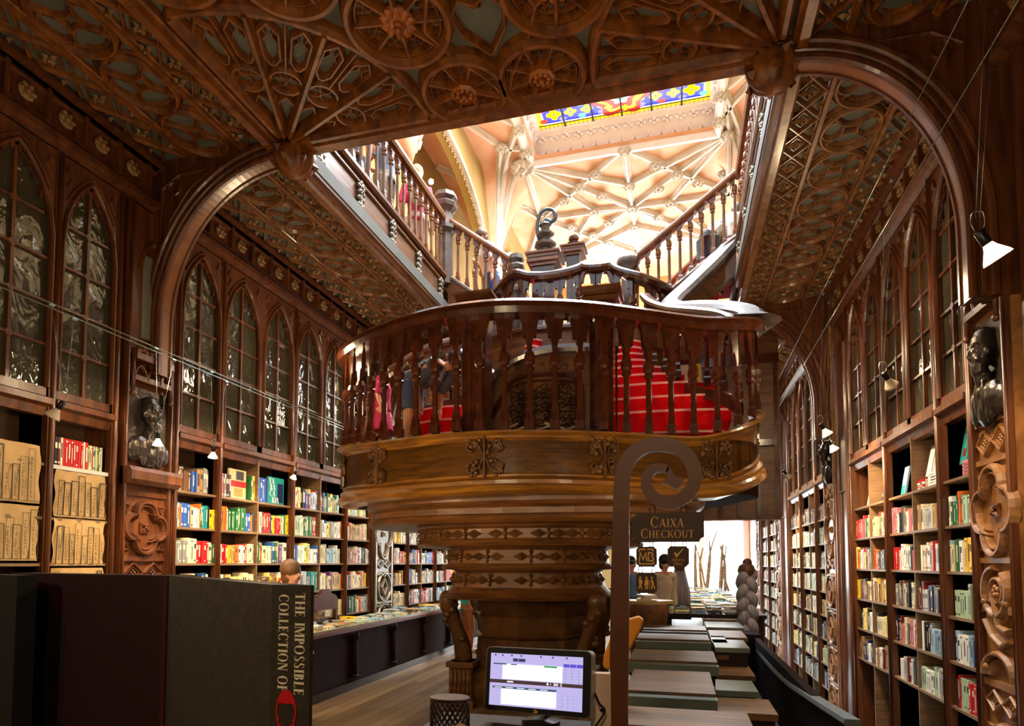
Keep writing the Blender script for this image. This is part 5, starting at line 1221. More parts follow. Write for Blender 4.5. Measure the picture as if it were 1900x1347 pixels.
m.poly([U(.44,.68),U(.58,.68),U(.6,.4),U(.4,.38)],fS.O,fS.U,fS.W,fS.N,.001); stroke(m,[U(.46,.4),U(.46,.2)],.0018); stroke(m,[U(.54,.4),U(.54,.2)],.0018); dot(.6,.6,.0028)
m.poly([U(.72,.68),U(.82,.62),U(.86,.42),U(.76,.42)],fS.O,fS.U,fS.W,fS.N,.001); stroke(m,[U(.8,.42),U(.75,.3),U(.74,.2)],.0018); stroke(m,[U(.83,.42),U(.87,.3),U(.9,.2)],.0018); stroke(m,[U(.74,.64),U(.65,.5),U(.64,.2)],.001); m.build('pictograms',gold_l,o)
m=MB(); hk=mat('black steel ring','#15120f',.4,metal=.7)
for x,ya,yb in ((1210,936,952),(1269,936,952),(1188,1005,1015),(1208,1005,1014),(1249,1005,1014),(1270,1005,1014),(1188,1052,1063),(1213,1052,1063)):
    c=S(x,(ya+yb)/2); r=abs(S(x,ya).z-S(x,yb).z)/2+.002; m.tube([c+V((r*.6*math.cos(t),.012,r*math.sin(t))) for t in [2*PI*i/10 for i in range(10)]],.0018,5,closed=True)
m.build('hanging_rings',hk,sg)
# =====================================================================  TILL SCREEN AND COUNTER
ct=thing('checkout_counter','dark checkout counter under the till screen at the bottom of the picture','counter',(-.3,1.7,0))
MB().box((-.62,1.25,0),(-.2,1.62,1.16)).build('body',wood_table,ct); MB().box((-.64,1.22,1.16),(-.19,1.68,1.185)).build('worktop',wood_table,ct)
YM=1.6
mo=thing('till_monitor','black touch-screen till monitor showing a lilac sales window','monitor',(-.35,YM+.05,1.185))
c4=[aY(905,1199,YM+.02),aY(1109,1210,YM-.02),aY(1096,1334,YM-.04),aY(898,1316,YM)]
O=c4[3]; U_=(c4[2]-c4[3]); W2=(c4[0]-c4[3]); wU,wW=U_.length,W2.length; U_.normalize(); W2=(W2-U_*W2.dot(U_)).normalized(); N_=U_.cross(W2); N_=N_ if N_.y<0 else -N_
blk=mat('black plastic','#0d0b0a',.35); slv=mat('silver bezel edge','#a8a8a8',.3,metal=.8)
def rr(w,h,r): 
    return [(x+r*math.cos(R(a)),y+r*math.sin(R(a))) for (x,y,a0) in ((r,r,180),(w-r,r,270),(w-r,h-r,0),(r,h-r,90)) for a in (a0,a0+30,a0+60,a0+90)]
MB().poly(rr(wU,wW,.012),O,U_,W2,-N_,.035).build('housing',slv,mo)
MB().poly([(x*.985+wU*.0075,y*.98+wW*.01) for x,y in rr(wU,wW,.011)],O,U_,W2,N_,.002).build('bezel',blk,mo)
scr=MB(); SMs=[mat('screen lilac','#b8b4f0',.4,emit=.42),mat('screen white','#eef0fa',.4,emit=.5),mat('screen dark bar','#3c2a2c',.4,emit=.6),mat('screen violet button','#5a50d0',.4,emit=.42),mat('screen green','#0c7a2c',.4,emit=.8),mat('screen ink','#38345c',.4,emit=.5),mat('screen teal bar','#2c4a5c',.4,emit=.6)]
def sq(a,b,c,d,mi,e): scr.poly([(wU*a,wW*b),(wU*c,wW*b),(wU*c,wW*d),(wU*a,wW*d)],O+N_*e,U_,W2,N_,.0002,mi)
sq(.05,.085,.925,.9,0,.0022)
sq(.17,.5,.74,.74,1,.0025); sq(.05,.435,.925,.49,2,.0025); sq(.165,.11,.69,.35,1,.0025); sq(.08,.355,.69,.385,6,.0027); sq(.57,.715,.69,.738,4,.0028); sq(.08,.725,.21,.745,6,.0028); sq(.25,.725,.31,.74,5,.0028)
sq(.27,.78,.32,.83,5,.0028); sq(.325,.78,.39,.83,5,.0028)
for k in range(3): sq(.75+k*.06,.735,.805+k*.06,.785,3,.0028)
for r_ in range(5):
    for k in range(3): sq(.765+k*.06,.69-r_*.045,.775+k*.06,.697-r_*.045,5,.0028)
for r_ in range(4):
    for k in range(3): sq(.74+k*.055,.3-r_*.055,.745+k*.055,.31-r_*.055,5,.0028)
for k in range(4): 
    sq(.745+k*.045,.1,.7455+k*.045,.34,3,.0026)
for x_ in (.09,.16,.25,.34,.53,.64,.77): sq(x_,.86,x_+.015,.885,5,.0028)
for k in range(5): sq(.1+k*.11,.364,.17+k*.11,.374,1,.0029)
sf_=Frame(O+N_*.003,U_,W2,N_)
import itertools
SEG={'9':'abcdfg','1':'bc','0':'abcdef','T':'','L':'def'}
def seg(ch,x,y,w,h):
    S_={'a':((0,h),(w,h)),'b':((w,h),(w,h/2)),'c':((w,h/2),(w,0)),'d':((0,0),(w,0)),'e':((0,h/2),(0,0)),'f':((0,h),(0,h/2)),'g':((0,h/2),(w,h/2))}
    for s_ in SEG[ch]: a,b=S_[s_]; scr.sweep([sf_.p((x+a[0],y+a[1])),sf_.p((x+b[0],y+b[1]))],[(-.0007,0),(-.0007,.0003),(.0007,.0003),(.0007,0)],N_,mi=1)
for k,chh in enumerate('91,00'): 
    if chh!=',': seg(chh,wU*(.6+k*.022),wW*.45,wU*.013,wW*.026)
scr.sweep([sf_.p((wU*.735+.003*math.cos(t),wW*.463+.0035*math.sin(t))) for t in [R(50+26*i) for i in range(11)]],[(-.0005,0),(-.0005,.0003),(.0005,.0003),(.0005,0)],N_,mi=1)
sq(.722,.458,.738,.46,1,.003); sq(.722,.466,.738,.468,1,.003)
sq(.22,.452,.28,.472,1,.0028)
scr.build('screen',SMs,mo)
m=MB(); m.poly([(wU*.475,wW*.02),(wU*.52,wW*.02),(wU*.52,wW*.05)],O+N_*.0022,U_,W2,N_,.0004); m.poly([(wU*.475,wW*.052),(wU*.5,wW*.045),(wU*.515,wW*.066)],O+N_*.0022,U_,W2,N_,.0004); m.build('maker_mark',gold_l,mo)
m=MB(); c=O+U_*wU*.5+W2*wW*.3-N_*.035; m.tube([c,c-N_*.05+V((0,0,-.06)),V((c.x,min(c.y+.02,1.64),1.19))],.012,8); m.lathe([(.05,0),(.05,.01),(.02,.015)],(c.x,1.62,1.185),16); m.build('stand',blk,mo)
# things on the counter
m=MB(); p=aY(1115,1250,1.85); q=aY(1115,1340,1.85); bx=thing('card_terminal','pale beige box standing behind the right side of the monitor','box',(p.x,1.66,1.185))
MB().box((aY(1096,1300,1.63).x,1.63,1.185),(aY(1131,1300,1.63).x,1.66,aY(1115,1250,1.63).z)).build('case',mat('pale beige plastic','#d8b89c',.5),bx); b=aY(1117,1318,1.629); m=MB(); m.poly([(b.x-.006,b.z),(b.x,b.z-.006),(b.x+.006,b.z),(b.x,b.z+.006)],(0,1.629,0),(1,0,0),(0,0,1),(0,-1,0),.001); m.build('printed_mark',blk,bx)
bn=thing('wire_bin','dark woven mesh basket at the left end of the till counter','basket',(-.565,1.52,1.185))
m=MB(); 
for k in range(22):
    for sgn in (-1,1):
        m.tube([(-.565+.05*math.cos(2*PI*k/22+sgn*t*.9),1.52+.04*math.sin(2*PI*k/22+sgn*t*.9),1.187+.075*t) for t in (0,.33,.66,1)],.0018,4)
m.lathe([(.048,0),(.048,.004)],(-.565,1.52,1.186),20,sy=.8); m.lathe([(.051,0),(.053,.006),(.05,.008)],(-.565,1.52,1.255),20,sy=.8); m.build('woven_wire',mat('brown wire','#3a221a',.4,metal=.3),bn)
cr=MB()
for (a,b_,c_,d) in ((.9,0,.4,1),(0,.2,.1,.6),(.3,.8,.9,.2)):
    pass
pp_=thing('crumpled_paper','crumpled brown paper lying left of the monitor stand','paper',(-.5,1.47,1.185)); m=MB(); random.seed(2)
gv=[(-.545+.09*i/5,1.43+.06*j/4,1.19+random.uniform(0,.02)) for j in range(5) for i in range(6)]
m.add(gv,[(j*6+i,j*6+i+1,(j+1)*6+i+1,(j+1)*6+i) for j in range(4) for i in range(5)]); m.add([(a,b,1.1855) for a,b,c in gv],[(j*6+i,(j+1)*6+i,(j+1)*6+i+1,j*6+i+1) for j in range(4) for i in range(5)]); m.build('paper_fold',kraft,pp_)
random.seed(4)
cablegrey=mat('pale cable','#b8b0a0',.4)
for k,(c_m,lb) in enumerate(((cablegrey,'pale grey cable looping below the monitor'),(blk,'black cable hanging behind the monitor on the right'),(cablegrey,'second pale cable tangled at the right of the counter'))):
    pts=[(-.42+.1*k+i*.045,1.47+.05*math.sin(i*1.9+k),1.192+.006*(i%2)) for i in range(7)]
    if k==1: pts=[tuple(aY(1103,1285,1.6)),tuple(aY(1112,1305,1.6)),tuple(aY(1122,1320,1.6)),(-.21,1.6,1.19)]
    o=MB().tube(smooth(pts,5),.003,6).build('cable',c_m); tag(o,lb,'cable')
# =====================================================================  FOREGROUND BOOKS
lc=thing('display_ledge','dark ledge carrying the big upright books at the lower left','ledge',(-.95,.8,0))
a=aZ(18,1063,1.58);b=aZ(312,1068,1.58);c=aZ(505,1085,1.58);d=aZ(577,1086,1.58)
ZB=1.16
MB().poly([(a.x-.4,a.y-.05),(c.x,c.y-.02),(d.x-.01,d.y+.05),(b.x+.05,b.y+.25),(a.x-.4,a.y+.25)],(0,0,ZB-.03),(1,0,0),(0,1,0),(0,0,1),.03).build('ledge_top',wood_table,lc)
MB().poly([(a.x-.3,a.y),(c.x-.04,c.y+.02),(b.x,b.y+.2),(a.x-.3,a.y+.2)],(0,0,0),(1,0,0),(0,1,0),(0,0,1),ZB-.03).build('ledge_body',wood_table,lc)
def upright(pa,pb,th,z0,z1,name,label,m_,cat='book'):
    t=thing(name,label,cat,(pa.x,pa.y,z0)); u=V((pb.x-pa.x,pb.y-pa.y,0)); L=u.length; u.normalize(); n_=V((-u.y,u.x,0))
    m=MB(); m.poly([(0,0),(L,0),(L,z1-z0),(0,z1-z0)],(pa.x,pa.y,z0),u,(0,0,1),n_,th); o=m.build('cover',m_,t); return t,u,n_,L
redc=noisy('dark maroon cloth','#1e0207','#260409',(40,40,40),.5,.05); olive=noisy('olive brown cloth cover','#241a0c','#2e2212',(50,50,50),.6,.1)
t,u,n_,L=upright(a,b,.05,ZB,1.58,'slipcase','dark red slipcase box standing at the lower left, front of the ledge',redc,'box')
m=MB(); w_=.002; dk=noisy('dark maroon reflection','#0e0204','#140305',(30,30,30),.5,.05)
m.poly([(.0,0),(L*.42,0),(L*.42,.33),(L*.14,.405),(0,.38)],(a.x,a.y,ZB),u,(0,0,1),-n_,.0006); m.build('dark_reflection',dk,t)  # reflection on the slipcase front, painted as a darker shape
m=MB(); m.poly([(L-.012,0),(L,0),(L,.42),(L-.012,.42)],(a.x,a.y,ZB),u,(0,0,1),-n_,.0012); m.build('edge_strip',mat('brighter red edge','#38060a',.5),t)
b2=b+V((.004,-.002,0))
t,u,n_,L=upright(b2,c,.02,ZB,1.58,'large_book','large olive-brown book standing upright with THE IMPOSSIBLE COLLECTION OF on its spine',olive)
u2=V((d.x-c.x,d.y-c.y,0)); L2=u2.length; u2.normalize(); n2=V((-u2.y,u2.x,0))
back=[(c.x,c.y),(d.x,d.y),(d.x-u.x*L*1.0,d.y-u.y*L*1.0+.0),(c.x-u.x*L,c.y-u.y*L)]
m=MB(); m.poly([(0,0),(L2,0),(L2,.42),(0,.42)],(c.x,c.y,ZB),u2,(0,0,1),n2,.004); m.build('spine',olive,t)
m=MB(); q=[(d.x,d.y),(d.x-u.x*L*.97,d.y-u.y*L*.97)]; uu=V((-u.x,-u.y,0)); m.poly([(0,0),(L*.97,0),(L*.97,.42),(0,.42)],(d.x,d.y,ZB),uu,(0,0,1),V((uu.y,-uu.x,0))*1,.003); m.build('back_cover',olive,t)
m=MB(); m.poly([(c.x+.004,c.y+.004),(d.x-.004,d.y+.002),(d.x-u.x*L*.9,d.y-u.y*L*.9),(c.x-u.x*L*.9,c.y-u.y*L*.9+.02)],(0,0,ZB+.004),(1,0,0),(0,1,0),(0,0,1),.405); m.build('page_block',pages,t)
txt=MB(); fsp=Frame((c.x,c.y,1.58)-u2*0 if False else V((c.x,c.y,1.58)),V((0,0,-1)),u2,-n2)
k_=(d-c).length
def spine_text(s,off,z0,z1,h):
    tot=sum(glyph(ch)[1]+.07 for ch in s); sc=(z1-z0)/tot; x=z0
    for ch in s:
        ps,a_=glyph(ch,T=.2,t=.05)
        for p in ps: txt.poly([(x+q[0]*sc,off+q[1]*h) for q in p],fsp.O,fsp.U,fsp.W,fsp.N,.0006)
        x+=(a_+.07)*sc
def zof(y): return 1.58-aY(545,y,c.y).z
spine_text('THE IMPOSSIBLE',L2*.62,zof(1100),zof(1290),L2*.25)
spine_text('COLLECTION OF',L2*.2,zof(1103),zof(1285),L2*.25)
txt.build('spine_lettering',mat('cream foil lettering','#d8cbb0',.45),t)
m=MB(); rc=[(.0+.0,0)]
cz=zof(1335); txt2=MB()
ps,a_=glyph('C',T=.26,t=.07)
for p in ps: txt2.poly([(cz-.028+q[0]*.05,L2*.18+q[1]*L2*.5) for q in p],fsp.O,fsp.U,fsp.W,fsp.N,.0006)
txt2.build('red_initial',mat('red foil','#b81018',.45),t)
e0=aZ(-60,1064,1.58); e1=aZ(4,1066,1.58)
upright(e0+V((0,.03,0)),e1+V((-.004,.03,0)),.03,ZB,1.578,'large_book','black-covered book at the extreme left, cut by the picture edge',mat('black cloth','#060505',.6))
# =====================================================================  TABLES
tb=thing('long_table','long dark display table along the left side, covered with books laid flat','table',(-4.4,9.8,0))
TX0,TX1,TY0,TY1=-4.72,-4.1,6.0,14.9; TZ=.8
MB().box((TX0,TY0,TZ-.03),(TX1+.04,TY1,TZ)).build('table_top',noisy('glassy pale table top','#a8b0a0','#c8ccc0',(3,3,3),.12,.02,coat=.5),tb)
MB().box((TX0,TY0,TZ-.07),(TX1+.06,TY1,TZ-.03)).build('top_edge',mat('red brown table edge','#7a2c14',.35),tb)
MB().box((TX0+.05,TY0,.1),(TX1,TY1,TZ-.07)).build('front_panel',noisy('dark reddish table front','#240905','#381009',(1,6,6),.75,.1,spec=.15),tb)
MB().box((TX0,TY0,0),(TX1+.08,TY1,.1)).build('plinth',mat('dark glossy plinth','#191618',.18,coat=.6),tb)
y=TY0+.3
while y<TY1:
    q=MB(); q.tube([(TX1+.02,y,.12),(TX1+.02,y,.66)],.035,8); q.lathe([(.05,0),(.055,.03),(.04,.05)],(TX1+.02,y,.12),8); q.lathe([(.035,0),(.05,.04),(.055,.08)],(TX1+.02,y,.6),8); flower(q,(TX1+.045,y,.67),.05,(1,0,0),6); q.build('pilaster_column',wood_table,tb); y+=1.15
random.seed(21)
i=0; y=TY0+.15
flatk=['white','cream','pale green','light blue','beige','charcoal','light grey','pale yellow','yellow','dark red','black','tan']
while y<TY1-.2:
    for col,x in enumerate((-4.24,-4.5)):
        key=random.choice(flatk); n_=random.choice([1,1,2,3]); zz=TZ
        for j in range(n_):
            th=random.uniform(.012,.03); key2=key if random.random()<.7 else random.choice(flatk)
            dist=y; BOOKS.append((.25*.2/(dist**3),dict(c=(x+random.uniform(-.02,.02),y+random.uniform(-.01,.01),zz),size=(.155,th,.215),rz=PI/2+random.uniform(-.25,.25),key=key2,label='%s book on the long left table, %s row, %s side'%(key2,ordn(i+1),'aisle' if col==0 else 'wall')+(', pile top' if j==n_-1 and n_>1 else ''),group='books lying on the long left table',flat=True))); zz+=th+.001
    y+=.27; i+=1
# chair behind the table
ch=thing('wooden_chair','dark carved-back wooden chair tucked between the long left table and the bookcases','chair',(-4.86,7.9,0))
for (x,y) in ((-4.96,7.62),(-4.96,8.12),(-4.76,7.62),(-4.76,8.12)):
    MB().lathe([(.022,0),(.03,.2),(.02,.25),(.028,.42)],(x,y,0),8).build('leg',wood_rail,ch)
MB().box((-4.98,7.58,.42),(-4.74,8.16,.47)).build('seat',mat('brown leather','#4a2414',.4),ch)
q=MB(); fr=[(7.56,.95),(7.56,1.1),(7.64,1.16),(7.72,1.17),(7.8,1.24),(7.94,1.24),(8.02,1.17),(8.1,1.16),(8.18,1.1),(8.18,.95)]; q.poly(fr,(-4.76,0,0),(0,1,0),(0,0,1),(-1,0,0),.05); q.box((-4.76,7.56,.47),(-4.81,7.62,.96)); q.box((-4.76,8.12,.47),(-4.81,8.18,.96)); q.build('backrest',wood_rail,ch)
# plank-topped display benches in the right aisle
slab_m=noisy('worn bench top wood','#3c2814','#6e4c28',(1,6,1),.5,.15,nscale=2); grey_p=noisy('grey green painted edge','#4c5650','#626c64',(3,3,3),.4,.05)
PLK=[(1165,1390,1347,1316,1),(1158,1327,1284,1244,2),(1165,1330,1226,1206,3),(1180,1316,1186,1176,4),(1192,1310,1168,1160,5)]
ordw=['nearest','second nearest','third','fourth','farthest']
for i,(xl,xr,yn,yf,k) in enumerate(PLK):
    z=.75; p0=aZ(xl,yn,z);p1=aZ(xr,yn,z);yf_=aZ((xl+xr)/2,yf,z).y; y0=(p0.y+p1.y)/2
    if i==0: y0-=.05; p0.x=-.36; p1.x=.36
    t=thing('display_bench','%s of the wooden plank-topped display benches behind the sign post'%ordw[i],'bench',((p0.x+p1.x)/2,(y0+yf_)/2,0),0,'plank-topped display benches in the right aisle')
    MB().box((p0.x,y0,z-.03),(p1.x,yf_,z)).build('top_board',slab_m,t)
    MB().box((p0.x-.005,y0-.0-.1,z-.1),(p1.x+.005,y0-.002,z-.02)).build('painted_edge',grey_p,t) if True else None
    MB().box((p0.x+.02,y0,.08),(p1.x-.02,yf_-.02,z-.1)).build('body',wood_table,t); MB().box((p0.x,y0-.02,0),(p1.x,yf_,.08)).build('plinth',wood_table,t)
# stepped plank units right of the benches
for i,(x0,x1,yn,yf,z) in enumerate(((1330,1440,1320,1296,.5),(1325,1405,1280,1262,.55),(1330,1400,1252,1222,.5),(1345,1376,1218,1200,.55),(1330,1352,1215,1196,.62),(1322,1350,1192,1180,.7))):
    p0=aZ(x0,yn,z);p1=aZ(x1,yn,z);yf_=aZ((x0+x1)/2,yf,z).y; x1_=min(p1.x,.9)
    t=thing('display_step','low stepped wooden display unit right of the benches, %s from the front'%ORD[i+1],'display unit',((p0.x+x1_)/2,(p0.y+yf_)/2,0),0,'low display units in the right aisle')
    MB().box((p0.x,p0.y,z-.05),(x1_,yf_,z)).build('top_board',grey_p if i%2 else slab_m,t); MB().box((p0.x+.02,p0.y+.02,0),(x1_-.02,yf_-.02,z-.05)).build('body',wood_table,t)
for i,(x0,x1,yn,yf) in enumerate(((1262,1388,1199,1186),(1255,1384,1180,1169),(1252,1378,1162,1153),(1256,1374,1148,1141))):
    z=.7; p0=aZ(x0,yn,z);p1=aZ(x1,yn,z);yf_=aZ((x0+x1)/2,yf,z).y; x1_=min(p1.x,.9 if p0.y<9.6 else 1.3); x0_=max(p0.x,.36)
    t=thing('display_step','long low wooden display unit before the far book table, %s from the front'%ORD[i+1],'display unit',((x0_+x1_)/2,(p0.y+yf_)/2,0),0,'low units before the far book table')
    MB().box((x0_,p0.y,z-.05),(x1_,yf_,z)).build('top_board',slab_m if i%2 else grey_p,t); MB().box((x0_+.02,p0.y+.02,0),(x1_-.02,yf_-.02,z-.05)).build('body',wood_table,t)
# parapet with moulded ledge
pr=thing('parapet','low dark panelled parapet with a moulded ledge in front of the right bookcases','parapet',(.93,6.8,0))
MB().box((.93,4.05,0),(1.0,9.35,.62)).build('dark_panel',mat('very dark stained board','#120a0e',.9,spec=.1),pr)
m=MB(); m.sweep(smooth([(.95,4.05,.69),(.95,5.2,.6),(.95,6.43,.52),(.96,8,.5),(1.0,9.3,.5)],5),[(-.03,-.03),(-.05,-.01),(-.04,.015),(.04,.015),(.04,-.03)],(0,0,1)); m.build('moulded_ledge',mat('blue grey ledge highlight','#4a5458',.4),pr)  # blue-grey colour stands in for the highlight on the ledge
MB().box((1.0,4.05,-1.1),(1.04,9.35,.5)).build('backing',wood_table,pr)
MB().box((.8,8.9,0),(1.02,9.4,.66)).build('end_block',mat('very dark stained board','#140c10',.45),pr)
# far tables heaped with books towards the street door
ft=thing('book_table','broad far display table towards the bright street door, heaped with books','table',(.7,16,0))
MB().box((-.35,10.9,.7),(1.35,20.6,.76)).build('table_top',wood_table,ft)
for (x,y) in ((-.25,11),(1.25,11),(-.25,15.5),(1.25,15.5),(-.25,20.4),(1.25,20.4)): MB().box((x-.06,y-.06,0),(x+.06,y+.06,.7)).build('leg',wood_table,ft)
random.seed(31)
i=0;y=11.05
while y<20.4:
    x=-.22;c_=0
    while x<1.25:
        key=random.choice(['white','cream','light grey','pale green','light blue','beige','charcoal','teal','pale yellow','navy','pink','light blue','white']); n_=random.choice([2,3,4,5]); zz=.76
        for j in range(n_):
            th=random.uniform(.018,.03); k2=key if random.random()<.5 else random.choice(flatk)
            BOOKS.append((.22*.2/(y**3),dict(c=(x+random.uniform(-.01,.01),y+random.uniform(-.01,.02),zz),size=(.16,th,.22),rz=PI/2+random.uniform(-.12,.12),key=k2,label='%s book in a pile on the far display table, row %s, pile %s'%(k2,ordn(i+1),ordn(c_+1)),group='piles on the far display table',flat=True))); zz+=th+.001
        x+=.26;c_+=1
    y+=.3;i+=1
# tan leather chair back and round stump table by the sign
lch=thing('armchair','tan rounded chair back showing left of the sign post','chair',(-.62,3.9,0))
cA=[aY(x,y,3.9) for x,y in ((1118,1235),(1120,1215),(1134,1180),(1160,1150),(1185,1143),(1194,1150),(1190,1165),(1172,1200),(1150,1232),(1135,1242),(1122,1242))]
m=MB(); m.poly([(p.x,p.z) for p in cA],(0,3.9,0),(1,0,0),(0,0,1),(0,1,0),.06); o=m.build('backrest',mat('tan leather','#c07818',.45),lch); bv=o.modifiers.new('b','BEVEL'); bv.width=.02; bv.segments=3
MB().box((-.6,3.9,.42),(-.3,4.3,.5)).build('seat',mat('tan leather','#c07818',.45),lch)
for x,y in ((-.58,3.93),(-.32,3.93),(-.58,4.27),(-.32,4.27)): MB().lathe([(.015,0),(.02,.42)],(x,y,0),8).build('leg',wood_rail,lch)
p=aY(1200,1115,9.3); rt_=thing('stump_table','round tree-stump table with a pale live-edge top beside the checkout','table',(p.x,9.3,0))
m=MB(); random.seed(6); m.lathe([(.28,0),(.24,.3),(.26,.6),(.3,.9),(.32,p.z-.04)],(p.x,9.4,0),14,0,True); m.build('stump',noisy('rough bark','#4a2c18','#8a5a34',(6,6,6),.7,.5),rt_)
m=MB(); pts=[((.36+.03*math.sin(3*t))*math.cos(t),(.3+.02*math.cos(4*t))*math.sin(t)) for t in [2*PI*i/26 for i in range(26)]]; m.poly(pts,(p.x,9.4,p.z-.04),(1,0,0),(0,1,0),(0,0,1),.045); m.build('live_edge_top',noisy('pale live edge wood','#a8824c','#d8b878',(4,4,4),.4,.1),rt_)
for k,(dx,key) in enumerate(((-.1,'pale yellow'),(.08,'cream'),(-.02,'beige'))):
    BOOKS.append((8,dict(c=(p.x+dx*.4,9.35,p.z+.006+k*.028),size=(.2,.027,.3),rz=.2*k,key=key,label='%s book in the little pile on the stump table, %s from the bottom'%(key,ORD[k+1]),group='pile on the stump table',flat=True)))
# top-shelf display books of the right wall, stacks and leaners
def disp(c,size,rz,key,label,lean=0,flat=False): BOOKS.append((9,dict(c=c,size=size,rz=rz,key=key,label=label,group='display books on the top right shelves',flat=flat,lean=lean)))
for k in range(5): disp((XR+.13,6.62,2.31+k*.026),(.16,.025,.22),0,'white','white paperback in the stack nearest the post, %s from the bottom'%ORD[k+1],flat=True)
for k in range(5): disp((XR+.13,6.36+.02,2.31+k*.026),(.16,.025,.2),0,['light blue','white'][k%2],'%s paperback, %s from the bottom of the stack beside the near post'%(['light blue','white'][k%2],ORD[k+1]),flat=True)
for k in range(5): disp((XR+.13,5.85,2.31+k*.028),(.16,.027,.26),0,'pink','pink paperback, %s from the bottom of the stack beside the bust pilaster'%ORD[k+1],flat=True)
for k in range(4): disp((XR+.13,6.95,2.31+k*.026),(.16,.025,.22),0,['white','red'][k%2],'%s paperback, %s from the bottom of the red and white stack'%(['white','red'][k%2],ORD[k+1]),flat=True)
def cover(yc,z,w,h,key,label,art=None):
    s_=thing('display_book',label,'book',(XR+.12,yc,z)); m=MB(); m.add([(XR+.1,yc-w/2,z),(XR+.1,yc+w/2,z),(XR+.16,yc+w/2,z+h),(XR+.16,yc-w/2,z+h),(XR+.12,yc-w/2,z),(XR+.12,yc+w/2,z),(XR+.18,yc+w/2,z+h),(XR+.18,yc-w/2,z+h)],[(0,3,2,1),(4,5,6,7),(0,1,5,4),(1,2,6,5),(2,3,7,6),(3,0,4,7)]); m.build('cover',bookmat(key),s_)
    if art:
        m=MB(); e=.003; 
        def at(u,v): return (XR+.1+.06*v-e,yc+(u-.5)*w,z+v*h)
        for (k2,u0,v0,u1,v1) in art: MB().add([at(u0,v0),at(u1,v0),at(u1,v1),at(u0,v1),tuple(V(at(u0,v0))+V((.002,0,0))),tuple(V(at(u1,v0))+V((.002,0,0))),tuple(V(at(u1,v1))+V((.002,0,0))),tuple(V(at(u0,v1))+V((.002,0,0)))],[(0,3,2,1),(4,5,6,7),(0,1,5,4),(1,2,6,5),(2,3,7,6),(3,0,4,7)]).build('cover_art',bookmat(k2),s_)
cover(8.85,2.31,.22,.32,'cream','cream cover with a navy figure standing at the left of the third right bookcase',[('navy',.3,.2,.65,.7),('charcoal',.2,.82,.8,.88)])
cover(8.3,2.31,.2,.27,'charcoal','dark charcoal cover standing behind the brown cover',[('grey',.2,.3,.8,.6)])
cover(8.08,2.31,.16,.25,'brown','small brown cover standing on the third right top shelf',[('pink',.3,.35,.7,.7),('cream',.2,.8,.8,.86)])
cover(7.62,2.31,.13,.33,'light blue','light blue cover standing right beside the inner divider',[('teal',.1,.1,.9,.4)])
cover(7.2,2.31,.14,.26,'dark red','dark red cover standing between the divider and the stacks')
cover(6.85,2.44,.17,.3,'white','white spiral-bound cover leaning above the red and white stack',[('grey',.1,.1,.25,.9)])
cover(6.66,2.44,.15,.3,'cream','cream cover with a small red mark above the white stack',[('red',.5,.5,.6,.6)])
cover(6.44,2.44,.15,.34,'black','tall black cover above the stack beside the post')
cover(6.1,2.44,.14,.33,'teal','dark teal cover standing left of the pink stack',[('dark red',.3,.2,.7,.4)])
cover(5.87,2.46,.13,.36,'pink','pale pink cover standing on the pink stack, nearer the bust',[('charcoal',.3,.3,.7,.7)])
cover(5.74,2.46,.1,.36,'cream','cream cover standing on the pink stack with a black strip',[('black',.2,.1,.6,.8)])
# left display shelf of the wide bay
def coverL(yc,z,w,h,key,label,art=None,letters=None):
    s_=thing('display_book',label,'book',(XL-.1,yc,z)); MB().box((XL-.1,yc-w/2,z),(XL-.125,yc+w/2,z+h)).build('cover',bookmat(key),s_)
    for (k2,u0,v0,u1,v1) in (art or []): MB().box((XL-.098,yc-w/2+u0*w,z+v0*h),(XL-.1,yc-w/2+u1*w,z+v1*h)).build('cover_art',bookmat(k2),s_)
    if letters:
        m=MB(); fr=Frame((XL-.097,yc-w/2,z),(0,1,0),(0,0,1),(1,0,0))
        for (tx,u,v,hh) in letters: text(m,tx,fr,u*w,v*h,hh,T=.22,th=.001)
        m.build('cover_lettering',bookmat('white'),s_)
coverL(6.42,2.36,.3,.36,'beige','beige cover with a dark-haired figure and a red band on the wide left bay',[('red',0,.42,1,.62),('charcoal',.4,.66,.85,.95),('tan',.3,.1,.8,.38)])
coverL(7.16,2.36,.34,.36,'teal','teal cover reading TABACARIA at the right end of the wide left bay',[('navy',.6,.1,.95,.8)],[('TA',.06,.74,.075),('BA',.14,.52,.075),('CA',.1,.3,.075),('RIA',.25,.07,.075)])
coverL(5.4,2.66,.09,.22,'teal','teal cover with a yellow disc at the left of the narrow left bay',[('yellow',.2,.1,.8,.45)])
y=6.06;i=1
for key,t2 in (('red',.03),('pink',.028),('dark red',.02),('cream',.02),('navy',.03),('dark red',.022),('charcoal',.03)):
    BOOKS.append((9,dict(c=(XL-.14,y+t2/2,2.36),size=(.18,t2,.27),rz=PI,key=key,label='%s book, %s from the left on the top shelf of the wide left bookcase'%(key,ordn(i)),group='books on the top shelf of the wide left bookcase',flat=False))); y+=t2+.001;i+=1
y=6.6
for key,t2 in (('green',.025),('pale yellow',.03),('yellow',.035),('navy',.03),('red',.02),('blue',.035),('blue',.035),('blue',.035),('blue',.035),('navy',.03)):
    BOOKS.append((9,dict(c=(XL-.14,y+t2/2,2.36),size=(.18,t2,.31),rz=PI,key=key,label='%s book, %s from the left on the top shelf of the wide left bookcase'%(key,ordn(i)),group='books on the top shelf of the wide left bookcase',flat=False))); y+=t2+.001;i+=1
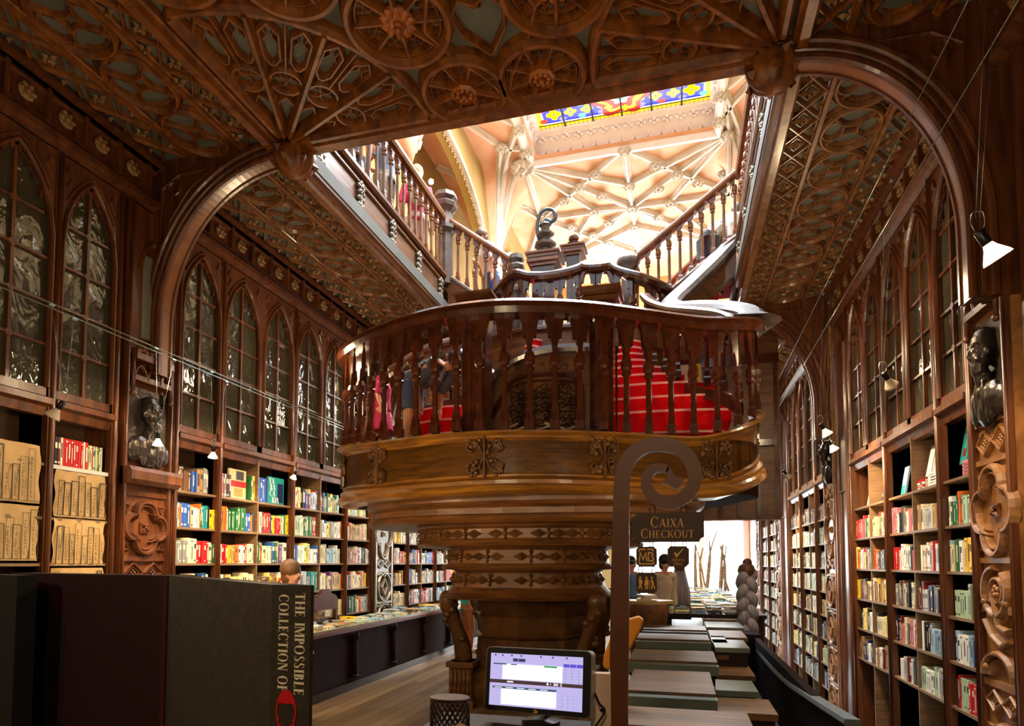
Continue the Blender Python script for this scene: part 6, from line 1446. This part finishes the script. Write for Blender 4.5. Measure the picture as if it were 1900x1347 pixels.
# =====================================================================  CABLE LAMPS
wire=mat('steel wire','#9aa8a0',.3,metal=.8); lampb=mat('black lamp body','#141210',.35,metal=.4); refl=mat('lit lamp reflector','#f0d8b0',.3,emit=1.2); bulb_on=mat('glowing bulb','#fff0d0',.3,emit=60); refl_off=mat('pale lamp reflector','#c8b49c',.3)
def cable(a,b,label):
    o=MB().tube([a,b],.0035,6).build('cable_line',wire); tag(o,label,'cable','tensioned lamp cables along the walls')
cable((-4.3,1.4,3.47),(-4.3,11,3.38),'tensioned steel cable along the left wall, upper of the pair')
cable((-4.22,1.4,3.4),(-4.22,11,3.31),'tensioned steel cable along the left wall, lower of the pair')
cable((1.7,1.9,4.98),(1.7,16,4.68),'tensioned steel cable along the right wall, upper of the pair'); cable((1.78,1.9,4.62),(1.78,16,4.35),'tensioned steel cable along the right wall, lower of the pair')
def lamp(px,py,X,zc,label,lit,sc=1,aim=(0,0,-1),e=12):
    p=aX(px,py,X); s=.05*sc; d=V(aim).normalized()
    t=thing('spot_lamp',label,'lamp',tuple(p),0,'spot lamps hung from the cables')
    MB().lathe([(s*.3,-s*.9),(s*.45,-s*.5),(s*.9,s*.25),(s*1.0,s*.5),(s*.92,s*.5),(s*.4,-.3*s)],p,14,0,True,d).build('reflector',refl if lit else refl_off,t)
    MB().lathe([(.001,s*.42),(s*.85,s*.43),(s*.85,s*.46),(.001,s*.47)],p,12,0,True,d).build('bulb',bulb_on if lit else refl_off,t)
    MB().lathe([(s*.32,-s*2.0),(s*.36,-s*1.9),(s*.36,-s*.9),(s*.3,-s*.8)],p,10,0,True,d).build('socket',lampb,t)
    q=p-d*s*2; m=MB()
    for sg in (-1,1): m.tube(smooth([q+V((sg*s*.2,0,0)),q+V((sg*s*.5,sg*.01,s*.6)),q+V((sg*s*.35,0,s*1.4)),q+V((0,0,s*1.5))],4),.0025,5)
    m.tube([q+V((-.01,0,s)),(X,p.y-.05,zc)],.0015,4); m.tube([q+V((.01,0,s)),(X+.08,p.y+.06,zc-.07)],.0015,4)
    m.lathe([(.012,-.02),(.012,.02)],(X,p.y-.05,zc),6,ax=V((0,1,0))); m.lathe([(.012,-.02),(.012,.02)],(X+.08,p.y+.06,zc-.07),6,ax=V((0,1,0))); m.build('suspension_wires',wire,t)
    if lit:
        l=spot('spot_lamp_light',tuple(p+d*s*.6),tuple(p+d),e*8,WARM,120,.03); 
    return t
lamp(100,768,-4.3,3.44,'nearest left spot lamp hanging in front of the paper-covered shelves',False,1.1,(-.5,-.2,-.8))
lamp(293,822,-4.3,3.43,'left spot lamp hanging in front of the bust relief',True,.9,(0,0,-1),5)
lamp(395,845,-4.3,3.42,'bright left spot lamp beside the post of the wide bookcase',True,.9,(-.3,.3,-.9),6)
lamp(545,885,-4.3,3.4,'small left spot lamp near the staircase drum',True,.8,(-.5,.2,-.8),5)
lamp(1845,470,1.7,4.9,'brightest glowing spot lamp, high at the right picture edge',True,1.5,(.5,.1,-.8),7)
lamp(1652,712,1.7,4.9,'unlit white-shaded spot lamp in front of the right lancet glazing',False,1.2,(.6,.5,-.7))
lamp(1533,803,1.7,4.8,'lit upper spot lamp of the pair before the second arch on the right',True,1.3,(.5,.2,-.8),8)
lamp(1546,832,1.7,4.8,'lit lower spot lamp of the pair before the second arch on the right',True,1.1,(.5,.2,-.8),8)
lamp(1462,884,1.7,4.8,'small unlit spot lamp further along the right cable',False,1.3,(.6,.4,-.7))
lamp(1428,932,1.7,4.7,'warm glowing spot lamp beside the middle right bookcase',True,1.6,(.4,.1,-.9),10)
lamp(1400,950,1.7,4.7,'distant pale spot lamp nearest the street door on the right',False,1.8,(.6,.4,-.7))
# wall sconce upstairs
p=aX(800,337,-4.5); t=thing('wall_sconce','small lit bulb sconce on the ochre wall of the upper gallery','lamp',tuple(p)); MB().ball(p,.05,10).build('bulb',bulb_on,t); MB().tube([p,p+V((-.25,0,-.05))],.015,6).build('arm',lampb,t); point('sconce_light',tuple(p+V((.1,0,0))),12,WARM)
# =====================================================================  STICKS, BRAIDS, LITTLE DECORATION BY THE DOOR
random.seed(9)
stick=noisy('bare branch wood','#7a5c38','#b89468',(4,4,12),.6,.3)
k=0
for (xa,ya,xb,yb,r) in ((1291,1080,1290,1010,.06),(1310,1075,1290,1008,.03),(1310,1078,1330,985,.035),(1312,1076,1316,1003,.045),(1302,1080,1305,1015,.04),(1336,1082,1341,1010,.06),(1345,1075,1336,1012,.05),(1352,1088,1343,1045,.04),(1338,1080,1348,1012,.035)):
    k+=1; p=aY(xa,ya,20.0); q=aY(xb,yb,20.0); mid=p.lerp(q,.5)+V((random.uniform(-.08,.08),0,0)); p.z=.76
    P_=smooth([p,mid,q],5); o=MB().tube(P_,[r*(1-.5*i/(len(P_)-1)) for i in range(len(P_))],7).build('branch',stick); tag(o,'bare upright branch in front of the bright street door, %s from the left'%ordn(k),'branch','branches on the far display table')
def braid(x,y,z0,z1,r,label,m_,hair):
    t=thing('braided_column',label,'sculpture',(x,y,z0)); H_=z1-z0
    for j in range(3):
        P_=[(x+r*.62*math.sin(a+2*PI*j/3),y+r*.5*math.sin(2*(a+2*PI*j/3)),z0+H_*i/44) for i in range(45) for a in [i*.33]]
        MB().tube(P_,[r*.62]*45,9).build('strand',m_,t)
    m=MB(); m.ball((x,y,z1+r*.2),r*1.0,12); m.ball((x+.1*r,y,z1+r*1.1),r*.55,10); m.build('brown_bun',hair,t)
braid_m=noisy('grey lilac braided yarn','#6c6470','#a49ca4',(20,20,3),.6,.4); hair_m=noisy('brown hair','#3a2012','#6a4024',(20,20,4),.5,.4)
p=aY(1387,1165,10.45); braid(p.x,10.45,0,aY(1387,1062,10.45).z,.135,'thick grey braided column topped with a brown bun, right of the door',braid_m,hair_m)
p=aY(1262,1130,11.6); t=thing('hanging_drape','long grey-brown pleated drape hanging left of the far table','drape',(p.x,11.5,.0))
m=MB(); 
for k in range(7):
    xx=p.x-.16+.05*k; m.tube([(xx,11.5,.62),(xx+.01*math.sin(k),11.5,1.1),(p.x-.06+.02*k,11.5,1.5)],[.05,.04,.03],8)
m.build('pleats',braid_m,t); MB().ball((p.x,11.5,1.53),.1,10,0,.7).build('dark_top',hair_m,t)
bm=thing('door_beam','dark beam with three small orange lights above the bright street door','beam',(.8,20.9,3.15))
MB().box((-2.2,20.8,3.2),(2.2,21.0,3.55)).build('beam_board',wood_table,bm)
for x_ in (.95,1.35,1.75): MB().box((x_-.12,20.78,3.27),(x_+.12,20.8,3.37)).build('orange_light',mat('orange lamp','#e04818',.4,emit=2),bm)
# =====================================================================  PEOPLE
skin=noisy('skin','#c88a68','#dca080',(4,4,4),.5,.03); skin2=noisy('tanned skin','#b0704a','#c48458',(4,4,4),.5,.03)
def person(label,loc,rotz,h=1.7,top='#8c8c90',bottom='#2c3448',hairc='#3a2414',shoes='#3a2a20',shorts=False,bend=0,side=0,arms='down',group=None,sk=None,sleeve=True,vox=.013,skirt=False,cap=None,bag=None,look=0):
    """one continuous remeshed body with clothing and hair as children; faces -Y before rotz; bend = torso lean forward (deg), side = lean to +X"""
    s=h/1.7; t=thing('person',label,'person',loc,rotz,group); sk=sk or skin
    Rm=Matrix.Rotation(R(bend),3,'X')@Matrix.Rotation(R(side),3,'Y'); pv=V((0,0,.92))
    def up(p): return (Rm@(V(p)-pv)+pv)*s
    def lo(p): return V(p)*s
    def limb(m,pts,rs,n=10): m.tube(smooth(pts,3),[rs[0]]*1+[rs[min(len(rs)-1,int(i/3))]*(1-(i%3)/3)+rs[min(len(rs)-1,int(i/3)+1)]*((i%3)/3) for i in range(1,3*(len(pts)-1)+1)],n)
    sh=[up((sx_*.185,0,1.40)) for sx_ in (-1,1)]
    if arms=='down': el=[up((sx_*.24,.02,1.12)) for sx_ in (-1,1)]; wr=[up((sx_*.25,-.06,.87)) for sx_ in (-1,1)]
    elif arms=='rail': el=[up((sx_*.24,-.16,1.18)) for sx_ in (-1,1)]; wr=[up((sx_*.2,-.38,1.14)) for sx_ in (-1,1)]
    elif arms=='hold': el=[up((sx_*.23,-.06,1.13)) for sx_ in (-1,1)]; wr=[up((sx_*.07,-.3,1.18)) for sx_ in (-1,1)]
    else: el=[V(a)*s for a in arms[0]]; wr=[V(a)*s for a in arms[1]]
    hip=[lo((sx_*.09,0,.9)) for sx_ in (-1,1)]; kn=[lo((sx_*.105,-.02+.03*sx_,.49)) for sx_ in (-1,1)]; an=[lo((sx_*.11,.02+.04*sx_,.09)) for sx_ in (-1,1)]; toe=[lo((sx_*.125,-.15+.04*sx_,.035)) for sx_ in (-1,1)]
    m=MB()
    limb(m,[up((0,0,.9)),up((0,.0,1.08)),up((0,.01,1.27)),up((0,.01,1.42))],[.13*s,.115*s,.14*s,.1*s])
    limb(m,[up((0,.015,1.40)),up((0,0,1.49)),up((0,-.01,1.56))],[.06*s,.052*s,.055*s])
    m.ball(up((0,.005,1.63)),.085*s,12,0,1.28,.88,1.08); m.ball(up((0,-.035,1.575)),.052*s,10,0,1.1); m.ball(up((0,-.098,1.615)),.016*s,6,0,1.5)
    for sx_ in (-1,1): m.ball(up((sx_*.08,.01,1.62)),.02*s,6,0,1.5,.5,1); m.ball(up((sx_*.03,-.08,1.585)),.018*s,6)
    for i,sx_ in enumerate((-1,1)):
        limb(m,[up((sx_*.06,0,1.41)),sh[i],el[i],wr[i]],[.07*s,.062*s,.045*s,.03*s])
        d=(wr[i]-el[i]).normalized(); u=V((sx_,0,0)); u=(u-d*u.dot(d)).normalized(); w_=d.cross(u)
        m.tube([wr[i],wr[i]+d*.05*s,wr[i]+d*.09*s],[.026*s,.034*s,.03*s],8)
        for f in range(4):
            o_=u*((f-1.5)*.019*s); L=[.062,.075,.07,.055][f]*s; b=wr[i]+d*.085*s+o_; m.tube([b,b+d*L*.55,b+d*L*.95+w_*(.015*s*sx_)],[.0105*s,.0098*s,.0085*s],6)
        b=wr[i]+d*.03*s-u*.028*s; m.tube([b,b+d*.035*s-u*.02*s,b+d*.06*s-u*.022*s],[.013*s,.011*s,.009*s],6)
        limb(m,[hip[i],kn[i],an[i]],[.1*s,.062*s,.042*s]); m.ball((kn[i]*.6+an[i]*.4)+V((0,.02,0)),.052*s,8,0,1.6); m.tube([an[i],toe[i]],[.042*s,.03*s],8)
    o=m.build('body',sk,t,world=False); r=o.modifiers.new('r','REMESH'); r.mode='VOXEL'; r.voxel_size=vox*s; r.use_smooth_shade=True
    def cloth(mb,nm,c):
        o=mb.build(nm,noisy('cloth '+c,c,c,(9,9,9),.8,.25),t,world=False); r=o.modifiers.new('r','REMESH'); r.mode='VOXEL'; r.voxel_size=vox*1.1*s; r.use_smooth_shade=True; return o
    c=MB(); limb(c,[up((0,0,.86)),up((0,.0,1.06)),up((0,.01,1.27)),up((0,.015,1.415))],[.155*s,.14*s,.165*s,.11*s])
    for i,sx_ in enumerate((-1,1)):
        e_=el[i] if sleeve else sh[i].lerp(el[i],.5)
        if sleeve=='long': e_=wr[i]
        c.tube([up((sx_*.05,0,1.39)),sh[i],sh[i].lerp(el[i],.5)]+([el[i]] if sleeve else [])+([wr[i]] if sleeve=='long' else []),[.09*s,.08*s,.068*s]+([.062*s] if sleeve else [])+([.045*s] if sleeve=='long' else []),10)
    cloth(c,'shirt',top)
    c=MB()
    if skirt: c.lathe([(.15*s,.98*s),(.18*s,.8*s),(.25*s,.5*s),(.24*s,.49*s)],(0,0,0),16,0,True,sy=.8)
    else:
        limb(c,[lo((0,0,.99)),lo((0,0,.88)),lo((0,.01,.84))],[.145*s,.155*s,.13*s])
        for i in (0,1): 
            if shorts: c.tube([hip[i],hip[i].lerp(kn[i],.5),hip[i].lerp(kn[i],.85)],[.118*s,.1*s,.096*s],12)
            else: c.tube([hip[i],kn[i],kn[i].lerp(an[i],.6),an[i]],[.116*s,.08*s,.07*s,.062*s],12)
    cloth(c,'skirt' if skirt else 'shorts' if shorts else 'trousers',bottom)
    c=MB(); c.ball(up((0,.02,1.68)),.105*s,12,0,1.1,1.0,1.1); c.ball(up((0,.045,1.6)),.083*s,10,0,1.4)
    o=c.build('hair',noisy('hair '+hairc,hairc,hairc,(30,30,5),.5,.4),t,world=False)
    e=MB()
    for sx_ in (-1,1): e.ball(up((sx_*.032,-.083,1.64)),.011*s,6)
    e.build('eyes',mat('dark eyes','#1a100c',.3),t,world=False)
    for i in (0,1):
        c=MB(); c.tube([an[i]+V((0,.04,-.04))*s,toe[i]*.5+an[i]*.5+V((0,0,-.01)),toe[i]],[.05*s,.05*s,.042*s],8); c.build('shoe',mat('shoe '+shoes,shoes,.5),t,world=False)
    if cap:
        c=MB(); c.ball(up((0,.01,1.69)),.1*s,12,0,.75); c.lathe([(.001,0),(.09*s,0),(.09*s,.01),(.001,.01)],up((0,-.09,1.675)),10); c.build('hat',mat('cap '+cap,cap,.7),t,world=False)
    if bag:
        c=MB(); c.ball(up((0,.2,1.25)),.16*s,12,0,1.4,1,.6); c.build('backpack',noisy('bag '+bag,bag,bag,(9,9,9),.7,.2),t,world=False)
    return t
G1='visitors along the left upper gallery'; ZG=6.12
person('dark-haired visitor in a patterned blue top seen behind the upper-left balusters',(-3.98,7.95,ZG),R(-100),1.74,top='#6c7c90',bottom='#9a9488',hairc='#1c1410',group=G1,arms='hold')
person('fair-haired visitor in a bright pink top near the corner of the left gallery',(-3.95,9.0,ZG),R(-150),1.7,top='#d8305c',bottom='#d8b8b0',hairc='#c8a878',group=G1,bag='#b8a890')
person('visitor in a light blue top at the near end of the left gallery',(-4.0,6.5,ZG),R(-80),1.66,top='#5c88b8',bottom='#c8c4bc',hairc='#4a2c1c',group=G1)
person('visitor in a dark grey top in the middle of the left gallery',(-4.15,7.3,ZG),R(-130),1.72,top='#a8786c',bottom='#3c4048',hairc='#2a1c14',group=G1)
person('visitor in a loose white shirt and jeans stepping down the left upper flight',(-3.0,9.95,5.55),R(-60),1.62,top='#d8d4d0',bottom='#2c4878',hairc='#5a3a24',bend=15)
person('visitor in dark denim shorts leaning on the rail of the right upper flight',(.5,9.95,5.75),R(150),1.6,top='#8a827c',bottom='#343a40',shorts=True,hairc='#2c1c14',bend=55,arms='rail')
person('second visitor in grey shorts close to the right gallery beam',(.78,10.25,5.95),R(150),1.6,top='#a09890',bottom='#50565c',shorts=True,hairc='#2c1c14',bend=40,arms='rail')
pg='people standing beyond the bowed landing'
struct('floor_rear_landing',MB().box((-2.6,10.85,3.95),(0,12.4,4.1)),wood_drum2)
for i,(px,c,b) in enumerate(((957,'#2c3c4c','#2c3038'),(990,'#e0dcd8','#c89048'),(1020,'#2c2830','#242028'),(1044,'#3c3840','#242028'),(1075,'#e8b8a8','#2c3878'),(1180,'#c89884','#5a5048'))):
    p=aY(px,560,11.3+.15*(i%2)); person('visitor seen through the arcade of the bowed landing, %s'%(['in a blue-grey coat','in white with an orange bag','in a black jacket, left of two','in a black jacket, right of two','in pink beside a navy garment','in a brown and pale pink outfit'][i]),(p.x,p.y,4.1),R(20*i),1.58,top=c,bottom=b,hairc='#3a2818',group=pg,vox=.02,sleeve='long')
# pair on the drum
person('visitor in denim shorts and a dark shirt bending to the right behind the drum balusters',(-3.12,6.98,2.88),R(75),1.68,top='#3c3a3c',bottom='#3c4054',shorts=True,hairc='#2a1c18',bend=78,arms='rail',vox=.01,sk=skin2,cap='#5c3a34')
person('smaller visitor in a magenta dress at the left end of the drum',(-3.5,7.0,2.88),R(100),1.15,top='#b81848',bottom='#b81848',skirt=True,hairc='#3a2418',arms='down')
b=aY(815,690,6.8); o=thing('water_bottle','clear plastic water bottle held low behind the drum balusters','bottle',tuple(b)); gm=mat('clear plastic','#c8d4dc',.1); gm.node_tree.nodes['Principled BSDF'].inputs['Transmission Weight'].default_value=.7
MB().lathe([(.03,0),(.033,.02),(.033,.13),(.03,.15),(.012,.18),(.012,.2)],b-V((0,0,.1)),12,0,True,V((.4,0,1)).normalized()).build('bottle_body',gm,o)
# ground floor
p=aY(1228,1100,11.2); person('dark-haired man in a beige shirt looking down beside the checkout boards',(p.x,11.2,0),R(40),1.68,top='#c8b49c',bottom='#3c3430',hairc='#14100e',bend=8,sleeve='long')
p=aY(1172,1100,12.2); person('person in a pale cap standing behind the checkout sign',(p.x,12.2,0),R(60),1.66,top='#5c7ca0',bottom='#2c2c34',hairc='#241814',cap='#d8d0c8')
p=aY(1190,1100,10.2); person('person in a cream top seated low behind the stump table',(p.x,10.1,-.28),R(160),1.6,top='#d8c4a4',bottom='#8a7a68',hairc='#6a4a30',sleeve='long') if False else None
p=aX(533,1062,-4.2); person('fair-haired person whose head just shows over the large olive book',(-3.75,5.55,0),R(90),1.56,top='#8c5c3c',bottom='#2c2c30',hairc='#6a4626')
person('person in a turquoise top and pale shoes behind the stair column',(-3.72,10.9,0),R(120),1.5,top='#28b0a8',bottom='#b06a3c',hairc='#3a2414',shoes='#e0dcd0')
# =====================================================================  BOOK OBJECTS (last: they need every shelf and table)
random.seed(5)
UNIT={}
def unit_book(key,var):
    """unit book: depth x (spine at -x), thickness y, height z; cover boards, rounded spine, page block, title marks"""
    k=(key,var)
    if k in UNIT: return UNIT[k]
    m=MB(); e=.07
    m.add([(-.5,-.42,0),(-.5,.42,0),(-.45,.5,0),(.5,.5,0),(.5,.5-e*1.6,0),(.5,-.5+e*1.6,0),(.5,-.5,0),(-.45,-.5,0)]+[(-.5,-.42,1),(-.5,.42,1),(-.45,.5,1),(.5,.5,1),(.5,.5-e*1.6,1),(.5,-.5+e*1.6,1),(.5,-.5,1),(-.45,-.5,1)],
      [(0,1,9,8),(1,2,10,9),(2,3,11,10),(3,4,12,11),(5,6,14,13),(6,7,15,14),(7,0,8,15),(8,9,10,11,12,13,14,15),(0,7,6,5,4,3,2,1)],0)
    m.box((-.42,-.5+e*1.5,.012),(.47,.5-e*1.5,.988),1); m.box((-.4,-.5+e*1.7,.98),(.47,.5-e*1.7,1.004),1)
    if var==0: m.box((-.506,-.22,.3),(-.5,.22,.82),2)
    elif var==1: m.box((-.506,-.12,.15),(-.5,.12,.7),2); m.box((-.506,-.42,.88),(-.5,.42,.92),2)
    elif var==2: m.box((-.506,-.3,.6),(-.5,.3,.8),2); m.box((-.506,-.3,.08),(-.5,.3,.14),2)
    light=key in('cream','white','pale yellow','yellow','beige','light blue','light grey','pale green','orange','pink','tan')
    me=bpy.data.meshes.new('book'); me.from_pydata(m.v,[],m.f)
    for mm in (bookmat(key),pages,(band_d if light else band_l)): me.materials.append(mm)
    me.polygons.foreach_set('material_index',m.m); me.update(); UNIT[k]=(me,m); return UNIT[k]
BOOKS.sort(key=lambda b:-b[0]); NB=300
rest={}
for i,(imp,b) in enumerate(BOOKS):
    me,m=unit_book(b['key'],random.choice([0,1,2,3]))
    x,y,z=b['c']; sx,sy2,sz=b['size']
    if b['flat']: mt=Matrix.Translation((x,y,z+sy2/2))@Matrix.Rotation(b['rz'],4,'Z')@Matrix.Rotation(PI/2,4,'X')@Matrix.Translation((0,0,-sz/2))@Matrix.Diagonal((sx,sy2,sz,1))
    else: mt=Matrix.Translation((x,y,z))@Matrix.Rotation(b['rz'],4,'Z')@Matrix.Rotation(b.get('lean',0),4,'X')@Matrix.Diagonal((sx,sy2,sz,1))
    if i<NB:
        o=bpy.data.objects.new('book',me); COL.objects.link(o); o.matrix_world=mt; tag(o,b['label'],'book',b['group'])
    else: rest.setdefault('all',[]).append((b['key'],m,mt))
allm=MB(); ms=[];mi={}
def gi(mm):
    if mm.name not in mi: mi[mm.name]=len(ms); ms.append(mm)
    return mi[mm.name]
for key,m,mt in rest.get('all',[]):
    light=key in('cream','white','pale yellow','yellow','beige','light blue','light grey','pale green','orange','pink','tan')
    ix=[gi(bookmat(key)),gi(pages),gi(band_d if light else band_l)]
    o=len(allm.v); allm.v+=[tuple(mt@V(p)) for p in m.v]
    for f,q in zip(m.f,m.m): allm.f.append([a+o for a in f]); allm.m.append(ix[q]); allm.sm.append(False)
if allm.v:
    o=allm.build('book_rows',ms); tag(o,'all the smaller, farther book spines filling the remaining shelves and tables','books',None,'stuff')
print('BOOKS',len(BOOKS))
